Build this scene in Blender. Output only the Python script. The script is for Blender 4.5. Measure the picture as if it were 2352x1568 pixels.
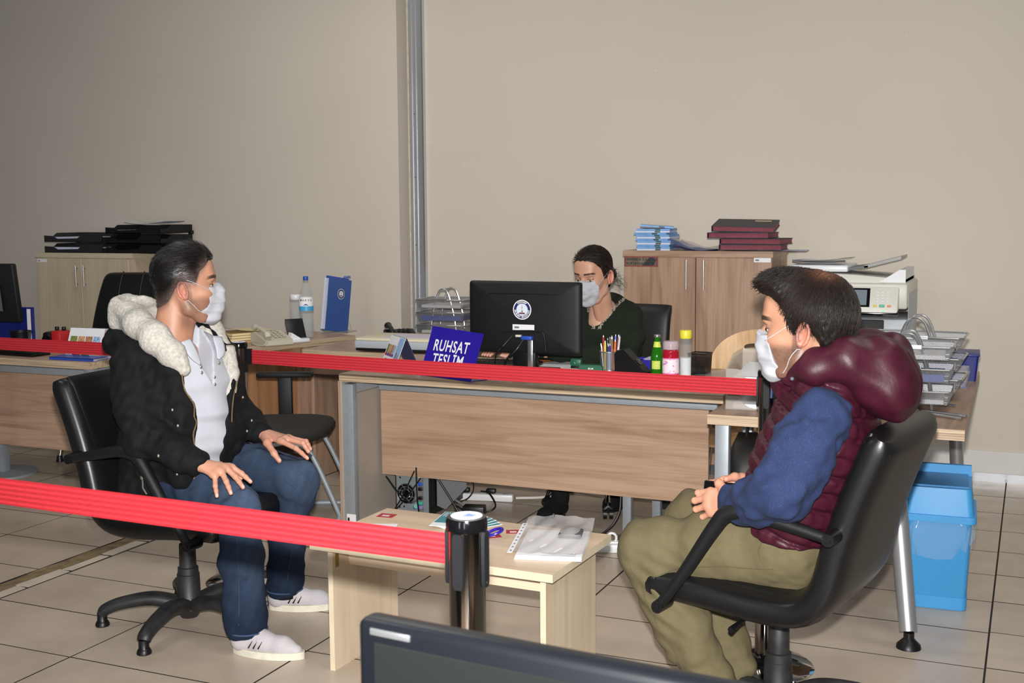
import bpy, bmesh, math, random
import numpy as np
from mathutils import Vector, Matrix, Euler

for o in list(bpy.data.objects): bpy.data.objects.remove(o)
scene = bpy.context.scene
COL = scene.collection
RAD = math.radians
rng = random.Random(7)

# ------------------------------------------------------------------ camera
cam_data = bpy.data.cameras.new('camera'); cam = bpy.data.objects.new('camera', cam_data); COL.objects.link(cam)
cam_data.sensor_fit = 'HORIZONTAL'; cam_data.sensor_width = 36.0; cam_data.lens = 41.80
cam_data.clip_start = 0.05; cam_data.clip_end = 60
CR = Vector((0.91551452, 0.40222538, -0.00692137)); CU = Vector((-0.03768186, 0.10287267, 0.99398053)); CF = Vector((-0.40051622, 0.9097428, -0.10933802))
CM = Matrix((CR, CU, -CF)).transposed().to_4x4()
CM.translation = Vector((0, 0, 1.5))
cam.matrix_world = CM
cam_data.dof.use_dof = True; cam_data.dof.focus_distance = 4.5; cam_data.dof.aperture_fstop = 11.0
scene.camera = cam

# ------------------------------------------------------------------ world and lights
world = bpy.data.worlds.new('world'); scene.world = world; world.use_nodes = True
bg = world.node_tree.nodes['Background']; bg.inputs[0].default_value = (0.92, 0.96, 1.0, 1); bg.inputs[1].default_value = 0.09

def add_light(name, kind, loc, energy, color=(1, 1, 1), target=None, **kw):
    d = bpy.data.lights.new(name, kind); o = bpy.data.objects.new(name, d); COL.objects.link(o)
    o.location = loc; d.energy = energy; d.color = color
    if target is not None:
        o.rotation_euler = (Vector(target) - Vector(loc)).to_track_quat('-Z', 'Y').to_euler()
    for k, v in kw.items(): setattr(d, k, v)
    return o
# pop-up flash of the camera, 12 cm above the lens
fl = Vector((0, 0, 1.5)) + CU * 0.125 + CF * 0.02
add_light('camera_flash', 'SPOT', fl, 1250, (1.0, 0.965, 0.93), Vector((0, 0, 1.5)) + CF * 5 + CU * 0.10 - CR * 0.05,
          spot_size=RAD(86), spot_blend=1.0, shadow_soft_size=0.028)
# fluorescent panels in the ceiling of the hall and its glazed entrance behind the photographer
for i, (x, y) in enumerate(((-3.6, 2.2), (0.6, 2.2), (-3.6, 5.0), (0.6, 5.0))):
    add_light('ceiling_panel_light', 'AREA', (x, y, 3.6), 26, (1.0, 0.97, 0.92), (x, y, 0), shape='RECTANGLE', size=1.2, size_y=0.6)
for i, x in enumerate((-2.6, 0.9, 4.2)):
    add_light('entrance_window_light', 'AREA', (x, -5.5, 1.6), 65, (0.88, 0.94, 1.0), (x * .5, 4, 1.2), shape='RECTANGLE', size=0.7, size_y=2.4)

vs = scene.view_settings
scene.display_settings.display_device = 'sRGB'
vs.view_transform = 'Standard'; vs.look = 'None'; vs.exposure = -0.22; vs.gamma = 1.0; vs.use_curve_mapping = False

# ------------------------------------------------------------------ helpers
def s2l(c):
    c = c / 255.0
    return c / 12.92 if c <= 0.04045 else ((c + 0.055) / 1.055) ** 2.4
def rgb(r, g, b, a=1.0): return (s2l(r), s2l(g), s2l(b), a)

MATS = {}
class NT:
    """small node-tree writer"""
    def __init__(self, name):
        m = bpy.data.materials.new(name); m.use_nodes = True; self.m = m; self.t = m.node_tree
        self.b = self.t.nodes['Principled BSDF']; self.out = self.t.nodes['Material Output']
        MATS[name] = m
    def n(self, kind, **kw):
        nd = self.t.nodes.new(kind)
        for k, v in kw.items(): setattr(nd, k, v)
        return nd
    def l(self, a, b): self.t.links.new(a, b)
    def coords(self, scale=(1, 1, 1), kind='Object', rot=(0, 0, 0)):
        tc = self.n('ShaderNodeTexCoord'); mp = self.n('ShaderNodeMapping')
        mp.inputs['Scale'].default_value = scale; mp.inputs['Rotation'].default_value = rot
        self.l(tc.outputs[kind], mp.inputs['Vector']); return mp.outputs['Vector']
    def noise(self, vec, scale=5, detail=3, rough=0.5, dist=0):
        nd = self.n('ShaderNodeTexNoise'); nd.inputs['Scale'].default_value = scale; nd.inputs['Detail'].default_value = detail
        nd.inputs['Roughness'].default_value = rough; nd.inputs['Distortion'].default_value = dist
        self.l(vec, nd.inputs['Vector']); return nd.outputs['Fac']
    def ramp(self, fac, stops):
        nd = self.n('ShaderNodeValToRGB'); cr = nd.color_ramp
        while len(cr.elements) < len(stops): cr.elements.new(0.5)
        for e, (p, c) in zip(cr.elements, stops): e.position = p; e.color = c
        self.l(fac, nd.inputs['Fac']); return nd.outputs['Color']
    def mix(self, a, b, fac):
        nd = self.n('ShaderNodeMix', data_type='RGBA')
        for s, v in ((6, a), (7, b)):
            if isinstance(v, tuple): nd.inputs[s].default_value = v
            else: self.l(v, nd.inputs[s])
        if isinstance(fac, (int, float)): nd.inputs[0].default_value = fac
        else: self.l(fac, nd.inputs[0])
        return nd.outputs[2]
    def math(self, op, a, b=0.5):
        nd = self.n('ShaderNodeMath', operation=op)
        for i, v in enumerate((a, b)):
            if isinstance(v, (int, float)): nd.inputs[i].default_value = v
            else: self.l(v, nd.inputs[i])
        return nd.outputs[0]
    def color(self, c):
        if isinstance(c, tuple): self.b.inputs['Base Color'].default_value = c
        else: self.l(c, self.b.inputs['Base Color'])
    def bump(self, h, strength=0.2, dist=0.01):
        nd = self.n('ShaderNodeBump'); nd.inputs['Strength'].default_value = strength; nd.inputs['Distance'].default_value = dist
        self.l(h, nd.inputs['Height']); self.l(nd.outputs['Normal'], self.b.inputs['Normal'])
    def set(self, **kw):
        for k, v in kw.items():
            self.b.inputs[k.replace('_', ' ')].default_value = v
        return self

def plain(name, col, rough=0.5, metal=0.0, var=0.0, vscale=6, bump=0.0, bscale=80, spec=0.5, **kw):
    t = NT(name); t.set(Roughness=rough, Metallic=metal)
    t.b.inputs['Specular IOR Level'].default_value = spec
    if var or bump: v = t.coords()
    if var:
        f = t.noise(v, vscale, 4)
        a = tuple(x * (1 - var) for x in col[:3]) + (1,); b = tuple(min(1, x * (1 + var)) for x in col[:3]) + (1,)
        t.color(t.ramp(f, [(0.3, a), (0.7, b)]))
    else: t.color(col)
    if bump: t.bump(t.noise(v, bscale, 3), bump, 0.004)
    for k, x in kw.items(): t.b.inputs[k.replace('_', ' ')].default_value = x
    return t.m

def wood(name, light, dark, axis='x', rough=0.38, fine=1.0, band=1.0, grain=.6):
    t = NT(name); t.set(Roughness=rough)
    st = {'x': (0.9, 11, 11), 'z': (11, 11, 0.9), 'y': (11, 0.9, 11)}[axis]
    v = t.coords(st)
    w = t.noise(v, 1.6 * band, 3, 0.55, 0.8)
    st2 = {'x': (1.6, 110, 110), 'z': (110, 110, 1.6), 'y': (110, 1.6, 110)}[axis]
    g = t.noise(t.coords(st2), 1.2 * fine, 3, 0.6)
    base = t.ramp(w, [(0.30, dark), (0.52, light), (0.72, tuple(min(1, x * 1.12) for x in light[:3]) + (1,))])
    gr = t.ramp(g, [(0.36, (0.80, 0.76, 0.72, 1)), (0.55, (1, 1, 1, 1))])
    nd = t.n('ShaderNodeMix', data_type='RGBA', blend_type='MULTIPLY'); nd.inputs[0].default_value = grain
    t.l(base, nd.inputs[6]); t.l(gr, nd.inputs[7]); t.color(nd.outputs[2])
    t.bump(g, 0.04, 0.002)
    return t.m

# -- surfaces
def wall_mat(name, c):
    t = NT(name); t.set(Roughness=0.75); v = t.coords()
    big = t.noise(v, 0.9, 3); sm = t.noise(v, 14, 4)
    a = tuple(x * 0.965 for x in c[:3]) + (1,); b = tuple(x * 1.03 for x in c[:3]) + (1,)
    base = t.ramp(big, [(0.3, a), (0.7, b)])
    scuff = t.ramp(t.noise(t.coords((3, 3, 9)), 3.1, 2, 0.7, 1.5), [(0.735, (0, 0, 0, 1)), (0.76, (1, 1, 1, 1))])
    t.color(t.mix(base, tuple(min(1, x * 1.12) for x in c[:3]) + (1,), scuff))
    t.bump(t.noise(v, 160, 3), 0.06, 0.004); return t.m
M_WALL = wall_mat('wall_paint', rgb(204, 196, 183))
M_WALL2 = wall_mat('wall_paint_cream', rgb(204, 195, 183))
def tile_mat():
    t = NT('floor_tile_ceramic'); t.set(Roughness=0.3); v = t.n('ShaderNodeNewGeometry').outputs['Position']
    oi = t.n('ShaderNodeObjectInfo')
    f = t.noise(v, 5, 4, 0.6); c1 = t.ramp(f, [(0.3, rgb(176, 161, 144)), (0.7, rgb(190, 175, 157))])
    nd = t.n('ShaderNodeHueSaturation'); nd.inputs['Saturation'].default_value = 0.95
    t.l(t.math('ADD', t.math('MULTIPLY', oi.outputs['Random'], 0.07), 0.96), nd.inputs['Value']); t.l(c1, nd.inputs['Color'])
    dirt = t.ramp(t.noise(v, 60, 2, 0.4), [(0.79, (0, 0, 0, 1)), (0.82, (1, 1, 1, 1))])
    t.color(t.mix(nd.outputs['Color'], rgb(90, 80, 70), t.math('MULTIPLY', dirt, 0.6)))
    t.l(t.ramp(t.noise(v, 9, 3), [(0.3, (0.26,) * 3 + (1,)), (0.7, (0.40,) * 3 + (1,))]), t.b.inputs['Roughness'])
    return t.m
M_TILE = tile_mat()
M_GROUT = plain('floor_grout', rgb(38, 34, 31), 0.9, var=0.25, vscale=9)
M_CHIP = plain('chipped_tile', rgb(200, 190, 174), 0.45, var=0.1)
M_ADH = plain('floor_adhesive', rgb(122, 104, 74), 0.85, var=0.35, vscale=25, bump=0.3, bscale=60)
M_ALU = plain('aluminium', rgb(178, 180, 184), 0.36, 0.75, var=0.04, vscale=3)
M_ALU2 = plain('aluminium_bright', rgb(205, 208, 212), 0.25, 0.9)
M_SKIRT = plain('white_skirting', rgb(214, 212, 208), 0.5, var=0.05)
M_WOOD = wood('walnut_laminate', rgb(182, 152, 128), rgb(158, 127, 104), 'x')
M_WOODZ = wood('walnut_laminate_upright', rgb(174, 144, 121), rgb(150, 120, 98), 'z')
M_WOODY = wood('walnut_laminate_deep', rgb(166, 136, 112), rgb(142, 112, 88), 'y')
def edge_mat(axis='x'):
    t = NT('edge_band_' + axis); t.set(Roughness=0.45)
    v = t.coords((2.5, 60, 330) if axis == 'x' else (60, 2.5, 330))
    f = t.noise(v, 1.0, 3, 0.6)
    t.color(t.ramp(f, [(0.34, rgb(128, 106, 86)), (0.52, rgb(190, 168, 140)), (0.7, rgb(206, 184, 156))])); return t.m
M_EDGE = edge_mat('x'); M_EDGEY = edge_mat('y')
M_BEECH = wood('beech_laminate', rgb(214, 192, 165), rgb(207, 183, 155), 'x', fine=0.5, band=0.6, grain=.25)
M_BEECHZ = wood('maple_laminate_upright', rgb(202, 186, 162), rgb(192, 174, 149), 'z', fine=0.5, band=0.6, grain=.25)
M_BEECHEDGE = plain('beech_edge', rgb(204, 191, 164), 0.5, var=0.06, vscale=20)
M_PLY = wood('bent_plywood', rgb(204, 166, 118), rgb(184, 143, 94), 'z')
M_BROWN = wood('brown_back_board', rgb(160, 118, 84), rgb(140, 100, 68), 'z')
M_GREY = plain('grey_powder_steel', rgb(150, 157, 164), 0.45, 0.25, var=0.05, vscale=30)
M_GREYD = plain('dark_grey_steel', rgb(92, 95, 100), 0.5, 0.2)
M_TAUPE = plain('taupe_side_panel', rgb(164, 156, 146), 0.5, var=0.05)
M_CHROME = plain('chrome', rgb(214, 212, 206), 0.07, 1.0)
M_CHROMED = plain('dark_chrome', rgb(150, 146, 140), 0.12, 1.0)
M_STEEL = plain('brushed_steel', rgb(186, 188, 190), 0.3, 0.9)
def leather(name, c, rough=0.36):
    t = NT(name); t.set(Roughness=rough); t.color(c); v = t.coords()
    vo = t.n('ShaderNodeTexVoronoi'); vo.inputs['Scale'].default_value = 260; t.l(v, vo.inputs['Vector'])
    s = t.math('ADD', t.math('MULTIPLY', vo.outputs['Distance'], 0.5), t.noise(v, 9, 3)); t.bump(s, 0.05, 0.002); return t.m
M_LEATHER = leather('black_leather', rgb(17, 17, 19))
M_LEATHER2 = leather('black_leather_matt', rgb(20, 19, 19), 0.5)
M_BLACK = plain('black_plastic', rgb(14, 15, 17), 0.4, spec=.4)
M_BLACKM = plain('matt_black_plastic', rgb(15, 16, 19), 0.55, bump=0.03, bscale=300, spec=.35)
M_BLACKDUST = plain('worn_black_plastic', rgb(34, 34, 36), 0.5, var=0.4, vscale=22)
M_BLACKGLOSS = plain('gloss_black', rgb(10, 10, 12), 0.12)
M_BLACKFAB = plain('black_seat_fabric', rgb(36, 33, 30), 0.9, bump=0.2, bscale=400)
M_WHITEP = plain('white_plastic', rgb(222, 225, 228), 0.35)
M_OFFW = plain('off_white_plastic', rgb(210, 208, 198), 0.4)
M_BEIGEP = plain('beige_plastic', rgb(196, 192, 172), 0.45)
M_GREYP = plain('light_grey_plastic', rgb(176, 182, 190), 0.4)
M_PAPER = plain('paper', rgb(232, 232, 236), 0.8, var=0.03, vscale=40)
M_PAPERB = plain('bluish_paper', rgb(205, 212, 232), 0.8, var=0.06, vscale=40)
M_CREAM = plain('cream_paper', rgb(226, 208, 160), 0.8)
M_INK = plain('grey_print', rgb(120, 122, 128), 0.8)
M_INKD = plain('black_print', rgb(24, 24, 26), 0.7)
M_PRINTW = plain('white_print', rgb(240, 240, 242), 0.6)
M_NAVY = plain('navy_print', rgb(24, 34, 96), 0.5)
M_BLUE = plain('royal_blue_plastic', rgb(40, 26, 150), 0.3)
M_BLUE2 = plain('blue_plastic', rgb(40, 78, 176), 0.35)
M_BLUEF = plain('blue_folder', rgb(52, 88, 158), 0.35)
M_BLUEN = plain('deep_blue_binder', rgb(14, 30, 112), 0.4)
M_RED = plain('red_plastic', rgb(176, 30, 34), 0.4)
M_REDPRINT = plain('red_print', rgb(168, 36, 50), 0.6)
M_TEAL = plain('teal_print', rgb(56, 138, 146), 0.5)
M_GREENP = plain('green_plastic', rgb(20, 92, 62), 0.4)
M_YELLOW = plain('yellow_plastic', rgb(232, 218, 60), 0.4)
M_ORANGE = plain('orange_paper', rgb(240, 132, 60), 0.7)
M_PINK = plain('pink_paper', rgb(232, 110, 170), 0.7)
M_MAROON = plain('maroon_paper', rgb(132, 62, 76), 0.7, var=0.15, vscale=60)
M_CHARCOAL = plain('charcoal_card', rgb(58, 54, 60), 0.65, bump=0.1, bscale=200)
M_LBLUE = plain('pale_blue_print', rgb(112, 160, 214), 0.5, var=0.25, vscale=24)
M_BIN = plain('sky_blue_plastic', rgb(60, 144, 202), 0.42, var=0.04)
def ribbed():
    t = NT('ribbed_blue_plastic'); t.set(Roughness=0.4); t.color(rgb(60, 144, 202)); v = t.coords()
    w = t.n('ShaderNodeTexWave'); w.inputs['Scale'].default_value = 90; w.bands_direction = 'X'; t.l(v, w.inputs['Vector'])
    t.bump(w.outputs['Fac'], 0.35, 0.003); return t.m
M_BINRIB = ribbed()
def belt_mat():
    t = NT('red_webbing'); t.set(Roughness=0.75); v = t.coords()
    sep = t.n('ShaderNodeSeparateXYZ'); t.l(v, sep.inputs[0])
    s = t.math('SINE', t.math('MULTIPLY', sep.outputs[2], 600.0))
    f = t.math('ADD', t.math('MULTIPLY', s, 0.28), t.noise(t.coords((40, 1, 240)), 2, 3))
    t.color(t.ramp(f, [(0.25, rgb(156, 20, 32)), (0.75, rgb(184, 34, 46))]))
    t.bump(t.math('ADD', s, t.noise(v, 700, 2)), 0.4, 0.002); return t.m
M_BELT = belt_mat()
def clear_mat(name, col, rough=0.05, alpha=0.5, ior=1.3):
    """thin clear plastic: see-through film with a sheen"""
    t = NT(name); t.set(Roughness=rough); t.color(col); t.b.inputs['Alpha'].default_value = alpha; t.b.inputs['IOR'].default_value = ior
    return t.m
M_CLEAR = clear_mat('clear_acrylic', rgb(196, 190, 182), 0.12, 0.42)
M_FILM = clear_mat('clear_sleeve', rgb(214, 210, 210), 0.22, 0.42)
M_BAGFILM = clear_mat('clear_bin_liner', rgb(190, 214, 236), 0.10, 0.16)
M_BOTTLE = clear_mat('clear_bottle_plastic', rgb(196, 204, 206), 0.05, 0.18)
M_GLASSG = plain('green_glass', rgb(40, 128, 22), 0.06, Transmission_Weight=0.35, IOR=1.45)
M_REDLIQ = plain('red_bottle_plastic', rgb(186, 30, 52), 0.1, Transmission_Weight=0.25)
M_FROST = clear_mat('frosted_cap', rgb(206, 190, 196), 0.3, 0.65)
M_WATER = clear_mat('water_fill', rgb(190, 210, 226), 0.03, 0.12)
def mesh_mat(name, col, cell, cover, metal=0.6, axis=(0, 2)):
    """perforated sheet: fine wire lattice with see-through holes"""
    t = NT(name); t.set(Roughness=0.4, Metallic=metal); t.color(col)
    v = t.coords(kind='Generated') if False else t.coords()
    sep = t.n('ShaderNodeSeparateXYZ'); t.l(v, sep.inputs[0])
    k = 2 * math.pi / cell
    u = t.math('ADD', sep.outputs[0], sep.outputs[1])
    a = t.math('SINE', t.math('MULTIPLY', t.math('ADD', u, sep.outputs[2]), k))
    b = t.math('SINE', t.math('MULTIPLY', t.math('SUBTRACT', u, sep.outputs[2]), k))
    m = t.math('GREATER_THAN', t.math('MAXIMUM', a, b), 1 - cover)
    t.l(m, t.b.inputs['Alpha']); return t.m
M_MESHS = mesh_mat('silver_wire_mesh', rgb(150, 152, 156), 0.006, 0.5)
M_MESHB = mesh_mat('black_wire_mesh', rgb(16, 16, 18), 0.006, 0.7, 0.3)
M_SCREEN = plain('dark_screen', rgb(22, 25, 24), 0.2)
M_LED = NT('green_led'); M_LED.color(rgb(40, 210, 140)); M_LED.b.inputs['Emission Color'].default_value = rgb(60, 255, 170); M_LED.b.inputs['Emission Strength'].default_value = 0.8; M_LED = M_LED.m

# ------------------------------------------------------------------ mesh builder
class MB:
    def __init__(self): self.v = []; self.f = []; self.m = []; self.M = None
    def add(self, vs, fs, mi=0):
        o = len(self.v)
        if self.M is not None: vs = [tuple(self.M @ Vector(p)) for p in vs]
        self.v += [tuple(p) for p in vs]; self.f += [tuple(o + i for i in f) for f in fs]; self.m += [mi] * len(fs)
        return self
    def box(self, x0, x1, y0, y1, z0, z1, mi=0, top=None, side=None):
        vs = [(x, y, z) for z in (z0, z1) for y in (y0, y1) for x in (x0, x1)]
        self.add(vs, [(0, 2, 3, 1)], mi); self.add(vs, [(4, 5, 7, 6)], mi if top is None else top)
        s = mi if side is None else side
        self.add(vs, [(0, 1, 5, 4), (1, 3, 7, 5), (3, 2, 6, 7), (2, 0, 4, 6)], s); return self
    def rbox(self, x0, x1, y0, y1, z0, z1, r=0.004, seg=2, mi=0):
        bm = bmesh.new(); bmesh.ops.create_cube(bm, size=1)
        for v in bm.verts: v.co = ((x0 + x1) / 2 + v.co.x * (x1 - x0), (y0 + y1) / 2 + v.co.y * (y1 - y0), (z0 + z1) / 2 + v.co.z * (z1 - z0))
        r = min(r, 0.49 * min(x1 - x0, y1 - y0, z1 - z0))
        bmesh.ops.bevel(bm, geom=bm.edges[:], offset=r, segments=seg, profile=0.5, affect='EDGES')
        self.bm(bm, mi); return self
    def bm(self, bm, mi=0):
        bm.verts.index_update(); self.add([v.co[:] for v in bm.verts], [[v.index for v in f.verts] for f in bm.faces], mi); bm.free()
    def cyl(self, a, b, r0, r1=None, n=16, mi=0, caps=True):
        return self.tube([a, b], [r0, r0 if r1 is None else r1], n, mi, caps)
    def tube(self, pts, r, n=8, mi=0, caps=True, closed=False, flat=1.0, up=None):
        pts = [Vector(p) for p in pts]; k = len(pts)
        rs = list(r) if hasattr(r, '__len__') else [r] * k
        tang = []
        for i in range(k):
            if closed: t = pts[(i + 1) % k] - pts[i - 1]
            else: t = pts[min(i + 1, k - 1)] - pts[max(i - 1, 0)]
            tang.append(t.normalized() if t.length > 1e-9 else Vector((0, 0, 1)))
        u = Vector(up) if up is not None else (Vector((0, 0, 1)) if abs(tang[0].z) < 0.9 else Vector((1, 0, 0)))
        vs = []
        for i in range(k):
            t = tang[i]; u = (u - t * u.dot(t)); u = u.normalized() if u.length > 1e-6 else t.orthogonal().normalized()
            w = t.cross(u)
            for j in range(n):
                a = 2 * math.pi * j / n
                vs.append(pts[i] + u * (math.cos(a) * rs[i] * flat) + w * (math.sin(a) * rs[i]))
        fs = []
        for i in range(k if closed else k - 1):
            for j in range(n):
                a = i * n + j; b = i * n + (j + 1) % n; c = ((i + 1) % k) * n + (j + 1) % n; d = ((i + 1) % k) * n + j
                fs.append((a, b, c, d))
        if caps and not closed:
            fs.append(tuple(range(n - 1, -1, -1))); fs.append(tuple((k - 1) * n + j for j in range(n)))
        return self.add(vs, fs, mi)
    def lathe(self, prof, n=24, c=(0, 0, 0), mi=0, cap=True):
        vs = []; k = len(prof)
        for r, z in prof:
            for j in range(n):
                a = 2 * math.pi * j / n; vs.append((c[0] + r * math.cos(a), c[1] + r * math.sin(a), c[2] + z))
        fs = [(i * n + j, i * n + (j + 1) % n, (i + 1) * n + (j + 1) % n, (i + 1) * n + j) for i in range(k - 1) for j in range(n)]
        if cap: fs += [tuple(range(n - 1, -1, -1)), tuple((k - 1) * n + j for j in range(n))]
        return self.add(vs, fs, mi)
    def prism(self, poly, d0, d1, frame=None, mi=0, side=None, hole=None):
        """poly in (u,v), extruded d0..d1 along w; frame=(origin,U,V,W)"""
        O, U, V, W = [Vector(q) for q in (frame or ((0, 0, 0), (1, 0, 0), (0, 1, 0), (0, 0, 1)))]
        n = len(poly)
        vs = [O + U * p[0] + V * p[1] + W * d for d in (d0, d1) for p in poly]
        self.add(vs, [tuple(range(n - 1, -1, -1)), tuple(range(n, 2 * n))], mi)
        self.add(vs, [(i, (i + 1) % n, n + (i + 1) % n, n + i) for i in range(n)], mi if side is None else side); return self
    def grid(self, fn, nu, nv, mi=0, closeu=False):
        vs = [fn(i / nu, j / nv) for i in range(nu + (0 if closeu else 1)) for j in range(nv + 1)]
        w = nv + 1; N = nu if closeu else nu + 1
        fs = [(i * w + j, ((i + 1) % N) * w + j, ((i + 1) % N) * w + j + 1, i * w + j + 1) for i in range(nu) for j in range(nv)]
        return self.add(vs, fs, mi)
    def ball(self, c, r, n=12, mi=0, sq=(1, 1, 1)):
        prof = [(max(1e-5, math.sin(math.pi * i / n)) , -math.cos(math.pi * i / n)) for i in range(n + 1)]
        vs = []; k = n * 2
        for a, z in prof:
            for j in range(k):
                t = 2 * math.pi * j / k; vs.append((c[0] + r * sq[0] * a * math.cos(t), c[1] + r * sq[1] * a * math.sin(t), c[2] + r * sq[2] * z))
        fs = [(i * k + j, i * k + (j + 1) % k, (i + 1) * k + (j + 1) % k, (i + 1) * k + j) for i in range(n) for j in range(k)]
        return self.add(vs, fs, mi)
    def build(self, name, mats, parent=None, smooth=38, loc=None, rz=None):
        me = bpy.data.meshes.new(name); me.from_pydata(self.v, [], self.f)
        if not isinstance(mats, (list, tuple)): mats = [mats]
        for m in mats: me.materials.append(m)
        if max(self.m, default=0) > 0: me.polygons.foreach_set('material_index', self.m)
        finish(me, smooth)
        return link(name, me, parent, loc, rz)
def finish(me, smooth=38):
    me.validate()
    if smooth:
        me.polygons.foreach_set('use_smooth', [True] * len(me.polygons))
        if smooth < 180: me.set_sharp_from_angle(angle=RAD(smooth))
    me.update()
def link(name, me, parent=None, loc=None, rz=None):
    o = bpy.data.objects.new(name, me); COL.objects.link(o)
    if parent is not None: o.parent = parent
    if loc is not None: o.location = loc
    if rz is not None: o.rotation_euler = (0, 0, RAD(rz))
    return o
def tag(o, label=None, cat=None, group=None, kind=None):
    if label: o['label'] = label
    if cat: o['category'] = cat
    if group: o['group'] = group
    if kind: o['kind'] = kind
    return o
def thing(name, label, cat, loc=(0, 0, 0), rz=0.0, group=None):
    o = bpy.data.objects.new(name, None); COL.objects.link(o); o.location = loc; o.rotation_euler = (0, 0, RAD(rz)); o.empty_display_size = 0.05
    return tag(o, label, cat, group)
def copy_tree(o, parent=None):
    c = o.copy(); COL.objects.link(c)
    if parent is not None: c.parent = parent
    for ch in [x for x in bpy.data.objects if x.parent == o]: copy_tree(ch, c)
    return c
def dup(o, label, loc=None, rz=None):
    c = copy_tree(o); c['label'] = label
    if loc is not None: c.location = loc
    if rz is not None: c.rotation_euler = (0, 0, RAD(rz))
    return c
def spline(pts, n=8):
    """catmull-rom through points"""
    P = [Vector(p) for p in pts]; P = [P[0] * 2 - P[1]] + P + [P[-1] * 2 - P[-2]]; out = []
    for i in range(1, len(P) - 2):
        for k in range(n):
            t = k / n; a, b, c, d = P[i - 1], P[i], P[i + 1], P[i + 2]
            out.append(0.5 * ((2 * b) + (c - a) * t + (2 * a - 5 * b + 4 * c - d) * t * t + (3 * b - a - 3 * c + d) * t ** 3))
    out.append(P[-2]); return out
def text_geo(s, size=0.1, bold=0.0, sx=1.0, align='CENTER'):
    cu = bpy.data.curves.new('txt', 'FONT'); cu.body = s; cu.size = size; cu.align_x = align; cu.align_y = 'CENTER'; cu.offset = bold; cu.resolution_u = 3; cu.space_character = 1.0 + 6 * bold / size
    ob = bpy.data.objects.new('txt', cu); COL.objects.link(ob)
    dg = bpy.context.evaluated_depsgraph_get(); me = bpy.data.meshes.new_from_object(ob.evaluated_get(dg))
    vs = [(v.co.x * sx, v.co.y, 0) for v in me.vertices]; fs = [tuple(p.vertices) for p in me.polygons]
    bpy.data.objects.remove(ob); bpy.data.curves.remove(cu); bpy.data.meshes.remove(me)
    return vs, fs
def text_on(mb, s, frame, size, bold=0.0, sx=1.0, align='CENTER', lift=0.0006, mi=0):
    O, U, V = [Vector(q) for q in frame]; W = U.cross(V).normalized()
    vs, fs = text_geo(s, size, bold, sx, align)
    mb.add([O + U * a[0] + V * a[1] + W * lift for a in vs], fs, mi)
# ================================================================== the room
def structure(o): o['kind'] = 'structure'; return o
TX, TY = 0.7145, 0.3605            # tile module
gx0, gy0 = -0.1005, 4.0485
fl_ = MB(); fl_.box(-10, 4, -3, 7.05, -0.12, -0.0028)
floor = structure(fl_.build('floor', M_GROUT, smooth=0))
floor['label'] = 'beige rectangular ceramic tile floor with thin dark joints'
def tile_mesh(w, d):
    m = MB(); m.rbox(-w / 2, w / 2, -d / 2, d / 2, -0.008, 0.0, 0.0004, 1)
    me = bpy.data.meshes.new('floor_tile'); me.from_pydata(m.v, [], m.f); me.materials.append(M_TILE); me.materials.append(M_GROUT)
    for p in me.polygons: p.material_index = 0 if p.normal.z > .9 else 1
    finish(me, 0); return me
t_full = tile_mesh(TX - 0.006, TY - 0.0055)
cutw = 0.7145 - 0.155
t_cut = tile_mesh(cutw - 0.005, TY - 0.0055)
far_v = MB()
for i in range(-10, 3):
    for j in range(-11, 9):
        xa = gx0 + i * TX; xb = xa + TX; ya = gy0 + j * TY; yb = ya + TY
        off = 0.012 if i >= 0 else 0.0
        if ya > 6.95: continue
        if i == -6:
            xm = xa + cutw / 2
            me = t_cut
        else: xm = (xa + xb) / 2; me = t_full
        if ya < 1.8 or i > 1:
            far_v.box(xm - TX / 2 + .003, xm + TX / 2 - .003, ya + .002, yb - .002, -0.008, 0); continue
        o = link('floor_tile', me, floor, (xm, (ya + yb) / 2 + off, 0.0006 * rng.random()))
ft = far_v.build('floor_tile_field', M_TILE, floor, smooth=0); ft['kind'] = 'stuff'
# cut channel with dried adhesive and broken tile slivers beside the row of desks
ch = MB()
def adh(u, v):
    y = 1.8 + 5.1 * u; x = -3.824 + 0.082 * v + 0.005 * math.sin(23 * u * 5 + v * 3)
    return (x, y, -0.0012 + 0.0016 * math.sin(61 * u + 9 * v) * math.sin(17 * v + 31 * u))
ch.grid(adh, 90, 6)
structure(ch.build('floor_adhesive_strip', M_ADH, floor, smooth=180))
y = 1.85
while y < 6.8:
    L = rng.choice((0.16, 0.24, 0.32, 0.5, 0.36)); w = 0.052 + 0.016 * rng.random()
    m = MB(); x0 = -3.688 - w
    m.prism([(x0 + .006 * rng.random(), y), (-3.686 - .004 * rng.random(), y + .01 * rng.random()), (-3.686 - .006 * rng.random(), y + L - .012), (x0 + .012 * rng.random(), y + L - .02 * rng.random())], -0.006, 0.0004 - .001 * rng.random())
    m.build('tile_sliver', M_CHIP, floor, smooth=0); y += L

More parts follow.
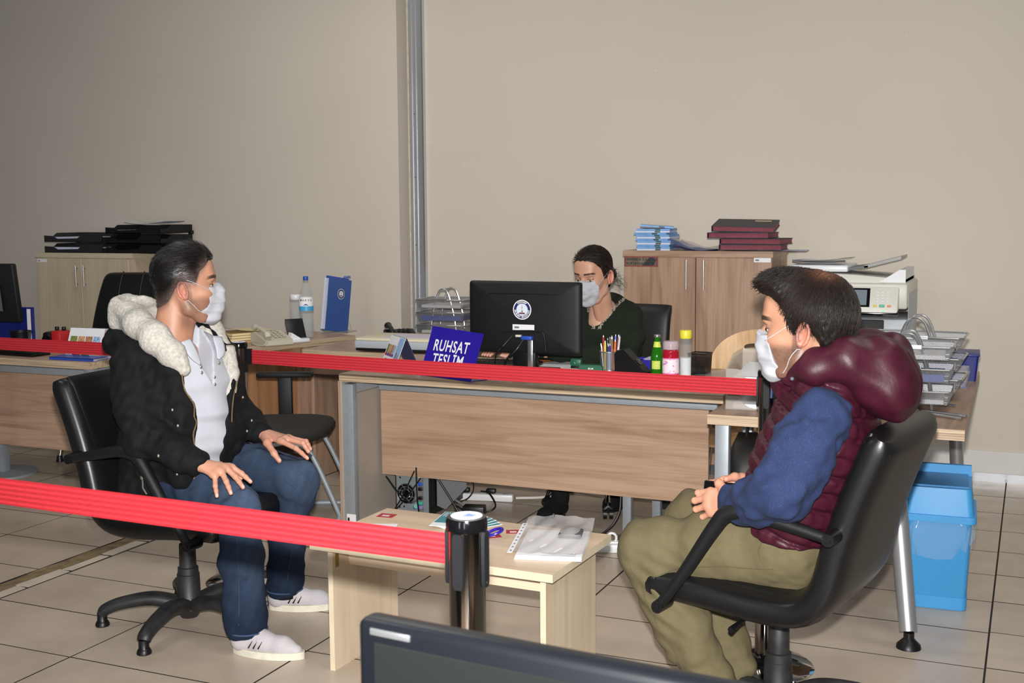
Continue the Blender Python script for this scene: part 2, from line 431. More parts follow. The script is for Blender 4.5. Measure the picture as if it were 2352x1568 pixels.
wb = MB(); wb.box(-3.70, 4, 6.955, 7.10, 0.05, 4.2)
w1 = structure(wb.build('wall_back', M_WALL, smooth=0)); w1['label'] = 'plain beige painted partition wall behind the desks'
wl = MB(); wl.box(-10, -3.781, 6.795, 7.10, 0.0, 4.2)
w2 = structure(wl.build('wall_left', M_WALL2, smooth=0)); w2['label'] = 'plain beige painted wall left of the aluminium profile'
tr = MB(); tr.box(-3.781, -3.668, 6.935, 6.97, 0.0, 4.2)
for a, b, d in ((-3.757, -3.748, 0.008), (-3.727, -3.718, 0.008)): tr.box(a, b, 6.935 - d, 6.94, 0, 4.2)
trim1 = structure(tr.build('trim_1', M_ALU, smooth=0)); trim1['label'] = 'ribbed grey aluminium upright between the two walls'
t2 = MB(); t2.box(-3.674, -3.664, 6.922, 6.97, 0.0, 4.2); t2.build('profile_edge', M_ALU2, trim1, smooth=0)
t3 = MB(); t3.box(-3.782, -3.770, 6.93, 6.972, 0, 4.2); t3.build('sealant_bead', plain('sealant', rgb(196, 186, 168), 0.7, var=0.15, vscale=30), trim1, smooth=0)
for z in (1.28, 1.72, 2.13):
    s = MB(); s.cyl((-3.737, 6.937, z), (-3.737, 6.931, z), 0.004, n=10); s.build('screw', M_GREYD, trim1)
sk = MB(); sk.box(-3.664, 4, 6.945, 6.97, 0.046, 0.168)
b1 = structure(sk.build('baseboard_right', M_SKIRT, smooth=0)); b1['label'] = 'white skirting board on an aluminium channel'
al = MB(); al.box(-3.664, 4, 6.928, 6.97, 0.0, 0.022); al.box(-3.664, 4, 6.936, 6.97, 0.022, 0.046); al.build('aluminium_channel', M_ALU, b1, smooth=0)

# ================================================================== desks
def slab(mb, x0, x1, y0, y1, z0, z1): mb.box(x0, x1, y0, y1, z0, z1, 0, side=1)
def small_sticker(parent, name, mats, cx, cy, cz, w, h, ny=-1):
    m = MB(); m.box(cx - w / 2, cx + w / 2, cy - 0.0006, cy, cz - h / 2, cz + h / 2); m.box(cx - w * .42, cx - w * .2, cy - .0009, cy - .0006, cz - h * .2, cz + h * .15, 1)
    return m.build(name, mats, parent, smooth=0)

# -- main desk
X0, X1, YF, ZT = -2.955, -1.138, 4.705, 0.75
desk = thing('office_desk', 'wide walnut desk with grey steel frame behind the red belt', 'desk', (0, 0, 0))
m = MB(); slab(m, X0, X1, YF, 5.50, 0.715, ZT); m.build('desk_top', [M_WOOD, M_EDGE], desk, smooth=0)
m = MB(); m.box(X0 - .008, X0 + .010, 4.715, 5.48, 0.0, 0.714, 0, side=1); m.build('side_panel', [M_TAUPE, M_TAUPE], desk, smooth=0)
m = MB(); m.box(X0 - .010, X0 - .002, 4.710, 4.7155, 0.0, 0.714); m.build('raw_edge', M_WOODZ, desk, smooth=0)
m = MB(); m.rbox(X0 + .004, X0 + .060, 4.725, 4.765, 0.0, 0.700, 0.003); m.build('leg', M_GREY, desk)
m = MB(); m.rbox(X0 + .010, X0 + .060, 5.42, 5.46, 0.0, 0.700, 0.003); m.build('leg', M_GREY, desk)
m = MB(); m.rbox(X0 + .012, X0 + .058, 4.765, 5.46, 0.655, 0.700, 0.003); m.build('cross_beam', M_GREY, desk)
m = MB(); m.rbox(X0 + .058, X1 - .09, 4.97, 5.01, 0.640, 0.690, 0.003); m.build('rail', M_GREY, desk)
m = MB(); m.box(-2.93, -1.283, 5.045, 5.063, 0.206, 0.640, 0, side=0); m.build('modesty_panel', M_WOOD, desk, smooth=0)
for xa, ya in ((-1.68, 5.05), (-1.617, 5.30)):
    m = MB(); m.rbox(xa, xa + .040, ya, ya + .04, 0.0, 0.70, 0.003); m.build('leg', M_GREY, desk)
m = MB(); m.rbox(-1.70, -1.55, 4.98, 5.40, 0.0, 0.02, .003); m.build('foot_rail', M_GREYD, desk)
small_sticker(desk, 'inventory_sticker', [M_PAPER, M_INK], -2.06, 4.970, 0.690, .072, .012)
small_sticker(desk, 'barcode_sticker', [M_PAPER, M_INKD], -2.915, 4.7235, 0.055, .05, .05)

# -- lower corner desk on the right (L-shaped top)
d2 = thing('corner_desk', 'lower walnut L-shaped desk against the right end of the main desk', 'desk')
poly = [(-1.130, 4.42), (-0.205, 4.42), (-0.225, 6.06), (-0.80, 6.06), (-0.80, 5.02), (-1.130, 5.02)]
m = MB(); m.prism(poly, 0.681, 0.72, mi=0, side=1); m.build('desk_top', [M_WOODY, M_EDGE], d2, smooth=0)
m = MB(); m.rbox(-1.112, -1.058, 4.47, 4.51, 0.0, 0.680, .003); m.build('leg', M_GREY, d2)
m = MB(); m.rbox(-1.112, -1.072, 4.95, 4.99, 0.0, 0.680, .003); m.build('leg', M_GREY, d2)
m = MB(); m.box(-1.10, -0.62, 4.52, 4.96, 0.365, 0.372); m.box(-1.10, -.62, 4.515, 4.521, 0.335, .372); m.build('steel_shelf', M_GREY, d2, smooth=0)
m = MB(); m.box(-1.06, -0.80, 4.990, 5.005, 0.30, 0.68); m.build('back_board', M_BROWN, d2, smooth=0)
m = MB(); m.cyl((-0.44, 4.36, 0.66), (-0.352, 4.16, 0.055), 0.034, 0.030, 20); m.build('slanted_leg', M_ALU, d2)
m = MB(); m.lathe([(0.018, .055), (.018, .035), (.022, .030), (.040, .012), (.042, 0.0)], 20, (-0.349, 4.152, 0)); m.build('rubber_foot', M_BLACK, d2)
m = MB(); m.cyl((-0.33, 5.90, 0.68), (-0.29, 5.98, 0.0), 0.032, 0.030, 16); m.build('slanted_leg', M_ALU, d2)

# -- low side table joining the back of the main desk on the left
d3 = thing('side_desk', 'walnut side desk behind the calendar, carrying the grey scanner', 'desk')
m = MB(); slab(m, -3.72, -2.975, 5.55, 6.62, 0.705, 0.74); m.build('desk_top', [M_WOOD, M_EDGE], d3, smooth=0)
m = MB(); m.box(-3.70, -3.68, 5.60, 6.60, 0, 0.705); m.build('side_panel', M_WOODZ, d3, smooth=0)
m = MB(); m.box(-3.02, -3.00, 5.60, 6.60, 0, 0.705); m.build('side_panel', M_WOODZ, d3, smooth=0)
m = MB(); m.box(-3.68, -3.02, 5.60, 5.616, .60, 0.704); m.build('drawer_front', M_WOOD, d3, smooth=0)

# -- return desk with pedestal beside the visitor chair (turned 72 degrees)
d4 = thing('return_desk', 'walnut return desk with telephone and bottles near the left wall', 'desk', (-4.03, 5.508, 0), 71.5)
# local x runs along its long front edge, local -y faces the room
m = MB(); slab(m, -0.10, 0.76, 0.0, 0.50, 0.712, 0.75); m.build('desk_top', [M_WOOD, M_EDGE], d4, smooth=0)
m = MB(); m.box(0.36, 0.75, 0.015, 0.48, 0.10, 0.711); m.build('pedestal', M_WOODZ, d4, smooth=0)
m = MB(); m.box(0.385, 0.735, 0.004, 0.0145, 0.13, 0.66); m.build('pedestal_door', M_WOODZ, d4, smooth=0)
m = MB(); m.box(0.40, 0.70, 0.05, 0.45, 0.0, 0.10); m.build('plinth', M_GREYD, d4, smooth=0)
m = MB(); m.box(-0.08, 0.36, 0.06, 0.075, 0.10, 0.711); m.build('modesty_panel', M_BROWN, d4, smooth=0)
m = MB(); m.box(-0.09, -0.07, 0.03, 0.48, 0.0, 0.711); m.build('side_panel', M_WOODZ, d4, smooth=0)

# -- desk of the workplace at the left edge of the photograph
d5 = thing('office_desk', 'walnut desk at the left picture edge with calendar and stamp on it', 'desk')
m = MB(); slab(m, -6.3, -4.36, 4.60, 5.34, 0.715, 0.75); m.build('desk_top', [M_WOOD, M_EDGE], d5, smooth=0)
m = MB(); m.rbox(-6.2, -4.42, 4.80, 4.84, 0.640, 0.714, .003); m.build('rail', M_GREY, d5)
m = MB(); m.box(-6.2, -4.45, 4.905, 4.923, 0.206, 0.640); m.build('modesty_panel', M_WOOD, d5, smooth=0)
m = MB(); m.rbox(-4.43, -4.375, 4.63, 4.67, 0, .714, .003); m.build('leg', M_GREY, d5)
m = MB(); m.rbox(-4.43, -4.375, 5.24, 5.28, 0, .714, .003); m.build('leg', M_GREY, d5)
m = MB(); m.rbox(-5.52, -5.42, 4.99, 5.05, 0, .70, .003); m.build('leg', M_GREY, d5)
m = MB(); m.lathe([(.20, 0), (.20, .012), (.16, .016), (.05, .02)], 28, (-5.46, 5.02, 0)); m.build('foot_plate', M_GREY, d5)
small_sticker(d5, 'inventory_sticker', [M_PAPER, M_INK], -5.02, 4.7995, 0.700, .075, .012)

# -- coffee table in front of the counter
ct = thing('coffee_table', 'pale beech coffee table with plank legs in front of the main desk', 'table', (-1.68, 3.40, 0), -2.0)
m = MB(); m.box(-0.43, 0.43, -0.243, 0.235, 0.415, 0.44, 0, side=1); m.build('table_top', [M_BEECH, M_BEECHEDGE], ct, smooth=0)
for sx in (-1, 1):
    m = MB(); a = sx * .38; m.box(a - .009, a + .009, -0.20, 0.20, 0.0, 0.4145, 0, side=0); m.box(a - .0092, a + .0092, -0.2012, -0.1995, 0, .4145, 1)
    m.build('plank_leg', [M_BEECHZ, M_BEECHEDGE], ct, smooth=0)
m = MB(); m.box(-0.371, 0.371, -0.105, -0.089, 0.335, 0.4145, 0); m.build('apron', M_BEECH, ct, smooth=0)
m = MB(); m.box(-0.371, 0.371, 0.085, 0.101, 0.335, 0.4145, 0); m.build('apron', M_BEECH, ct, smooth=0)
m = MB(); m.box(-0.3725, -0.3705, -0.185, -0.165, 0.345, .405); m.build('hinge_plate', plain('brass', rgb(150, 128, 60), .4, .8), ct, smooth=0)

# ================================================================== cabinets
def cabinet(name, label, x0, x1, yf, yb, zt, wood_top, wood_door, edge, hgap=0.06, handle_z=(0.2, 0.34), st=True):
    c = thing(name, label, 'cabinet')
    m = MB(); m.box(x0 + .004, x1 - .004, yf + .02, yb, 0.06, zt - .0335); m.build('body', wood_door, c, smooth=0)
    m = MB(); m.box(x0 + .02, x1 - .02, yf + .05, yb - .02, 0, .06); m.build('plinth', M_GREYD, c, smooth=0)
    m = MB(); m.box(x0 - .003, x1 + .003, yf - .002, yb, zt - .033, zt, 0, side=1); m.build('cabinet_top', [wood_top, edge], c, smooth=0)
    xm = (x0 + x1) / 2
    for a, b, hx in ((x0 + .004, xm - .0025, xm - hgap), (xm + .0025, x1 - .004, xm + hgap)):
        m = MB(); m.rbox(a, b, yf, yf + .019, .065, zt - .039, .0015, 1); d = m.build('cabinet_door', wood_door, c, smooth=0)
        h = MB(); za, zb = zt - handle_z[1], zt - handle_z[0]
        h.cyl((hx, yf - .024, za), (hx, yf - .024, zb), .0052, n=12)
        for z in (za + .02, zb - .02): h.cyl((hx, yf - .024, z), (hx, yf, z), .0042, n=8)
        h.build('handle', M_STEEL, d)
    return c
cabR = cabinet('storage_cabinet', 'walnut two-door cabinet behind the woman, carrying magazines and folders', -2.161, -1.311, 6.50, 6.945, 1.270, M_WOOD, M_WOODZ, M_WOOD, 0.05, (0.050, 0.215))
cabL = cabinet('storage_cabinet', 'pale maple two-door cabinet at left carrying black letter trays', -6.497, -5.661, 6.38, 6.790, 1.228, M_BEECH, M_BEECHZ, M_BEECHEDGE, 0.035, (0.085, 0.235))
# signs and stickers on them
m = MB(); m.box(-2.155, -1.955, 6.4985, 6.4995, 1.178, 1.238); sg = m.build('fire_sign', plain('faded_red', rgb(138, 58, 56), .6, var=.15), cabR, smooth=0)
sg['label'] = 'worn red-framed sign reading YANGINDA ILK ONCE KURTARILACAKTIR'
m = MB(); m.box(-2.147, -1.963, 6.4976, 6.4984, 1.185, 1.231); m.build('sign_ground', plain('worn_brass_ground', rgb(112, 98, 82), .5, var=.35, vscale=14), sg, smooth=0)
m = MB(); fr = lambda x, z: ((x, 6.4974, z), (1, 0, 0), (0, 0, 1))
text_on(m, 'YANGINDA İLK ÖNCE', fr(-2.056, 1.219), .0200, .0004, .86); text_on(m, 'KURTARILACAKTIR', fr(-2.060, 1.196), .0200, .0004, .86); m.build('sign_lettering', M_INKD, sg, smooth=0)
m = MB(); m.prism([(0, 0), (.07, 0), (.085, .03), (.07, .046), (.045, .046), (.02, .02)], 0, .0004, ((-2.052, 6.4975, 1.185), (1, 0, 0), (0, 0, 1), (0, -1, 0))); m.build('peeled_patch', plain('dark_smear', rgb(52, 52, 56), .5, var=.3, vscale=40), sg, smooth=0)
small_sticker(cabR, 'inventory_sticker', [M_PAPER, M_INK], -1.365, 6.4995, 1.222, .092, .024)
small_sticker(cabL, 'inventory_sticker', [M_PAPER, M_INK], -6.44, 6.3795, 1.172, .088, .022)
# ================================================================== chairs
def shell_strip(mb, prof, hw, thick, mi=0, nw=10, bow=0.0):
    """upholstered L-shell: profile (x,z) list swept over width, padded and rounded"""
    P = [Vector((x, 0, z)) for x, z in prof]; n = len(P); N = []
    for i in range(n):
        t = (P[min(i + 1, n - 1)] - P[max(i - 1, 0)]).normalized(); N.append(Vector((-t.z, 0, t.x)))
    ring = []
    K = 24
    for i in range(n):
        end = min(i, n - 1 - i); sc = 1.0 if end > 2 else (0.55, 0.84, 0.96)[end]
        w = hw[i] if hasattr(hw, '__len__') else hw
        row = []
        for k in range(K):
            a = 2 * math.pi * k / K; ca, sa = math.cos(a), math.sin(a)
            e = 0.32
            cx_ = math.copysign(abs(ca) ** e, ca); cz_ = math.copysign(abs(sa) ** (0.62), sa)
            y = w * cx_ * (0.97 + 0.03 * sc); d = thick / 2 * cz_ * sc
            q = P[i] + N[i] * (d + (bow * (1 - (y / w) ** 2) if sa < 0 else 0) * -1)
            row.append((q.x, y, q.z))
        ring.append(row)
    vs = [p for row in ring for p in row]
    fs = [(i * K + k, i * K + (k + 1) % K, (i + 1) * K + (k + 1) % K, (i + 1) * K + k) for i in range(n - 1) for k in range(K)]
    fs += [tuple(range(K - 1, -1, -1)), tuple((n - 1) * K + k for k in range(K))]
    fs = [tuple(reversed(f)) for f in fs]
    mb.add(vs, fs, mi)
def piping(mb, prof, hw, off, side, r=0.0035, mi=0):
    P = [Vector((x, 0, z)) for x, z in prof]; n = len(P); pts = []
    for i in range(n):
        t = (P[min(i + 1, n - 1)] - P[max(i - 1, 0)]).normalized(); N = Vector((-t.z, 0, t.x))
        w = hw[i] if hasattr(hw, '__len__') else hw
        q = P[i] + N * off; pts.append((q.x, side * w, q.z))
    mb.tube(pts, r, 6, mi)
def arm_chair(label, loc, rz, base_rot=42):
    c = thing('office_armchair', label, 'chair', loc, rz, None)
    ctrl = [(0.305, 0.425), (0.26, 0.430), (0.12, 0.425), (-0.04, 0.412), (-0.145, 0.425), (-0.205, 0.49), (-0.235, 0.60), (-0.275, 0.73), (-0.325, 0.86), (-0.35, 0.915)]
    prof = [(p.x, p.z) for p in spline([(x, 0, z) for x, z in ctrl], 4)]
    hw = [0.262 - (0.0 if i < 20 else 0.012 * (i - 20) / 16) for i in range(len(prof))]
    m = MB(); shell_strip(m, prof, hw, 0.098, bow=.0); m.build('seat_shell', M_LEATHER, c, smooth=60)
    # padded inner cushion of the backrest and seat
    inner = [(x + 0.030, z + .012) if z > .5 else (x, z + .036) for x, z in prof]
    m = MB(); shell_strip(m, [q for q in inner if q[1] > .53], 0.222, 0.036); m.build('back_cushion', M_LEATHER, c, smooth=60)
    m = MB(); shell_strip(m, [q for q in inner if q[0] > -.13 and q[1] < .5], 0.215, 0.04); m.build('seat_cushion', M_LEATHER, c, smooth=60)
    for s in (-1, 1):
        m = MB(); piping(m, prof[2:-2], [w * .905 for w in hw[2:-2]], 0.0345, s, .003); piping(m, prof[2:-2], [w * .905 for w in hw[2:-2]], -0.0345, s, .003)
        m.build('piping', M_LEATHER2, c)
    for s in (-1, 1):
        y = s * 0.304
        path = spline([(0.238, y, 0.395), (0.16, y, 0.505), (0.075, y, 0.64), (0.035, y, 0.688), (-0.03, y, 0.698), (-0.13, y, 0.680), (-0.245, y, 0.657)], 6)
        rr = [0.014 + 0.008 * math.sin(math.pi * min(1, i / (len(path) - 1))) for i in range(len(path))]
        m = MB(); m.tube(path, rr, 12, flat=1.0); arm = m.build('armrest', M_BLACKM, c, smooth=70)
        for px, pz in ((0.238, 0.395), (-0.245, 0.657)):
            m = MB(); m.cyl((px, s * 0.25, pz), (px, s * 0.318, pz), 0.020, 0.017, 16); m.cyl((px, s * .318, pz), (px, s * .321, pz), 0.008, n=6); m.build('arm_bolt', M_BLACK, arm)
    m = MB(); m.rbox(-0.11, 0.11, -0.09, 0.09, 0.335, 0.385, .01); m.build('tilt_mechanism', M_BLACK, c)
    m = MB(); m.tube([(0.03, 0.09, 0.355), (0.04, .2, .352), (.045, .25, .345)], [.006, .006, .009], 8); m.build('height_lever', M_BLACK, c)
    m = MB(); m.cyl((0, 0, 0.22), (0, 0, 0.345), 0.0125, n=16); m.build('gas_lift', M_CHROME, c)
    m = MB(); m.lathe([(0.028, .30), (0.030, .296), (.031, .215), (.037, .212), (.038, .19), (.041, .187), (.043, .085), (.047, .08)], 24); m.build('column_sleeve', M_BLACKDUST, c)
    b = MB(); b.lathe([(0.050, .085), (.052, .06), (.040, .045), (.030, .028)], 20); b = b.build('base_hub', M_BLACKDUST, c)
    for k in range(5):
        a = RAD(k * 72 + base_rot); d = Vector((math.cos(a), math.sin(a), 0))
        m = MB(); pts = spline([d * .03 + Vector((0, 0, .075)), d * .13 + Vector((0, 0, .098)), d * .24 + Vector((0, 0, .084)), d * .30 + Vector((0, 0, .062)), d * .315 + Vector((0, 0, .045))], 5)
        m.tube(pts, [.036 - .012 * i / len(pts) for i in range(len(pts))], 10, flat=0.8); leg = m.build('base_leg', M_BLACKDUST, c, smooth=60)
        m = MB(); e = d * .315; m.lathe([(.018, .05), (.018, .022), (.021, .018), (.025, .010), (.026, .003), (.024, 0.0)], 16, (e.x, e.y, 0)); m.build('glide', M_BLACK, leg)
    return c
chairA = arm_chair('black leather armchair on a five-legged base under the man in the hooded jacket', (-2.80, 3.40, 0), 2, 62)
chairB = arm_chair('black leather armchair under the man in the burgundy vest', (-0.645, 3.386, 0), 170, -69)

def star_base(c, r=.30, z0=0.0, caster=True, chrome=True, ang=0, zc=.12):
    mt = M_CHROME if chrome else M_BLACKDUST
    m = MB(); m.cyl((0, 0, .20), (0, 0, .43), .014, n=14); m.build('gas_lift', M_CHROME, c)
    m = MB(); m.lathe([(.030, .30), (.034, .10), (.040, .07)], 20); m.build('column_sleeve', M_BLACK, c)
    for k in range(5):
        a = RAD(k * 72 + ang); d = Vector((math.cos(a), math.sin(a), 0))
        zz = .075 if caster else .03
        m = MB(); m.tube(spline([d * .02 + Vector((0, 0, zc)), d * .14 + Vector((0, 0, zc + .01)), d * (r - .04) + Vector((0, 0, zc - .02)), d * r + Vector((0, 0, zz))], 5), .014, 10, flat=1.2); leg = m.build('base_leg', mt, c, smooth=60)
        e = d * r; q = Vector((-d.y, d.x, 0))
        m = MB()
        if caster:
            for s in (-1, 1):
                m.cyl(e + q * (s * .006) + Vector((0, 0, .026)), e + q * (s * .024) + Vector((0, 0, .026)), .026, n=18)
            m.tube([e + q * -.02 + Vector((0, 0, .045)), e + Vector((0, 0, .062)), e + q * .02 + Vector((0, 0, .045))], .012, 8); m.cyl(e + Vector((0, 0, .05)), e + Vector((0, 0, .08)), .008, n=8)
            m.build('caster', M_BLACK, leg)
        else:
            m.lathe([(.017, .04), (.018, .02), (.022, .01), (.022, 0)], 14, (e.x, e.y, 0)); m.build('glide', M_BLACK, leg)
# task chair of the woman
wc = thing('office_chair', 'black swivel chair on a chrome castor base behind the main desk', 'chair', (-1.98, 5.67, 0), -95)
star_base(wc, .31, ang=-45)
m = MB(); prof = [(.24, .45), (.2, .468), (.05, .462), (-.12, .46), (-.20, .462)]; shell_strip(m, [(p.x, p.z) for p in spline([(x, 0, z) for x, z in prof], 4)], .25, .08); m.build('seat', M_LEATHER2, wc, smooth=60)
m = MB(); prof = [(-.22, .55), (-.25, .66), (-.25, .80), (-.27, .94), (-.30, 1.005)]; shell_strip(m, [(p.x, p.z) for p in spline([(x, 0, z) for x, z in prof], 4)], .245, .06); m.build('backrest', M_LEATHER2, wc, smooth=60)
for s in (-1, 1):
    m = MB(); m.tube(spline([(.10, s * .27, .46), (.10, s * .30, .60), (.05, s * .30, .665), (-.12, s * .30, .67), (-.24, s * .27, .66)], 5), .017, 10); m.build('armrest', M_BLACKM, wc, smooth=60)
m = MB(); m.tube([(-.12, 0, .42), (-.24, 0, .46), (-.28, 0, .62)], .02, 8, flat=2); m.build('back_bracket', M_BLACK, wc)
# high-back chair behind the left desk
hc = thing('executive_chair', 'black leather high-back chair with chrome base behind the left desk', 'chair', (-5.13, 5.62, 0), -75)
star_base(hc, .34, caster=False, ang=6, zc=.20)
m = MB(); prof = [(.26, .44), (.22, .47), (.05, .465), (-.14, .46), (-.22, .465)]; shell_strip(m, [(p.x, p.z) for p in spline([(x, 0, z) for x, z in prof], 4)], .26, .11); m.build('seat', M_LEATHER, hc, smooth=60)
m = MB(); prof = [(-.20, .50), (-.25, .62), (-.24, .76), (-.27, .91), (-.32, 1.04), (-.37, 1.105)]; pp = [(p.x, p.z) for p in spline([(x, 0, z) for x, z in prof], 4)]; shell_strip(m, pp, [.275 - .07 * max(0, (z - .62) / .5) for x, z in pp], .13); m.build('backrest', M_LEATHER, hc, smooth=60)
for y in (-.07, .07):
    m = MB(); piping(m, pp[1:-1], abs(y), -.066, math.copysign(1, y), .004); m.build('seam', M_LEATHER2, hc)
for s in (-1, 1):
    m = MB(); m.tube(spline([(.16, s * .27, .46), (.18, s * .31, .60), (.10, s * .32, .68), (-.12, s * .32, .69), (-.26, s * .27, .70)], 5), .024, 10); m.build('armrest', M_LEATHER2, hc, smooth=60)
# visitor chair with T-shaped arm on a grey tube frame
vc = thing('visitor_chair', 'black padded visitor chair with one T-shaped arm on grey tube frame', 'chair', (-3.38, 4.83, 0), 24)
def pad(mb, rx, ry, z0, z1, cx=0, cy=0, n=36, e=.55):
    prof = [(.80, z0), (.95, z0 + (z1 - z0) * .25), (1, z0 + (z1 - z0) * .55), (.95, z0 + (z1 - z0) * .82), (.80, z1 - .004), (.4, z1), (.02, z1)]
    vs = []
    for r, z in prof:
        for j in range(n):
            a = 2 * math.pi * j / n; c_, s_ = math.cos(a), math.sin(a)
            vs.append((cx + rx * r * math.copysign(abs(c_) ** e, c_), cy + ry * r * math.copysign(abs(s_) ** e, s_), z))
    k = len(prof); fs = [(i * n + j, i * n + (j + 1) % n, (i + 1) * n + (j + 1) % n, (i + 1) * n + j) for i in range(k - 1) for j in range(n)] + [tuple(range(n - 1, -1, -1)), tuple((k - 1) * n + j for j in range(n))]
    mb.add(vs, fs)
m = MB(); pad(m, .245, .235, .405, .485, 0.02); m.build('seat', M_BLACKFAB, vc, smooth=70)
m = MB(); prof = [(-.26, .60), (-.285, .72), (-.30, .86)]; shell_strip(m, [(p.x, p.z) for p in spline([(x, 0, z) for x, z in prof], 4)], .21, .05); m.build('backrest', M_BLACKFAB, vc, smooth=60)
m = MB(); m.tube([(-.16, 0, .40), (-.29, 0, .43), (-.295, 0, .62)], .02, 8, flat=1.8); m.build('back_bracket', M_BLACK, vc)
for s in (1,):
    m = MB(); m.rbox(-.05, .02, s * .25 - .018, s * .25 + .018, .41, .665, .008); m.rbox(-.16, .13, s * .25 - .032, s * .25 + .032, .66, .688, .012); m.build('armrest', M_BLACKM, vc)
m = MB()
for s in (-1, 1):
    m.tube(spline([(.0, s * .20, .400), (.14, s * .21, .395), (.20, s * .215, .33), (.30, s * .22, .10), (.315, s * .22, .045), (.28, s * .22, .014), (.20, s * .22, .012), (-.22, s * .22, .012)], 6), .0125, 12)
m.tube([(-.22, -.22, .012), (-.22, .22, .012)], .0125, 12); m.build('tube_frame', M_GREY, vc, smooth=60)
# bent plywood chair between the desks
pc = thing('plywood_chair', 'pale bent plywood chair with a slot handle behind the corner desk', 'chair', (-1.165, 5.37, 0), -90)
def slot_back():
    m = MB(); n = 40; hw, z0, z1 = .245, .46, .935
    outer = []
    for k in range(n + 1):
        a = math.pi * k / n; outer.append((math.cos(a) * hw, z1 - .22 + .22 * abs(math.sin(a)) ** .75))
    outer += [(-hw * .9, z0), (hw * .9, z0)]
    sl = [(.085 * math.copysign(abs(math.cos(t)) ** .5, math.cos(t)), z1 - .085 + .018 * math.sin(t)) for t in [2 * math.pi * k / 24 for k in range(24)]]
    bm = bmesh.new()
    def bend(y, z): return (-.17 - .10 * (z - .45) + .35 * y * y, y, z)
    ov = [bm.verts.new(bend(*p)) for p in outer]; sv = [bm.verts.new(bend(*p)) for p in sl]
    es = [bm.edges.new((ov[i], ov[(i + 1) % len(ov)])) for i in range(len(ov))] + [bm.edges.new((sv[i], sv[(i + 1) % len(sv)])) for i in range(len(sv))]
    bmesh.ops.triangle_fill(bm, edges=es, use_beauty=True)
    r = bmesh.ops.solidify(bm, geom=bm.faces[:], thickness=.012)
    bmesh.ops.recalc_face_normals(bm, faces=bm.faces[:])
    m.bm(bm); return m
slot_back().build('backrest', M_PLY, pc, smooth=30)
m = MB(); pad(m, .21, .21, .435, .452, .03); m.build('seat', M_PLY, pc, smooth=50)
for sx in (-1, 1):
    for sy in (-1, 1):
        m = MB(); m.cyl((.03 + sx * .14, sy * .15, .436), (.03 + sx * .20, sy * .19, 0), .011, n=10); m.build('leg', M_CHROME, pc)

# ================================================================== barrier posts and belts
def belt_post(label, loc, rz=0):
    p = thing('barrier_post', label, 'barrier post', loc, rz)
    m = MB(); m.lathe([(.162, 0), (.162, .006), (.150, .014), (.09, .024), (.045, .032)], 40); m.build('base_plate', M_CHROME, p, smooth=50)
    m = MB(); m.lathe([(.085, .026), (.08, .036), (.05, .046), (.034, .05)], 32); m.build('base_cover', M_BLACKGLOSS, p, smooth=50)
    m = MB(); m.lathe([(.0315, .04), (.0315, .968)], 40, cap=False); m.build('pole', M_CHROMED, p, smooth=80)
    m = MB(); m.lathe([(.0325, .962), (.0355, .964), (.0355, .979), (.0335, .985), (.0005, .986)], 40); cap = m.build('cap', M_BLACKGLOSS, p, smooth=50)
    m = MB(); m.lathe([(.027, .9862), (.027, .9868), (.0005, .9869)], 32); st = m.build('cap_sticker', M_PRINTW, cap, smooth=50)
    m = MB(); m.prism([(-.006, -.012), (.014, -.008), (.016, .009), (-.002, .012)], .9870, .9872); m.build('sticker_print', plain('pale_blue_logo', rgb(120, 140, 200), .6, var=.3, vscale=90), cap, smooth=0)
    m = MB(); m.box(-.018, .012, -.0016, .0008, .9870, .98715); m.box(-.016, -.008, -.012, -.004, .987, .98715); m.build('sticker_print', plain('pale_orange_print', rgb(226, 160, 150), .6), cap, smooth=0)
    for k in range(4):
        a = RAD(90 * k); d = Vector((math.cos(a), math.sin(a), 0)); q = Vector((-d.y, d.x, 0))
        m = MB(); o = d * .031
        m.prism([(-.0095, .875), (-.0065, .866), (.0065, .866), (.0095, .875), (.0095, .955), (.006, .962), (-.006, .962), (-.0095, .955)], 0, .0065, (o, q, (0, 0, 1), d))
        m.cyl(o + d * .006 + Vector((0, 0, .874)), o + d * .0085 + Vector((0, 0, .874)), .0035, n=8); m.build('belt_slot', M_BLACKM, p, smooth=40)
    return p
postR = belt_post('chrome belt barrier post beside the man in the burgundy vest', (-0.770, 3.795, 0))
postM = dup(postR, 'chrome belt barrier post standing behind the man in the hooded jacket', (-2.905, 3.885, 0), -2)
postN = dup(postR, 'foreground chrome belt barrier post in front of the coffee table', (-0.868, 1.775, 0), 0)
postL = dup(postR, 'chrome belt barrier post beyond the left picture edge', (-4.98, 3.90, 0), 0)
postF = dup(postR, 'foreground chrome belt barrier post beyond the left picture edge', (-2.93, 1.83, 0), 0)
def belt(label, a, b, sag=0.0):
    A, B = Vector(a), Vector(b); o = thing('barrier_belt', label, 'belt', A)
    D = B - A; n = 24; m = MB(); h = .0275; t = .0009; ny = Vector((-D.y, D.x, 0)).normalized() * t
    for s in (1, -1):
        def fn(u, v): 
            w = 0.0022 * math.sin(u * 9 + v * 2)
            p = D * u + Vector((0, 0, -sag * 4 * u * (1 - u) + (v - .5) * 2 * h)) + ny * s + ny.normalized() * w
            return p[:]
        m.grid(fn, n, 6)
    o2 = m.build('webbing', M_BELT, o, smooth=180)
    for e, sg in ((Vector((0, 0, 0)), 1),):
        m = MB(); u = D.normalized(); c = e + u * (.004 * sg); q = Vector((-u.y, u.x, 0))
        m.prism([(-.004, -.031), (.016, -.031), (.016, .031), (-.004, .031)], -.006, .006, (c, u * sg, (0, 0, 1), q)); m.build('belt_clip', M_BLACKM, o, smooth=0)
    return o
belt('red belt running across in front of the main desk', (-2.862, 3.884, .930), (-0.804, 3.795, .928), .004)
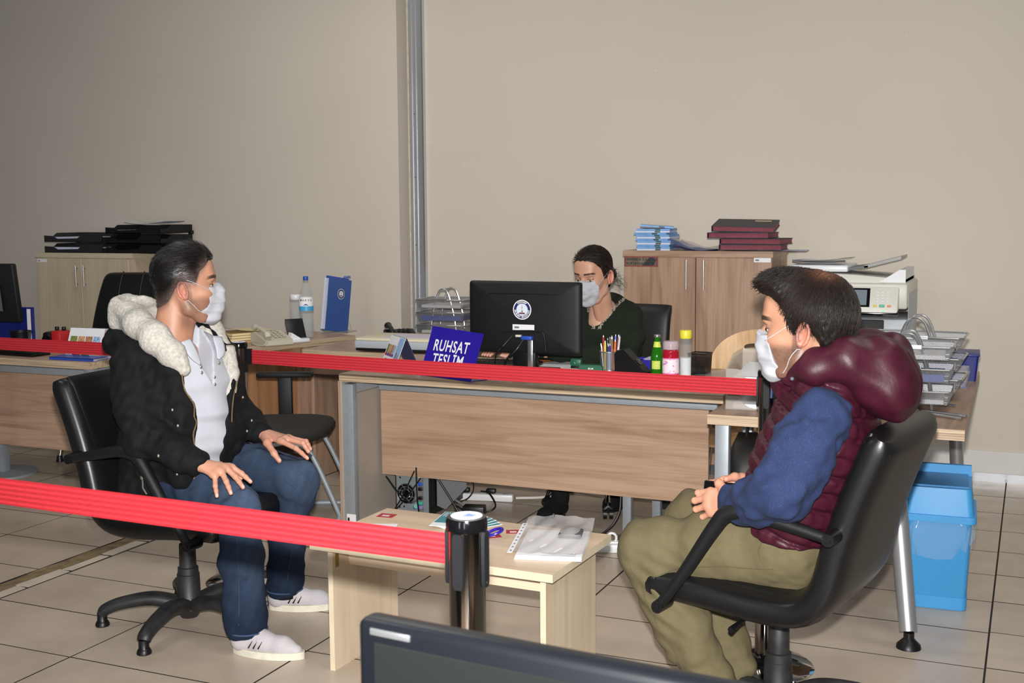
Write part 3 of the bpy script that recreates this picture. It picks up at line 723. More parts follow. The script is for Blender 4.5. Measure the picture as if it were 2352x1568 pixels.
belt('red belt at the left picture edge behind the hooded man', (-4.94, 3.90, .932), (-2.950, 3.888, .930), .003)
belt('blurred foreground red belt crossing in front of the hooded man', (-2.89, 1.83, .930), (-0.903, 1.775, .925), .004)

# ================================================================== waste bin
bn = thing('waste_bin', 'sky blue plastic waste bin with swing lid under the corner desk', 'bin', (-0.30, 4.735, 0), 3)
def frust(mb, w0, d0, w1, d1, z0, z1, r=.03, mi=0, cap=True, n=6):
    def ring(w, d, z):
        out = []
        for sx, sy, a0 in ((1, 1, 0), (-1, 1, 90), (-1, -1, 180), (1, -1, 270)):
            for k in range(n + 1):
                a = RAD(a0 + 90 * k / n); out.append((sx * (w / 2 - r) + r * math.cos(a), sy * (d / 2 - r) + r * math.sin(a), z))
        return out
    A, B = ring(w0, d0, z0), ring(w1, d1, z1); k = len(A)
    fs = [(i, (i + 1) % k, k + (i + 1) % k, k + i) for i in range(k)]
    if cap: fs += [tuple(range(k - 1, -1, -1)), tuple(range(k, 2 * k))]
    mb.add(A + B, fs, mi)
m = MB(); frust(m, .205, .25, .232, .285, .0, .345, .022); m.build('bin_body', M_BINRIB, bn, smooth=50)
m = MB(); frust(m, .212, .257, .214, .259, .004, .05, .022); m.build('foot_band', M_BIN, bn, smooth=50)
m = MB(); frust(m, .262, .315, .262, .315, .340, .366, .024); frust(m, .244, .297, .222, .272, .366, .465, .022); 
lid = m.build('lid', M_BIN, bn, smooth=50)
m = MB(); m.prism([(-.10, -.118), (.10, -.118), (.10, .118), (-.10, .118)], .466, .472); m.build('swing_flap', plain('deeper_blue_flap', rgb(50, 122, 176), .4), lid, smooth=0)
m = MB(); frust(m, .222, .03, .222, .03, .465, .50, .012)
m2 = MB(); m2.box(-.111, .111, .115, .136, .465, .505); m2.build('lid_ridge', M_BIN, lid, smooth=0)
def liner(u, v):
    a = 2 * math.pi * u; c_, s_ = math.cos(a), math.sin(a)
    w = .118 + .007 * math.sin(7 * a) * v + .004 * math.sin(23 * a + 5 * v); d = .145 + .007 * math.sin(7 * a + 1) * v
    z = .342 - (.115 + .022 * math.sin(3 * a + .8) + .012 * math.sin(11 * a)) * v
    bul = 1 + .10 * math.sin(math.pi * v) * (0.6 + .4 * math.sin(9 * a))
    return (w * bul * math.copysign(abs(c_) ** .32, c_), d * bul * math.copysign(abs(s_) ** .32, s_), z + .004 * math.sin(31 * a + 9 * v))
m = MB(); m.grid(liner, 120, 10, closeu=True); m.build('bin_liner', M_BAGFILM, bn, smooth=180)

# ================================================================== foreground monitor
fm = thing('computer_monitor', 'blurred dark monitor standing closest to the camera at bottom centre', 'monitor', (-0.679, 1.105, 0.0), -5.2)
m = MB(); m.rbox(0, .50, 0, .035, .72, 1.05, .010, 3); m.build('casing', plain('slate_bezel', rgb(10, 13, 18), .35), fm)
m = MB(); m.rbox(.024, .476, -.0015, .002, .745, 1.026, .001, 1); m.build('screen', M_SCREEN, fm, smooth=0)
m = MB(); m.rbox(.019, .072, -.0014, .001, 1.034, 1.042, .002, 2); m.build('silver_badge', M_ALU2, fm)
m = MB(); m.rbox(.22, .28, .035, .07, .60, .95, .006); m.build('stand_neck', M_BLACK, fm); m = MB(); m.rbox(.13, .37, -.08, .14, .585, .60, .006); m.build('stand_foot', M_BLACK, fm)
fd = thing('reception_counter', 'plain walnut counter under the foreground monitor, below the picture', 'counter', (-0.45, 1.15, 0), -5)
m = MB(); slab(m, -.55, .75, -.25, .28, .55, .584); m.build('counter_top', [M_WOOD, M_EDGE], fd, smooth=0)
for x in (-.53, .71):
    m = MB(); m.box(x, x + .02, -.22, .25, 0, .55); m.build('side_panel', M_WOODZ, fd, smooth=0)
# ================================================================== things on the main desk
def disc(mb, r, frame, n=32, d=0.0, mi=0, r2=None):
    O, U, V = [Vector(q) for q in frame]; W = U.cross(V)
    P = [O + U * (r * math.cos(2 * math.pi * k / n)) + V * ((r2 or r) * math.sin(2 * math.pi * k / n)) + W * d for k in range(n)]
    mb.add(P, [tuple(range(n))], mi)
def emblem(parent, frame, r, name='round_emblem', text=True):
    """round municipal sticker: white rim, navy ring with lettering, pale disc with a tower"""
    O, U, V = [Vector(q) for q in frame]; fr = (O, U, V)
    m = MB(); disc(m, r, fr, d=.0004); e = m.build(name, M_PRINTW, parent, smooth=0)
    m = MB(); disc(m, r * .90, fr, d=.0008); m.build('navy_ring', M_NAVY, e, smooth=0)
    m = MB(); disc(m, r * .62, fr, d=.0012); m.build('pale_disc', plain('pale_disc_print', rgb(214, 226, 238), .5), e, smooth=0)
    m = MB(); W = U.cross(V)
    m.prism([(-.07 * r, -.2 * r), (.07 * r, -.2 * r), (.045 * r, .5 * r), (-.045 * r, .5 * r)], .0013, .0016, (O, U, V, W)); m.prism([(-.14 * r, -.26 * r), (.14 * r, -.26 * r), (.07 * r, -.12 * r), (-.07 * r, -.12 * r)], .0013, .0016, (O, U, V, W)); m.build('tower_print', plain('tower_print', rgb(190, 192, 186), .5), e, smooth=0)
    m = MB(); m.prism([(-.40 * r, -.45 * r), (.36 * r, -.45 * r), (.26 * r, -.28 * r), (-.30 * r, -.28 * r)], .0013, .0016, (O, U, V, W)); m.prism([(-.03 * r, .20 * r), (.03 * r, .20 * r), (.03 * r, .28 * r), (-.03 * r, .28 * r)], .0017, .0019, (O, U, V, W)); m.build('fortress_print', plain('fortress_print', rgb(112, 58, 92), .5), e, smooth=0)
    if text:
        m = MB()
        for word, a0, a1, out in (('GAZİANTEP', 124, 56, True), ('ŞAHİNBEY BELEDİYESİ', 186, 354, False)):
            n = len(word)
            for i, chh in enumerate(word):
                if chh == ' ': continue
                a = RAD(a0 + (a1 - a0) * i / (n - 1)); er = U * math.cos(a) + V * math.sin(a); et = -U * math.sin(a) + V * math.cos(a)
                up = er if out else -er; ri = -et if out else et
                vs, fs = text_geo(chh, r * .235, r * .006)
                c = O + er * (r * .755) + W * .0011
                m.add([c + ri * p[0] + up * p[1] for p in vs], fs)
        m.build('ring_lettering', M_PRINTW, e, smooth=0)
    return e

mon = thing('computer_monitor', 'black monitor seen from behind on the main desk, round emblem on its back', 'monitor')
m = MB()
def monback(w, h, d0, d1, r, y0, cx, cz, mb):
    """rounded, softly domed back shell"""
    rings = []
    for k, (s, dy) in enumerate(((1.0, 0), (1.0, -.006), (.985, -.014), (.95, -.020), (.90, -.024), (.6, -.030), (.3, -.033), (.02, -.034))):
        ring = []
        for sx, sz, a0 in ((1, 1, 0), (-1, 1, 90), (-1, -1, 180), (1, -1, 270)):
            for q in range(6):
                a = RAD(a0 + 90 * q / 5); ring.append((cx + s * (sx * (w / 2 - r) + r * math.cos(a)), y0 + dy, cz + s * (sz * (h / 2 - r) + r * math.sin(a))))
        rings.append(ring)
    n = 24; vs = [p for q in rings for p in q]
    fs = [(i * n + j, i * n + (j + 1) % n, (i + 1) * n + (j + 1) % n, (i + 1) * n + j) for i in range(len(rings) - 1) for j in range(n)]
    fs += [tuple(range(n)), tuple((len(rings) - 1) * n + j for j in range(n - 1, -1, -1))]
    mb.add(vs, [tuple(reversed(f)) for f in fs])
MCX, MCZ = -2.142, 1.010
monback(.560, .335, 0, 0, .016, 5.020, MCX, MCZ, m); m.build('casing', M_BLACKM, mon, smooth=40)
m = MB(); m.rbox(MCX - .278, MCX + .278, 5.019, 5.030, MCZ - .166, MCZ + .166, .004); m.build('bezel', M_BLACK, mon)
m = MB(); m.box(MCX - .262, MCX + .262, 5.0295, 5.031, MCZ - .148, MCZ + .150); m.build('screen', M_SCREEN, mon, smooth=0)
m = MB()
for i in range(58): m.box(MCX - .165 + i * .0058, MCX - .165 + i * .0058 + .003, 4.9885, 4.990, 1.119, 1.123)
m.build('vent_slots', M_BLACKGLOSS, mon, smooth=0)
emblem(mon, ((-2.143, 4.9852, 1.049), (1, 0, 0), (0, 0, 1)), .0455)
small_sticker(mon, 'inventory_sticker', [M_PAPER, M_INK], -2.137, 4.9852, .968, .108, .026)
m = MB(); m.tube(spline([(-2.235, 4.985, .945), (-2.15, 4.982, .952), (-2.06, 4.982, .952), (-2.035, 4.983, .935), (-2.028, 4.988, .86)], 5), .004, 8); m.build('recess_rim', M_BLACKM, mon)
m = MB(); m.rbox(-2.20, -2.085, 5.0, 5.045, .765, .925, .006); m.rbox(-2.26, -2.02, 4.98, 5.16, .7505, .768, .006); m.build('stand', M_BLACK, mon)
m = MB(); m.rbox(-2.118, -2.092, 4.985, 5.0, .765, .912, .003); m.build('stand_strip', M_ALU2, mon)
m = MB(); m.rbox(-2.172, -2.146, 4.970, 4.99, .924, .934, .002); m.build('video_socket', M_OFFW, mon)
m = MB(); m.rbox(-2.137, -2.085, 4.952, 4.986, .914, .931, .004); m.build('video_plug', M_BLUE2, mon)
m = MB(); m.tube(spline([(-2.125, 4.955, .915), (-2.15, 4.93, .87), (-2.20, 4.93, .82), (-2.24, 4.98, .76)], 6), .004, 8); m.tube(spline([(-2.19, 4.985, .93), (-2.22, 4.96, .89), (-2.26, 4.95, .84), (-2.29, 5.0, .762)], 6), .003, 8); m.tube([(-2.165, 4.93, .855), (-2.185, 4.93, .835)], .009, 10); m.tube([(-2.228, 4.955, .88), (-2.24, 4.955, .868)], .007, 10); m.build('cables', M_BLACK, mon)

# blue counter sign
sg = thing('counter_sign', 'royal blue acrylic sign reading RUHSAT TESLIM on the main desk', 'sign')
BL, BR, TL, TR = Vector((-2.578, 4.800, .753)), Vector((-2.258, 4.672, .753)), Vector((-2.522, 4.83, .971)), Vector((-2.240, 4.765, .960))
TL = BL + Vector((.030, .078, .218)); TR = BR + Vector((.030, .078, .205))
Uv = (BR - BL).normalized(); Vv = ((TL - BL) - Uv * (TL - BL).dot(Uv)).normalized(); Wv = Uv.cross(Vv)
m = MB(); c4 = [BL, BR, TR, TL]; m.add([p + Wv * d for d in (-.003, 0) for p in c4], [(3, 2, 1, 0), (4, 5, 6, 7), (0, 1, 5, 4), (1, 2, 6, 5), (2, 3, 7, 6), (3, 0, 4, 7)]); m.build('sign_panel', M_BLUE, sg, smooth=0)
bk = Vector((.04, .095, 0)); m = MB(); m.add([BL + Vector((0, 0, -.0025)), BR + Vector((0, 0, -.0025)), BR + bk + Vector((0, 0, -.0025)), BL + bk + Vector((0, 0, -.0025))] + [BL, BR, BR + bk, BL + bk], [(3, 2, 1, 0), (4, 5, 6, 7), (0, 1, 5, 4), (1, 2, 6, 5), (2, 3, 7, 6), (3, 0, 4, 7)]); m.build('sign_foot', M_BLUE, sg, smooth=0)
m = MB(); ctr = (BL + BR + TL + TR) / 4
shear = (TL - BL).dot(Uv) / (TL - BL).dot(Vv)
U2 = Uv; V2 = (Vv + Uv * shear * .9)
for s_, dz in (('RUHSAT', .030), ('TESLİM', -.036)): 
    vs_, fs_ = text_geo(s_, .074, .0013, .80)
    o_ = ctr + V2 * dz - Uv * .012
    m.add([o_ + U2 * p[0] + V2 * p[1] + Wv * .0007 for p in vs_], fs_)
m.build('sign_lettering', M_PRINTW, sg, smooth=0)

# tent calendars
def calendar(label, loc, rz, w, h, d, left_desk=False):
    c = thing('desk_calendar', label, 'calendar', loc, rz)
    def leaf(y, name, mt):
        m = MB(); m.add([(-w / 2, y, .0015), (w / 2, y, .0015), (w / 2, y * .06, h), (-w / 2, y * .06, h)] + [(-w / 2, y * .97, .0015), (w / 2, y * .97, .0015), (w / 2, y * .04, h - .001), (-w / 2, y * .04, h - .001)], [(0, 1, 2, 3), (7, 6, 5, 4), (0, 4, 5, 1), (1, 5, 6, 2), (2, 6, 7, 3), (3, 7, 4, 0)]); return m.build(name, mt, c, smooth=0)
    page = leaf(-d / 2, 'front_page', M_PAPER); leaf(d / 2, 'back_board', plain('calendar_board', rgb(74, 82, 120), .6))
    m = MB(); m.box(-w / 2, w / 2, -d / 2, d / 2, 0, .0015); m.build('base_board', M_BLUE2, c, smooth=0)
    m = MB()
    n = int(w / .0085)
    for i in range(n):
        x = -w / 2 + (i + .5) * w / n
        m.tube([(x, .005 * math.cos(t), h - .004 + .006 * math.sin(t)) for t in [2 * math.pi * q / 7 for q in range(7)]], .0007, 4, closed=True)
    m.build('spiral_binding', M_STEEL, c)
    dn = Vector((0, -d / 2 * .94, -h)).normalized(); top = Vector((0, -d / 2 * .06, h)); nrm = Vector((0, -h, d / 2)).normalized() * .0008
    def pic(x0, x1, t0, t1, mt, nm='photo_print', lift=1.0):
        m = MB(); L = math.hypot(h, d / 2 * .94)
        P = [top + Vector((x, 0, 0)) + dn * (t * L) + nrm * lift for x, t in ((x0 * w, t1), (x1 * w, t1), (x1 * w, t0), (x0 * w, t0))]; m.add(P, [(0, 1, 2, 3)]); return m.build(nm, mt, page, smooth=0)
    cols = [rgb(120, 130, 70), rgb(196, 150, 110), rgb(170, 120, 90), rgb(150, 180, 220), rgb(160, 80, 80), rgb(90, 130, 70)]
    bars = [M_REDPRINT, M_BLUE2, M_REDPRINT, M_BLUE2, M_REDPRINT, M_BLUE2]
    for i in range(4):
        x = -.46 + i * .145; pic(x, x + .13, .28, .62, plain('photo_%d' % i, cols[i], .5, var=.6, vscale=120)); pic(x, x + .13, .56, .64, bars[i], 'caption_bar', 1.5)
    for i in range(2):
        x = -.37 + i * .17; pic(x, x + .15, .72, .98, plain('photo_%d' % (i + 4), cols[i + 4], .5, var=.6, vscale=120))
    pic(.165, .175, .02, .99, M_REDPRINT, 'divider_line')
    pic(.18, .495, .02, .99, plain('sky_photo', rgb(150, 190, 232), .5), 'photo_print')
    for x, k in ((.27, 0), (.38, 1)):
        sh = plain('photo_shirt_%d' % k, (rgb(190, 204, 214), rgb(216, 214, 236))[k], .6); hd = plain('photo_head_%d' % k, (rgb(96, 66, 52), rgb(150, 120, 104))[k], .6)
        pic(x - .055, x + .055, .66, .99, sh, 'photo_figure', 1.6); pic(x - .022, x + .022, .47 + .06 * k, .66, hd, 'photo_figure', 1.8)
    return c
calendar('desk calendar with pictures on the left desk beside the red stamp', (-4.50, 4.815, .75), 3, .34, .150, .12)
calendar('tent desk calendar seen nearly edge-on beside the blue sign', (-2.795, 5.00, .75), -43, .22, .150, .13)

# keyboard and mouse area in front of the woman
kb = thing('keyboard', 'black keyboard under the hands of the woman', 'keyboard', (-2.38, 5.26, .75), 8)
m = MB(); m.rbox(-.20, .20, -.065, .065, 0, .018, .004); m.build('keyboard_body', M_BLACK, kb)
m = MB()
for r_ in range(5):
    for k in range(15): m.box(-.19 + k * .0254, -.19 + k * .0254 + .021, -.055 + r_ * .022, -.055 + r_ * .022 + .018, .0178, .0235)
kk = m.build('keys', M_BLACKM, kb, smooth=0); kk['kind'] = 'stuff'
def sheet(label, loc, rz, w, d, mt=M_PAPER, name='paper_sheet', cat='paper', t=.0012, lines=0, curl=0.0, group=None):
    c = thing(name, label, cat, loc, rz, group)
    m = MB()
    def fn(u, v): return ((u - .5) * w, (v - .5) * d, t + curl * (2 * (u - .5)) ** 4)
    m.grid(fn, 8, 4); m.grid(lambda u, v: ((.5 - u) * w, (v - .5) * d, 0.0002 + curl * (2 * (u - .5)) ** 4), 8, 4); m.build('page', mt, c, smooth=180)
    if lines:
        m = MB()
        for i in range(lines): m.box(-w * .4, -w * .4 + w * (.45 + .35 * rng.random()), d * .38 - i * d * .7 / lines, d * .38 - i * d * .7 / lines + .002, t + .0002, t + .0004)
        m.build('print_lines', M_INK, c, smooth=0)
    return c
sheet('white form lying behind the monitor stand on the main desk', (-2.05, 5.36, .7505), 10, .30, .21, lines=5)
sheet('white form under the pen cup on the main desk', (-1.93, 5.31, .7508), -12, .21, .26, lines=6)
sheet('grey envelope lying flat at the front edge of the main desk', (-1.585, 4.84, .7505), 3, .17, .08, plain('grey_envelope', rgb(150, 150, 156), .6), 'envelope', 'envelope', .004)
sheet('bright orange sticky note behind the monitor', (-2.22, 5.44, .756), 5, .055, .05, M_ORANGE, 'sticky_note', 'note')
sheet('bright pink sticky note near the keyboard', (-2.37, 5.42, .755), 5, .05, .05, M_PINK, 'sticky_note', 'note')
sheet('clear plastic folder lying right of the black mesh box', (-1.25, 5.30, .7505), -20, .22, .26, M_FILM, 'plastic_folder', 'folder', .006)

def stamp_green(label, loc, rz):
    c = thing('rubber_stamp', label, 'stamp', loc, rz)
    m = MB(); m.rbox(-.026, .026, -.02, .02, .012, .045, .005); m.build('housing', M_GREENP, c); m = MB(); m.rbox(-.024, .024, -.018, .018, 0, .012, .002); m.build('foot', M_BLACK, c)
    m = MB(); m.tube([(-.006, -.021, .03), (0, -.022, .024), (.006, -.021, .03)], .0012, 5); m.build('clip', M_STEEL, c); return c
stamp_green('dark green self-inking stamp on the papers of the main desk', (-1.985, 5.27, .7515), 5)
gb = thing('clip_box', 'small green carton of clips left of the pen cup', 'box', (-1.895, 5.235, .7515), 8)
m = MB(); m.box(-.055, .045, -.025, .025, 0, .026); m.add([(.045, -.025, 0), (.055, -.025, 0), (.055, .025, 0), (.045, .025, 0), (.045, -.025, .026), (.055, -.025, .018), (.055, .025, .018), (.045, .025, .026)], [(4, 5, 6, 7), (0, 1, 5, 4), (1, 2, 6, 5), (2, 3, 7, 6)]); m.build('carton', M_GREENP, gb, smooth=0)
m = MB(); text_on(m, 'ELM', ((.0, -.0252, .009), (1, 0, 0), (0, 0, 1)), .010, .0003, 1.3); m.build('carton_lettering', M_PRINTW, gb, smooth=0)

cup = thing('pen_cup', 'round silver wire-mesh pen cup on the main desk', 'pen cup', (-1.818, 5.265, .7515))
m = MB(); m.lathe([(.041, .002), (.046, .088)], 32, cap=False); m.build('mesh_wall', M_MESHS, cup)
m = MB(); m.tube([(.046 * math.cos(t), .046 * math.sin(t), .089) for t in [2 * math.pi * k / 32 for k in range(32)]], .0022, 6, closed=True); m.build('rim', M_STEEL, cup)
m = MB(); m.lathe([(.042, 0), (.042, .003)], 32); m.build('bottom', M_STEEL, cup)
pens = [('red', M_RED, -.030, .012, -.030, .0, .155), ('yellow', M_YELLOW, -.018, -.01, -.018, -.01, .13), ('black', M_BLACK, -.012, .0, -.016, .02, .14), ('green and silver', M_GREENP, -.004, .008, -.008, .03, .145), ('violet', plain('violet_plastic', rgb(74, 40, 120), .4), .0, -.012, .0, -.02, .12), ('white', M_WHITEP, .004, .01, .002, .03, .152), ('navy', M_NAVY, .002, -.018, .003, -.025, .115), ('brown pencil-like', plain('pencil_wood', rgb(176, 120, 80), .6), .014, .0, .012, .0, .148), ('blue capped', M_BLUE2, .018, .012, .020, .03, .158), ('orange', M_ORANGE, .026, -.008, .032, -.01, .138), ('dark red', plain('dark_red_plastic', rgb(120, 34, 36), .4), .030, .008, .040, .015, .158), ('white and blue', M_WHITEP, .034, .0, .050, .0, .160), ('silver', M_STEEL, -.024, -.015, -.034, -.02, .118), ('blue', M_BLUE, .010, -.02, .012, -.03, .12)]
for nm, mt, x0, y0, x1, y1, z in pens:
    p = thing('pen', nm + ' pen standing in the silver mesh cup', 'pen', (-1.818, 5.265, .7515), 0, 'pens in the mesh cup')
    m = MB(); A, B = Vector((x0, y0, .004)), Vector((x1, y1, z)); m.tube([A, A.lerp(B, .9), B], [.0052, .0054, .0046], 8); m.build('barrel', mt, p)
    m = MB(); D = (B - A).normalized(); m.tube([B, B + D * .008], [.0034, .0024], 8); m.build('tip', M_STEEL if nm not in ('white and blue',) else M_BLUE2, p)
    m = MB(); o_ = Vector((0, -.0048, 0)); m.tube([A.lerp(B, .7) + o_, A.lerp(B, .97) + o_], .0011, 5); m.build('clip', M_STEEL, p)
ds = thing('tape_dispenser', 'black wedge-shaped tape dispenser right of the pen cup', 'dispenser', (-1.68, 5.19, .7505), -8)
m = MB(); m.prism([(-.075, .0), (.078, .0), (.082, .012), (-.030, .112), (-.062, .108), (-.078, .09)], -.032, .032, ((0, 0, 0), (1, 0, 0), (0, 0, 1), (0, -1, 0))); m.build('wedge_body', M_BLACK, ds, smooth=0)
m = MB(); m.prism([(.020, .068), (.048, .043), (.048, .046), (.020, .071)], -.018, .018, ((0, 0, 0), (1, 0, 0), (0, 0, 1), (0, -1, 0))); m.build('window_recess', M_BLACKGLOSS, ds, smooth=0)
m = MB(); m.tube([(.028, -.005, .066), (.034, .006, .063), (.036, -.004, .06)], .0016, 5); m.build('clip', M_STEEL, ds)
# bottles
gbt = thing('glass_bottle', 'small green glass bottle with a crown cap on the main desk', 'bottle', (-1.566, 5.20, .7505))
m = MB(); m.lathe([(.024, 0), (.0285, .004), (.029, .06), (.0285, .085), (.022, .115), (.0155, .135), (.0135, .150), (.0130, .170), (.0145, .172), (.0145, .176)], 28); m.build('glass', M_GLASSG, gbt, smooth=50)
m = MB(); m.lathe([(.0155, .172), (.0160, .1735), (.0155, .181), (.010, .1835), (.001, .184)], 21); m.build('crown_cap', M_STEEL, gbt)
m = MB(); m.lathe([(.0182, .127), (.0146, .147), (.0142, .152)], 28, cap=False); m.build('neck_label', plain('lime_label', rgb(206, 222, 84), .5), gbt)
m = MB()
for k in range(8):
    a0, a1 = RAD(235 + k * 10), RAD(245 + k * 10); r_ = .0294; m.add([(r_ * math.cos(a0), r_ * math.sin(a0), .028), (r_ * math.cos(a1), r_ * math.sin(a1), .028), (r_ * math.cos(a1), r_ * math.sin(a1), .066), (r_ * math.cos(a0), r_ * math.sin(a0), .066)], [(0, 1, 2, 3)])
m.build('front_label', plain('lime_label_2', rgb(198, 214, 96), .5, var=.2, vscale=120), gbt, smooth=180)
pkb = thing('flask', 'red plastic flask with a floral band and frosted cap', 'bottle', (-1.484, 5.14, .7505))
m = MB(); m.lathe([(.034, 0), (.037, .004), (.037, .098), (.036, .104), (.036, .106), (.037, .108), (.036, .113), (.037, .116), (.034, .124), (.030, .127)], 32); m.build('flask_body', M_REDLIQ, pkb, smooth=40)
def floral():
    t = NT('floral_print'); t.set(Roughness=.5); v = t.coords(); vo = t.n('ShaderNodeTexVoronoi'); vo.inputs['Scale'].default_value = 75; t.l(v, vo.inputs['Vector'])
    c1 = t.ramp(vo.outputs['Distance'], [(0.16, rgb(226, 70, 120)), (0.26, rgb(240, 226, 236))])
    c2 = t.ramp(t.noise(v, 30, 2), [(.60, (0, 0, 0, 1)), (.66, (1, 1, 1, 1))]); t.color(t.mix(c1, rgb(200, 130, 200), c2)); return t.m
m = MB(); m.lathe([(.0375, .022), (.0375, .084)], 32, cap=False); m.build('floral_band', floral(), pkb)
m = MB(); m.lathe([(.0378, .084), (.0378, .089)], 32, cap=False); m.lathe([(.0378, .017), (.0378, .022)], 32, cap=False); m.build('pink_trim', plain('pink_trim', rgb(236, 130, 196), .5), pkb)
m = MB(); m.lathe([(.035, .127), (.0355, .155), (.032, .163), (.001, .165)], 32); m.build('frosted_cap', M_FROST, pkb, smooth=50)
m = MB(); m.lathe([(.012, .127), (.010, .145), (.005, .152)], 16); m.build('spout', M_REDLIQ, pkb)
ylb = thing('water_flask', 'clear ribbed flask with a bright yellow cap', 'bottle', (-1.437, 5.216, .7505))
m = MB()
N = 36; vs_ = []
for z in (0.0, .004, .165, .172):
    for k in range(N): 
        r_ = (.0265 if 0 < z < .17 else .024) * (1 + (.02 if k % 2 else 0)); vs_.append((r_ * math.cos(2 * math.pi * k / N), r_ * math.sin(2 * math.pi * k / N), z))
m.add(vs_, [(i * N + j, i * N + (j + 1) % N, (i + 1) * N + (j + 1) % N, (i + 1) * N + j) for i in range(3) for j in range(N)]); m.build('flask_body', M_BOTTLE, ylb, smooth=0)
m = MB(); m.lathe([(.025, .002), (.0252, .082)], 28); m.build('white_powder_fill', plain('white_fill', rgb(224, 228, 234), .7), ylb)
m = MB(); m.lathe([(.0262, .170), (.0268, .172), (.0268, .204), (.025, .207), (.001, .2075)], 32); m.build('screw_cap', M_YELLOW, ylb, smooth=50)
bb = thing('mesh_box', 'square black wire-mesh box at the right end of the main desk', 'pen holder', (-1.385, 5.275, .7505), -8)
m = MB()
for a in range(4):
    c_, s_ = [(1, 0), (0, 1), (-1, 0), (0, -1)][a]; w = .042
    p = [(-w, -w), (w, -w), (w, w), (-w, w)]; q0, q1 = p[a], p[(a + 1) % 4]
    m.add([(q0[0] * .9, q0[1] * .9, .001), (q1[0] * .9, q1[1] * .9, .001), (q1[0], q1[1], .098), (q0[0], q0[1], .098)], [(0, 1, 2, 3)])
m.build('mesh_wall', M_MESHB, bb, smooth=0); m = MB(); m.tube([(-.042, -.042, .098), (.042, -.042, .098), (.042, .042, .098), (-.042, .042, .098)], .0026, 6, closed=True); m.build('rim', M_BLACK, bb)
m = MB(); m.box(-.038, .038, -.038, .038, 0, .003); m.build('bottom', M_BLACK, bb, smooth=0)
m = MB(); m.ball((0, 0, .012), .030, 8, sq=(1, 1, .35)); m.build('clip_heap', plain('steel_clips', rgb(90, 90, 92), .35, .7, var=.5, vscale=160), bb)
bt = thing('note_box', 'blue tray with loose notes behind the green bottle', 'tray', (-1.66, 5.36, .7505), 6)
m = MB(); m.box(-.07, .07, -.05, -.047, 0, .05); m.box(-.07, .07, .047, .05, 0, .05); m.box(-.07, -.067, -.05, .05, 0, .05); m.box(.067, .07, -.05, .05, 0, .05); m.box(-.07, .07, -.05, .05, 0, .003); m.build('tray_body', M_BLUE, bt, smooth=0)
m = MB(); m.grid(lambda u, v: (-.05 + .13 * u, -.04 + .08 * v, .046 + .03 * u * u + .006 * math.sin(9 * u + 4 * v)), 8, 5); m.build('crumpled_notes', M_PAPERB, bt, smooth=180)

# -- stacked clear letter trays on the corner desk
for k in range(2):
    c = thing('letter_tray', ('lower', 'upper')[k] + ' clear plastic letter tray with papers on the corner desk', 'letter tray', (-0.965, 4.72, .7205 + k * .107), 2, 'clear letter trays on the corner desk')
    w, d, h = .132, .165, .098
    m = MB(); t = .003
    m.box(-w, w, -d, d, 0, t); m.box(-w, w, d - t, d, t, h)
    for s in (-1, 1):
        x = s * (w - t / 2); m.prism([(-d, t), (d, t), (d, h), (-.03, h), (-d, h * .55)], -t / 2, t / 2, ((x, 0, 0), (0, 1, 0), (0, 0, 1), (1, 0, 0)))
    arc = [(-w, h * .55), (-w, t), (w, t), (w, h * .55), (.09, h * .55)] + [(.075 * math.cos(a), h * .52 - .045 * math.sin(a)) for a in [math.pi * q / 10 for q in range(11)]] + [(-.09, h * .55)]
    m.prism(arc, -t / 2, t / 2, ((0, -d + t / 2, 0), (1, 0, 0), (0, 0, 1), (0, -1, 0))); m.build('tray_body', M_CLEAR, c, smooth=0)
    for q in range(4):
        mm = MB(); mm.cyl(((-1) ** q * .115, (-1) ** (q // 2) * .145, -.0 if k == 0 else -.008), ((-1) ** q * .115, (-1) ** (q // 2) * .145, .004), .006, n=8); mm.build('peg', M_CLEAR, c)
    m = MB(); m.box(-.105, .11, -.15, .15, .004, .022); m.grid(lambda u, v: (-.10 + .2 * u, -.15 + .3 * v, .024 + .02 * v), 4, 6); m.build('papers', M_PAPER, c, smooth=30)
# -- black bag on the steel shelf
bag = thing('handbag', 'black handbag with looped straps on the steel shelf under the corner desk', 'bag', (-1.0, 4.74, .3725), 10)
m = MB(); rings = []
for z, w, d in ((0, .10, .10), (.01, .12, .13), (.08, .125, .13), (.16, .11, .10), (.215, .085, .04), (.225, .08, .02)):
    rings.append([(w * math.copysign(abs(math.cos(a)) ** .5, math.cos(a)), d * math.copysign(abs(math.sin(a)) ** .5, math.sin(a)) + .006 * math.sin(5 * a + z * 30), z) for a in [2 * math.pi * k / 28 for k in range(28)]])
vs_ = [p for r_ in rings for p in r_]; n = 28; m.add(vs_, [(i * n + j, i * n + (j + 1) % n, (i + 1) * n + (j + 1) % n, (i + 1) * n + j) for i in range(5) for j in range(n)] + [tuple(range(n - 1, -1, -1)), tuple(5 * n + j for j in range(n))]); m.build('bag_body', M_LEATHER2, bag, smooth=60)
for s in (-1, 1):
    m = MB(); m.tube(spline([(-.05, s * .03, .20), (-.03, s * .045, .27), (.05, s * .05, .25), (.10, s * .05, .17), (.11, s * .05, .14)], 6), .006, 8); m.build('strap', M_LEATHER2, bag)

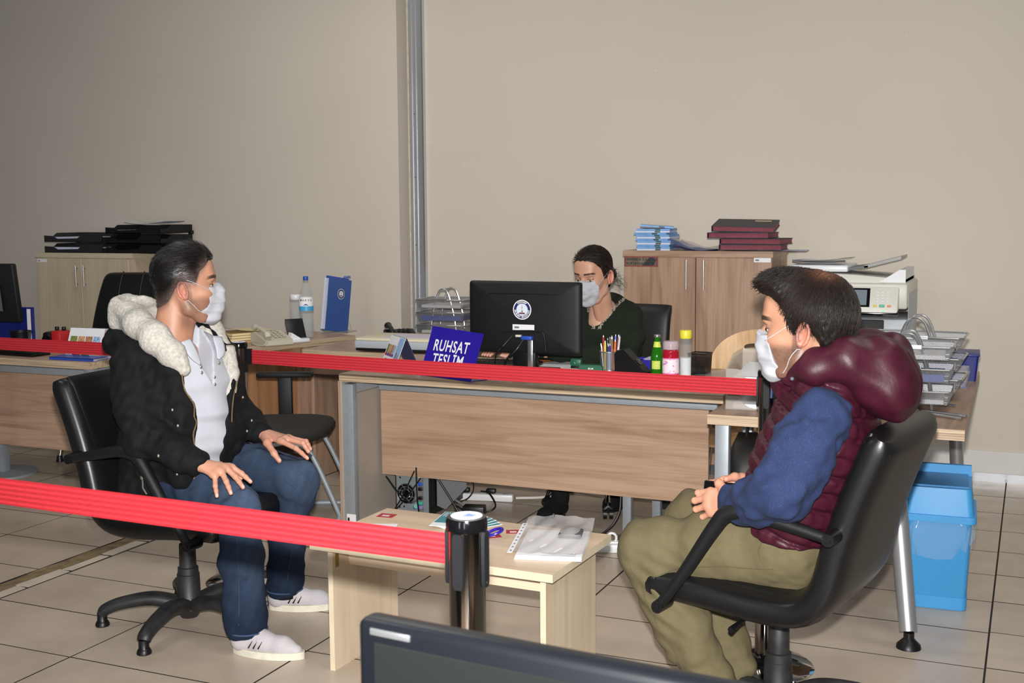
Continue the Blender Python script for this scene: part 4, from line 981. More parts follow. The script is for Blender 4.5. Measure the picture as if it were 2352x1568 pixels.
# ================================================================== things on the floor under the main desk
pc = thing('computer_tower', 'computer tower with its rear ports facing out under the main desk', 'computer', (-2.775, 5.26, 0), 2)
m = MB(); m.box(-.095, .095, -.20, .20, .012, .40); m.build('case', M_BLACK, pc, smooth=0)
m = MB(); m.box(-.088, .088, -.2035, -.20, .02, .39); bp = m.build('rear_panel', plain('galvanised_steel', rgb(160, 172, 178), .35, .6, var=.06, vscale=30), pc, smooth=0)
m = MB(); disc(m, .052, ((-.035, -.2042, .115), (1, 0, 0), (0, 0, 1)), 28); m.build('fan_opening', M_BLACKGLOSS, bp, smooth=0)
m = MB()
for r_ in (.022, .036, .050): m.tube([(-.035 + r_ * math.cos(t), -.2055, .115 + r_ * math.sin(t)) for t in [2 * math.pi * k / 24 for k in range(24)]], .0018, 5, closed=True)
for k in range(8):
    a = RAD(45 * k); m.tube([(-.035 + .02 * math.cos(a), -.2055, .115 + .02 * math.sin(a)), (-.035 + .051 * math.cos(a + .5), -.2055, .115 + .051 * math.sin(a + .5))], .0016, 5)
m.build('fan_grille', M_STEEL, bp)
m = MB(); m.box(.030, .062, -.2045, -.2035, .03, .30); m.build('port_plate', M_ALU2, bp, smooth=0)
for z, mt in ((.17, M_BLUE2), (.145, M_BLACK), (.10, M_BLACK), (.075, plain('mint_plug', rgb(60, 170, 150), .4)), (.055, plain('lilac_plug', rgb(140, 120, 190), .4)), (.21, M_OFFW)):
    m = MB(); m.rbox(.036, .056, -.216, -.2045, z - .008, z + .008, .002); m.build('port', mt, bp)
m = MB()
for x, z in ((-.07, .19), (-.06, .23), (-.02, .25), (-.03, .21), (.0, .24), (-.075, .04), (-.05, .045), (.005, .04)): m.box(x, x + .007, -.2042, -.2034, z, z + .009)
m.build('vent_holes', M_BLACKGLOSS, bp, smooth=0)
m = MB(); m.tube([(.020, -.212, .055), (.035, -.235, .065)], .012, 12); m.build('audio_plug', plain('teal_plug', rgb(50, 150, 140), .4), pc)
m = MB(); m.prism([(0, .03), (.10, .14), (.10, .34), (.0, .34), (-.04, .24), (-.04, .05)], 0, .012, ((.14, -.12, 0), (1, .35, 0), (0, 0, 1), (-.35, 1, 0))); m.build('side_cover', plain('grey_side_cover', rgb(96, 98, 104), .5), pc, smooth=0)
def strip(label, loc, rz, L=.30, n=4):
    c = thing('power_strip', label, 'power strip', loc, rz)
    m = MB(); m.rbox(-L / 2, L / 2, -.027, .027, .0, .038, .008); m.build('strip_body', M_WHITEP, c)
    for k in range(n):
        x = -L / 2 + L * (k + .5) / n; m = MB(); m.lathe([(.019, .0382), (.019, .0386), (.001, .0387)], 20, (x, 0, 0)); m.build('socket', plain('socket_shade', rgb(190, 194, 200), .4), c)
    m = MB(); m.rbox(-L / 2 - .022, -L / 2, -.012, .012, .008, .030, .004); m.build('cord_end', M_WHITEP, c)
    return c
ps1 = strip('white power strip with black plugs beside the computer tower', (-2.60, 5.50, 0), 12, .34, 4)
for x in (-.09, .05):
    m = MB(); m.rbox(x - .025, x + .025, -.02, .02, .0387, .062, .006); m.build('plug', M_BLACK, ps1)
ps2 = strip('white power strip on the floor right of the coffee table', (-1.665, 4.86, 0), 20, .16, 2)
m = MB(); m.tube([(.02 * math.cos(t), -.0, .062 + .022 * math.sin(t)) for t in [2 * math.pi * k / 16 for k in range(16)]], .006, 8, closed=True); m.rbox(-.03, .045, -.018, .018, .0388, .05, .005); m.build('plug', M_WHITEP, ps2)
ad = thing('power_adapter', 'black power adapter on the floor beside the computer tower', 'adapter', (-2.50, 5.20, 0), 14)
m = MB(); m.rbox(-.055, .055, -.035, .035, .0, .05, .006); m.build('adapter_body', M_BLACK, ad); m = MB(); m.tube(spline([(-.055, 0, .025), (-.09, -.02, .05), (-.08, -.03, .01), (-.02, -.06, .006), (.06, -.05, .006)], 6), .004, 7); m.build('lead', M_BLACK, ad)
def cable(label, pts, r, mt, n=8):
    c = thing('cable', label, 'cable', pts[0]); m = MB(); o_ = Vector(pts[0]); m.tube([p - o_ for p in spline(pts, n)], r, 7); m.build('cord', mt, c); return c
cable('thick black cable hanging past the fan of the computer tower', [(-2.90, 5.03, .20), (-2.83, 5.02, .13), (-2.76, 5.01, .085), (-2.72, 5.03, .10)], .004, M_BLACK)
cable('thin black cable crossing the rear ports of the tower', [(-2.74, 5.03, .24), (-2.80, 5.01, .11), (-2.85, 5.02, .03), (-2.80, 5.0, .004)], .0035, M_BLACK)
cable('black cable looping across the tower from right to left', [(-2.70, 5.02, .21), (-2.78, 5.0, .10), (-2.86, 5.01, .02), (-2.90, 5.05, .004)], .0035, M_BLACK)
cable('black cable dropping straight down the tower ports', [(-2.725, 5.02, .26), (-2.72, 5.015, .12), (-2.715, 5.03, .004)], .004, M_BLACK)
cable('long black cable running down to the power adapter', [(-2.66, 5.07, .24), (-2.58, 5.09, .11), (-2.53, 5.10, .03), (-2.47, 5.08, .005)], .0055, M_BLACK)
cable('thin black cable hanging above the power strip', [(-2.60, 5.30, .24), (-2.56, 5.32, .12), (-2.58, 5.30, .06), (-2.64, 5.28, .03)], .003, M_BLACK)
cable('black cable arching from the power strip to the floor', [(-2.58, 5.45, .06), (-2.50, 5.38, .07), (-2.43, 5.30, .03), (-2.47, 5.26, .006), (-2.60, 5.27, .005)], .0045, M_BLACK)
cable('grey cable lying from the power strip toward the coffee table', [(-2.76, 5.40, .05), (-2.66, 5.30, .045), (-2.52, 5.18, .03), (-2.42, 5.03, .005)], .0055, plain('grey_cord', rgb(170, 168, 164), .5))
cable('white cable curling on the floor behind the modesty panel', [(-2.42, 5.53, .02), (-2.28, 5.62, .02), (-2.22, 5.80, .03), (-2.36, 5.92, .06), (-2.50, 5.92, .08)], .007, plain('white_cord', rgb(206, 204, 198), .5))
cable('black cable curving beside the steel legs under the main desk', [(-1.70, 5.09, .20), (-1.70, 5.06, .12), (-1.74, 5.02, .05), (-1.82, 4.94, .006), (-1.90, 4.90, .004)], .0055, M_BLACK)
dbx = thing('cable_box', 'black box standing on the floor behind the white power strip', 'box', (-2.62, 6.0, 0), 4)
m = MB(); m.rbox(-.16, .16, -.07, .07, 0, .15, .004); m.build('box_body', M_BLACKM, dbx); m = MB(); m.box(.02, .10, -.0712, -.07, .02, .05); m.build('box_label', M_GREYP, dbx, smooth=0)

# ================================================================== coffee table things
def red_card(label, loc, rz, w=.055, d=.028):
    c = thing('sticker', label, 'sticker', loc, rz); m = MB(); m.box(-w / 2, w / 2, -d / 2, d / 2, 0, .0006); m.build('card', M_REDPRINT, c, smooth=0)
    m = MB(); 
    for i in range(2): m.box(-w * .25, w * .2, -d * .02 - i * d * .2, d * .08 - i * d * .2, .0007, .0009)
    m.build('print_lines', M_PRINTW, c, smooth=0)
red_card('red sticker on the left end of the coffee table', (-2.05, 3.555, .4402), 5, .06, .05); red_card('red sticker between the brochures and the plastic sleeve', (-1.553, 3.530, .4402), 24, .05, .045)
red_card('red sticker half under the blue key holder', (-1.60, 3.455, .4402), 40, .06, .05)
br_n = 7
for i in range(br_n):
    top = i == br_n - 1
    lab = 'teal brochure with white headline, topmost of the fan on the coffee table' if top else ('rightmost', 'second', 'third', 'fourth', 'fifth', 'sixth')[i] + (' ' if i == 0 else ' from the right ') + 'teal brochure of the fan on the coffee table'
    a = 10 - (br_n - 1 - i) * 7
    b = thing('brochure', lab, 'brochure', (-1.775 - math.sin(RAD(a)) * .095, 3.468 + math.cos(RAD(a)) * .095, .4402 + i * .0016), a, None if top else 'brochure fan')
    m = MB(); m.box(-.058, .058, -.095, .095, 0, .0013); m.build('leaflet', M_PAPER, b, smooth=0)
    m = MB(); m.box(-.055, .055, -.05, .092, .00135, .0015); m.build('teal_cover', M_TEAL, b, smooth=0)
    if top:
        m = MB(); fr = lambda y: ((-.050, y - .012, .0016), (1, 0, 0), (0, 1, 0))
        for y, s_ in ((.086, "ŞAHİNBEY'DE"), (.068, 'RUHSAT'), (.050, 'İŞLEMLERİ')): text_on(m, s_, fr(y), .0165, .0004, .92, 'LEFT', .0002)
        m.build('headline', M_PRINTW, b, smooth=0)
kh = thing('key_holder', 'royal blue plastic key holder ring on the coffee table', 'key holder', (-1.612, 3.435, .4402), 30); kh.scale = (1.4, 1.4, 1.4)
m = MB(); m.tube([(.022 + .018 * math.cos(t), 0.018 * math.sin(t), .012 + .006 * math.cos(t)) for t in [2 * math.pi * k / 20 for k in range(20)]], .0035, 8, closed=True); m.build('ring', M_BLUE, kh); m = MB(); m.lathe([(.020, 0), (.021, .012), (.016, .018), (.001, .02)], 20, (-.012, 0, 0)); m.build('reel', M_BLUE, kh)
sheet('white slip of paper lying at the left front of the coffee table', (-1.99, 3.43, .4402), 20, .09, .05, M_PAPER, 'paper_slip')
sl = thing('document_sleeve', 'clear plastic sleeve full of papers on the right end of the coffee table', 'sleeve', (-1.372, 3.44, .4402), 15)
m = MB(); 
for i in range(5): m.box(-.103 + .001 * i, .104 - .0015 * (i % 2), -.178 + .0015 * (i % 3), .12, .0005 + i * .0028, .0028 + i * .0028)
m.build('paper_stack', M_PAPER, sl, smooth=0)
m = MB(); 
for i in range(3): m.box(-.02 + .03 * (i % 2), .085, -.172 + i * .012, -.1705 + i * .012, .0145, .0148)
m.build('print_lines', M_INK, sl, smooth=0)
def film(u, v):
    x = -.112 + .224 * u; y = -.158 + .37 * v
    z = .0165 + .004 * math.sin(6 * u + 8 * v) * v + .0025 * math.sin(21 * u - 13 * v) + .030 * v ** 3 * (1 - .6 * abs(2 * u - 1)) 
    b = math.exp(-((x - .045) / .045) ** 2 - ((y - .06) / .06) ** 2); return (x, y, z + .018 * b)
m = MB(); m.grid(film, 26, 30); m.build('film', M_FILM, sl, smooth=180)
m = MB(); m.box(-.130, -.112, -.15, .20, .012, .0128); m.build('punched_strip', M_PAPER, sl, smooth=0)
m = MB()
for i in range(9): m.box(-.124, -.118, -.13 + i * .038, -.118 + i * .038, .0129, .0131)
ph_ = m.build('punch_holes', M_INK, sl, smooth=0); ph_['kind'] = 'stuff'
m = MB(); m.rbox(.01, .085, .02, .095, .015, .030, .004); m.build('card_reader', plain('grey_device', rgb(72, 74, 80), .5), sl)
m = MB(); m.rbox(.03, .07, .105, .145, .015, .022, .003); m.build('card_slot', plain('grey_device_2', rgb(110, 110, 114), .5), sl)
m = MB(); m.rbox(-.028, -.022, .175, .20, .040, .050, .002); m.build('snap_button', M_GREYD, sl)

# ================================================================== cabinet tops
def magazine(i, loc, rz, w, d, t, label, group):
    b = thing('magazine', label, 'magazine', loc, rz, group)
    m = MB(); m.box(-w / 2, w / 2, -d / 2, d / 2, 0, t); m.build('pages', M_LBLUE if i % 3 else M_PAPERB, b, smooth=0)
    m = MB(); m.box(-w / 2 - .0005, w / 2, -d / 2 - .0006, d / 2, t, t + .0008); m.box(w * .06, w * .22, -d / 2 - .0012, -d / 2 - .0004, t * .1, t * .9, 1); m.build('cover', [M_LBLUE, plain('dark_green_print', rgb(40, 72, 66), .5)], b, smooth=0)
    return b
z = 1.2703
for i in range(12):
    t = .0098; r_ = rng.uniform(-3, 3); lab = ('lowest', 'second lowest', 'third', 'fourth', 'fifth', 'sixth', 'seventh', 'eighth', 'ninth', 'tenth', 'eleventh', 'top')[i] + (' pale blue magazine' if i < 2 else ' pale blue magazine from the bottom') + ' of the stack on the walnut cabinet'
    if i == 11: lab = 'topmost slanting magazine of the stack on the walnut cabinet'; r_ = 12
    b = magazine(i, (-1.990 + rng.uniform(-.006, .006) - (.01 if i > 7 else 0), 6.62, z + (.006 if i == 11 else 0)), r_ + 4, .19, .25, t, lab, None if i == 11 else 'magazine stack on the walnut cabinet'); z += t + .0014
    if i == 11: b.rotation_euler[1] = RAD(4)
bf = thing('plastic_folder', 'curled royal blue folder in clear film on the walnut cabinet', 'folder', (-1.755, 6.62, 1.2703), 3)
m = MB(); m.grid(lambda u, v: (-.12 + .24 * u, -.14 + .28 * v, .006 + .045 * (1 - u) ** 4 + .004 * math.sin(7 * u)), 16, 6); m.grid(lambda u, v: (.12 - .24 * u, -.14 + .28 * v, .001 + .030 * u ** 4), 16, 6); m.build('cover', M_BLUE2, bf, smooth=180)
m = MB(); m.grid(lambda u, v: (-.125 + .25 * u, -.13 + .27 * v, .016 + .05 * (1 - u) ** 3 + .006 * math.sin(11 * u + 5 * v)), 16, 8); m.build('film', M_FILM, bf, smooth=180)
for i, (x, y, z, rz_, tilt) in enumerate(((-1.435, 6.60, 1.275, 2, 0), (-1.42, 6.59, 1.308, -6, 0), (-1.49, 6.58, 1.341, -3, 0), (-1.475, 6.58, 1.392, 4, -3))):
    b = thing('box_file', ('bottom', 'second', 'third', 'topmost')[i] + ' charcoal binder with maroon pages on the walnut cabinet', 'binder', (x, y, z), rz_); b.rotation_euler[1] = RAD(-tilt * .4)
    m = MB(); m.box(-.165, .165, -.105, .12, .004, .028); m.build('pages', M_MAROON, b, smooth=0)
    m = MB(); m.box(-.172, .168, -.115, .125, .028, .0315); m.box(-.172, .168, -.115, .125, .0005, .004); m.box(-.172, -.169, -.115, .125, .001, .031); m.build('cover', M_CHARCOAL, b, smooth=0)
    if i == 3:
        b.rotation_euler[0] = RAD(9); m = MB(); m.box(.04, .13, .06, .085, .0316, .0321); m.build('spine_label', M_CREAM, b, smooth=0)
for i, (x, y, rz_) in enumerate(((-1.30, 6.62, -8), (-1.27, 6.60, 6))):
    sheet(('loose white papers under the binders on the walnut cabinet', 'loose papers sticking out over the right end of the walnut cabinet')[i], (x, y, 1.2704 + i * .0017), rz_, .26, .22, M_PAPERB, 'paper_sheet', 'paper', .0014)
def tray_tower(name, label, loc, rz, n, w, d, h, mt, papers, mesh=False):
    c = thing(name, label, 'letter tray', loc, rz)
    for k in range(n):
        z = k * h; m = MB(); t = .003
        m.box(-w, w, -d, d, z, z + t); m.box(-w, w, d - t, d, z, z + h * .82)
        for s in (-1, 1): m.prism([(-d, z), (d, z), (d, z + h * .82), (-d * .3, z + h * .82), (-d * .55, z + h * .45), (-d, z + h * .45)], -t / 2, t / 2, ((s * (w - t / 2), 0, 0), (0, 1, 0), (0, 0, 1), (1, 0, 0)))
        m.prism([(-w, z), (w, z), (w, z + h * .80), (w * .35, z + h * .80), (w * .15, z + h * .35), (-w * .55, z + h * .3), (-w * .7, z + h * .55), (-w, z + h * .6)], -t, 0, ((0, -d, 0), (1, 0, 0), (0, 0, 1), (0, -1, 0)))
        tr_ = m.build('tray', mt, c, smooth=0)
        for s in (-1, 1):
            m = MB(); m.box(s * w - .012, s * w + .012, d - .03, d, z - (.012 if k else 0), z + h * .2); m.build('riser', mt, tr_, smooth=0)
        if papers[k]:
            m = MB(); m.box(-w + .02, w - .03, -d + .01, d - .02, z + t, z + t + papers[k]); m.build('papers', M_PAPERB, tr_, smooth=0)
    return c
tray_tower('letter_tray_tower', 'three black letter trays stacked on the right of the maple cabinet', (-5.645, 6.58, 1.2285), 0, 3, .235, .17, .068, M_BLACKM, (.012, .006, .018))
tray_tower('letter_tray_tower', 'two smoky mesh letter trays on the left of the maple cabinet', (-6.165, 6.57, 1.2285), 0, 2, .265, .17, .075, plain('smoky_plastic', rgb(40, 40, 42), .4), (.035, .03))
for i, (x, z, rz_, w) in enumerate(((-5.67, 1.423, 18, .24), (-5.52, 1.432, -6, .22))):
    s_ = sheet(('creased white paper lying askew on the black letter trays', 'bluish paper projecting from the black letter trays')[i], (x, 6.58, z), rz_, w, .2, (M_PAPER, M_PAPERB)[i], 'paper_sheet', 'paper', .0014, curl=.006); s_.rotation_euler[1] = RAD((6, -3)[i])

# ================================================================== copier
cp = thing('photocopier', 'large white photocopier in the corner right of the walnut cabinet', 'photocopier', (-0.905, 6.58, 0), 0)
m = MB(); m.rbox(-.31, .315, -.20, .33, .02, .93, .01); m.build('body', plain('copier_grey', rgb(186, 194, 202), .45), cp)
m = MB(); m.rbox(-.12, .20, -.204, -.19, .60, .925, .006); m.build('output_bay', M_BLACKM, cp)
m = MB(); m.rbox(-.31, .315, -.24, .33, .985, 1.115, .012); m.build('scanner_unit', M_OFFW, cp)
m = MB(); m.box(.3155, .317, -.19, .3, .93, 1.06); m.build('side_seam', M_GREYP, cp, smooth=0)
cpn = MB(); cpn.M = Matrix.Translation((0.0, -.245, 1.03)) @ Matrix.Rotation(RAD(-18), 4, 'X'); cpn.rbox(-.26, .275, -.03, .01, -.075, .065, .008); pnl = cpn.build('control_panel', M_OFFW, cp)
cpn = MB(); cpn.M = Matrix.Translation((0.0, -.245, 1.03)) @ Matrix.Rotation(RAD(-18), 4, 'X'); cpn.rbox(-.262, .277, -.028, .012, -.082, -.055, .006); cpn.build('panel_underside', M_BLACKGLOSS, pnl)
def on_panel(x0, x1, z0, z1, mt, nm, lift=.001, r=.002):
    b = MB(); b.M = Matrix.Translation((0.0, -.245, 1.03)) @ Matrix.Rotation(RAD(-18), 4, 'X'); b.rbox(x0, x1, -.03 - lift, -.029, z0, z1, min(r, .49 * (z1 - z0)), 1); b.build(nm, mt, pnl)
on_panel(-.24, .135, -.045, .055, M_BLACKGLOSS, 'screen_frame'); on_panel(-.225, .120, -.036, .046, plain('lcd_screen', rgb(120, 134, 142), .2), 'screen', .002)
for r_ in range(4):
    for k in range(3): on_panel(.165 + k * .026, .178 + k * .026, .028 - r_ * .016, .036 - r_ * .016, M_PAPER, 'key', .003)
on_panel(.182, .210, -.045, -.030, plain('mint_button', rgb(110, 190, 160), .4), 'start_button', .004, .006); on_panel(.152, .172, -.044, -.032, plain('yellow_key', rgb(226, 206, 110), .4), 'key', .003); on_panel(.222, .242, -.044, -.032, plain('orange_key', rgb(232, 150, 120), .4), 'key', .003); on_panel(.200, .207, -.069, -.062, M_LED, 'status_light', .004)
m = MB(); m.prism([(-.30, 1.115), (.30, 1.115), (.30, 1.135), (.05, 1.155), (-.30, 1.165)], -.30, .19, ((0, 0, 0), (1, 0, 0), (0, 0, 1), (0, -1, 0))); m.build('lid', plain('copier_lid', rgb(206, 204, 196), .5), cp, smooth=0)
m = MB(); m.box(-.02, .26, -.15, .18, 1.137, 1.1385); m.build('grey_tray_bed', plain('bluish_grey_bed', rgb(150, 156, 168), .4), cp, smooth=0)
m = MB(); m.rbox(-.30, .0, -.12, .25, 1.165, 1.20, .008); m.build('feeder', M_WHITEP, cp)
m = MB(); m.prism([(-.06, 1.165), (.10, 1.19), (.10, 1.20), (-.06, 1.18)], -.10, .22, ((0, 0, 0), (1, 0, 0), (0, 0, 1), (0, 1, 0))); m.build('feeder_hinge', M_GREYD, cp, smooth=0)
m = MB(); m.prism([(.08, 1.185), (.265, 1.235), (.265, 1.25), (.08, 1.20)], -.10, .22, ((0, 0, 0), (1, 0, 0), (0, 0, 1), (0, 1, 0))); m.build('feeder_tray', plain('translucent_grey', rgb(150, 150, 148), .35), cp, smooth=0)
m = MB(); m.prism([(.17, 1.12), (.30, 1.12), (.30, 1.185), (.27, 1.185)], -.24, .20, ((0, 0, 0), (1, 0, 0), (0, 0, 1), (0, -1, 0))); m.build('paper_guide', M_WHITEP, cp, smooth=0)
m = MB(); m.tube(spline([(.02, -.1, 1.16), (.07, -.11, 1.155), (.10, -.115, 1.148), (.115, -.12, 1.14)], 5), .003, 6); m.build('wire_stop', M_GREYD, cp)
for i, (x, z, rz_, ty) in enumerate(((-1.08, 1.2105, 10, 0), (-1.05, 1.222, -14, -3))):
    s_ = sheet(('white paper lying on the feeder of the photocopier', 'slanting sheet on top of the photocopier feeder')[i], (x, 6.60, z), rz_, .28, .20, M_PAPER, 'paper_sheet', 'paper', .0014, curl=.008); s_.rotation_euler[1] = RAD(ty)
m = MB(); m.prism([(-.012, .04), (.012, .04), (.012, .05), (-.012, .05)], -.02, .02); 

# ================================================================== wire trays on the corner desk
def wire_tray_set(label, loc, rz, n, w, d, gap, arch, tilt=0, z0=.0, paper=M_PAPER):
    c = thing('wire_letter_tray', label, 'letter tray', loc, rz)
    m = MB()
    for y in (-d * .55, d * .55):
        m.tube(spline([(-w * .55, y, .004), (-w * .45, y, arch * .45), (-w * .22, y, arch * .90), (0, y, arch), (w * .22, y, arch * .90), (w * .45, y, arch * .45), (w * .55, y, .004)], 7), .0055, 8)
    m.tube([(0, -d * .55, arch), (0, d * .55, arch)], .0045, 8); m.build('arch_frame', M_STEEL, c)
    for k in range(n):
        z = z0 + k * gap; t = MB(); b = MB(); hh = .050
        A = [(-w, -d), (w, -d), (w, d), (-w, d)]; B = [(x * .88, y * .88) for x, y in A]
        for q in range(4):
            a0, a1, b0, b1 = A[q], A[(q + 1) % 4], B[q], B[(q + 1) % 4]
            t.add([(b0[0], b0[1], z), (b1[0], b1[1], z), (a1[0], a1[1], z + hh), (a0[0], a0[1], z + hh)], [(0, 1, 2, 3)])
        t.add([(x, y, z) for x, y in B], [(0, 1, 2, 3)]); tr_ = t.build('mesh_tray', M_MESHS, c, smooth=0)
        r_ = .02; path = []
        for sx, sy, a0 in ((1, 1, 0), (-1, 1, 90), (-1, -1, 180), (1, -1, 270)):
            for q in range(4): a = RAD(a0 + 30 * q); path.append((sx * (w - r_) + r_ * math.cos(a), sy * (d - r_) + r_ * math.sin(a), z + hh))
        b.tube(path, .0042, 8, closed=True); b.build('rim_wire', M_STEEL, tr_)
        m = MB(); m.box(-w * .3, w * .3, -d - .004, -d + .002, z + hh - .006, z + hh + .008); m.build('label_clip', M_ALU2, tr_, smooth=0)
        m = MB(); m.box(-w * .8, w * .8, -d * .82, d * .82, z + .002, z + .018 + .012 * (k % 2)); m.build('papers', paper if k % 2 == 0 else M_BLUE2, tr_, smooth=0)
        for s in (-1, 1):
            m = MB(); m.tube([(s * w * .5, -d * .55, z + .004), (s * w * .88, -d * .55, z + .004)], .004, 6); m.tube([(s * w * .5, d * .55, z + .004), (s * w * .88, d * .55, z + .004)], .004, 6); m.build('tray_support', M_STEEL, tr_)
    return c
wire_tray_set('front set of silver wire letter trays on the corner desk', (-0.44, 4.83, .7205), 3, 3, .17, .12, .085, .30, z0=.035)
wire_tray_set('rear set of silver wire letter trays on the corner desk', (-0.44, 5.20, .7205), -2, 3, .19, .13, .085, .33, z0=.035)
wire_tray_set('silver wire letter trays on the side desk behind the scanner', (-3.21, 6.34, .7405), 5, 3, .155, .13, .075, .30, z0=.04)
for i, (x, y, rz_) in enumerate(((-.29, 4.72, 24), (-.30, 4.665, 20), (-.335, 4.97, 14))):
    c = thing('tray_strut', ('rear', 'front', 'far')[i] + ' loose steel tray strut lying on the corner desk', 'rod', (x, y, .7205), rz_ - 50)
    m = MB(); m.tube([(-.10, 0, .006), (.08, 0, .006)], .0055, 10); m.build('rod', M_STEEL, c); m = MB(); m.tube([(.06, 0, .006), (.085, 0, .006)], .0065, 10); m.build('rubber_sleeve', M_ALU2, c)
bb2 = thing('storage_box', 'deep blue plastic box at the far end of the corner desk', 'box', (-0.272, 5.80, .7205), 2)
m = MB(); frust(m, .085, .2, .105, .22, 0, .12, .01); m.build('box_body', M_BLUEN, bb2, smooth=50); m = MB(); m.rbox(-.056, .056, -.115, .115, .112, .122, .004); m.build('rim', M_BLUEN, bb2)
bb3 = thing('clear_box', 'small clear tray in front of the deep blue box', 'tray', (-0.31, 5.56, .7205), 4)
m = MB(); frust(m, .10, .16, .13, .19, 0, .075, .02, cap=False); m.build('tray_wall', M_CLEAR, bb3, smooth=50); m = MB(); m.box(-.05, .05, -.08, .08, 0, .003); m.box(-.04, .03, -.06, .06, .004, .04); m.build('blue_cards', M_BLUE2, bb3, smooth=0)

# ================================================================== scanner, telephones, return desk
sc = thing('flatbed_scanner', 'grey flatbed scanner with cream lid on the side desk', 'scanner', (-3.16, 5.73, .7405), 4)
m = MB(); m.rbox(-.235, .235, -.15, .15, .006, .022, .004); m.build('scanner_foot', M_BLACK, sc); m = MB(); m.rbox(-.24, .24, -.155, .155, .020, .062, .008); m.build('scanner_body', M_GREYP, sc); m = MB(); m.rbox(-.236, .236, -.150, .152, .061, .076, .012); m.build('scanner_lid', plain('cream_lid', rgb(222, 214, 186), .5), sc)
m = MB(); m.box(-.10, .20, -.10, .10, .0765, .0775); m.build('paper_on_lid', plain('lilac_paper', rgb(208, 200, 214), .7), sc, smooth=0)
def phone(label, loc, rz, mt, mt2):
    c = thing('telephone', label, 'telephone', loc, rz)
    m = MB(); m.prism([(-.10, 0), (.10, 0), (.10, .06), (.06, .068), (-.10, .028)], -.085, .085, ((0, 0, 0), (0, 1, 0), (0, 0, 1), (1, 0, 0))); m.build('base', mt, c, smooth=0)
    m = MB(); m.tube(spline([(-.06, -.09, .045), (-.06, -.07, .066), (-.06, 0.0, .085), (-.06, .07, .094), (-.06, .10, .085)], 5), [.020] * 6 + [.014] * 9 + [.02] * 6, 10, flat=.8); m.build('handset', mt, c, smooth=60)
    for r_ in range(4):
        for k in range(3):
            b = MB(); y = -.06 + r_ * .03; z = .0285 + (y + .10) * .25 * .98; b.rbox(-.012 + k * .026, .006 + k * .026, y - .008, y + .008, z + .004, z + .012, .002, 1); b.build('key', mt2, c)
    m = MB(); m.tube(spline([(-.06, -.09, .04), (-.10, -.11, .006), (-.12, -.02, .006), (-.09, .08, .01)], 6), .004, 6); m.build('coiled_cord', mt2, c)
    return c
phone('black desk telephone on the side desk behind the scanner', (-3.40, 6.10, .7405), 40, M_BLACK, M_BLACKM)
phone('beige desk telephone on the return desk', (-4.00, 5.66, .7505), 60, M_BEIGEP, plain('beige_key', rgb(180, 176, 160), .5))
cb = thing('paper_stack', 'stack of cream envelopes behind the beige telephone', 'envelopes', (-4.24, 5.74, .7505), 66)
for i in range(4):
    m = MB(); m.box(-.16 + .004 * i, .15, -.11, .11 - .003 * i, i * .015, i * .015 + .012); m.build('envelope', M_CREAM if i else plain('tan_box', rgb(190, 150, 108), .7), cb, smooth=0)
m = MB(); m.grid(lambda u, v: (-.16 + .31 * u, -.11 + .22 * v, .061 + .03 * (1 - u) ** 3), 8, 3); m.build('open_flap', M_CREAM, cb, smooth=180)
phs = thing('phone_stand', 'black tilted phone holder behind the beige telephone', 'stand', (-3.97, 5.86, .7505), 50); phs.scale = (.72, .72, .85)
m = MB(); m.M = Matrix.Translation((0, 0, .075)) @ Matrix.Rotation(RAD(50), 4, 'X'); m.rbox(-.075, .075, -.09, .09, -.006, .006, .004); m.build('holder_plate', M_BLACK, phs)
m = MB(); m.rbox(-.05, .05, -.05, .05, 0, .01, .003); m.tube([(0, 0, .008), (0, .0, .07)], .012, 8); m.build('holder_foot', M_BLACK, phs)
wbx = thing('desk_gadget', 'small white card box beside the ribbed bottle', 'box', (-3.90, 5.765, .7505), 60); m = MB(); m.rbox(-.05, .07, -.03, .03, 0, .022, .005); m.build('box_body', M_WHITEP, wbx); m = MB(); m.prism([(-.05, .022), (.02, .022), (-.04, .06)], -.02, .02, ((0, 0, 0), (1, 0, 0), (0, 0, 1), (0, -1, 0))); m.build('card', M_PAPER, wbx, smooth=0)
jb = thing('water_flask', 'clear knobbly flask with white lid on the return desk', 'bottle', (-4.085, 6.04, .7505))
m = MB(); N = 28; vs_ = []; Z_ = [.001] + [.012 + i * .0085 for i in range(24)] + [.225]
for i, z in enumerate(Z_):
    for k in range(N):
        r_ = (.038 if 0 < i < 25 else .034) * (1 + (.05 if (i + k) % 2 else 0)); vs_.append((r_ * math.cos(2 * math.pi * k / N), r_ * math.sin(2 * math.pi * k / N), z))
m.add(vs_, [(i * N + j, i * N + (j + 1) % N, (i + 1) * N + (j + 1) % N, (i + 1) * N + j) for i in range(len(Z_) - 1) for j in range(N)] + [tuple(range(N - 1, -1, -1))]); m.build('flask_body', M_BOTTLE, jb, smooth=0)
m = MB(); m.lathe([(.034, .225), (.036, .228), (.036, .252), (.034, .256), (.001, .2565)], 28); m.build('screw_lid', M_WHITEP, jb); m = MB(); m.lathe([(.033, .003), (.033, .16), (.001, .161)], 24); m.build('water', M_WATER, jb)
wbt = thing('water_bottle', 'tall clear water bottle with blue cap and label beside the blue folder', 'bottle', (-3.985, 6.00, .7505), -40)
m = MB(); prof = [(.036, 0), (.042, .006), (.043, .03), (.040, .04), (.043, .05), (.040, .075), (.042, .10), (.040, .13), (.042, .15), (.042, .235), (.041, .25), (.034, .285), (.020, .320), (.0135, .335), (.0135, .347)]; m.lathe(prof, 32); m.build('bottle_body', M_BOTTLE, wbt, smooth=50)
m = MB(); m.lathe([(.039, .004), (.039, .115), (.001, .116)], 24); m.build('water', M_WATER, wbt)
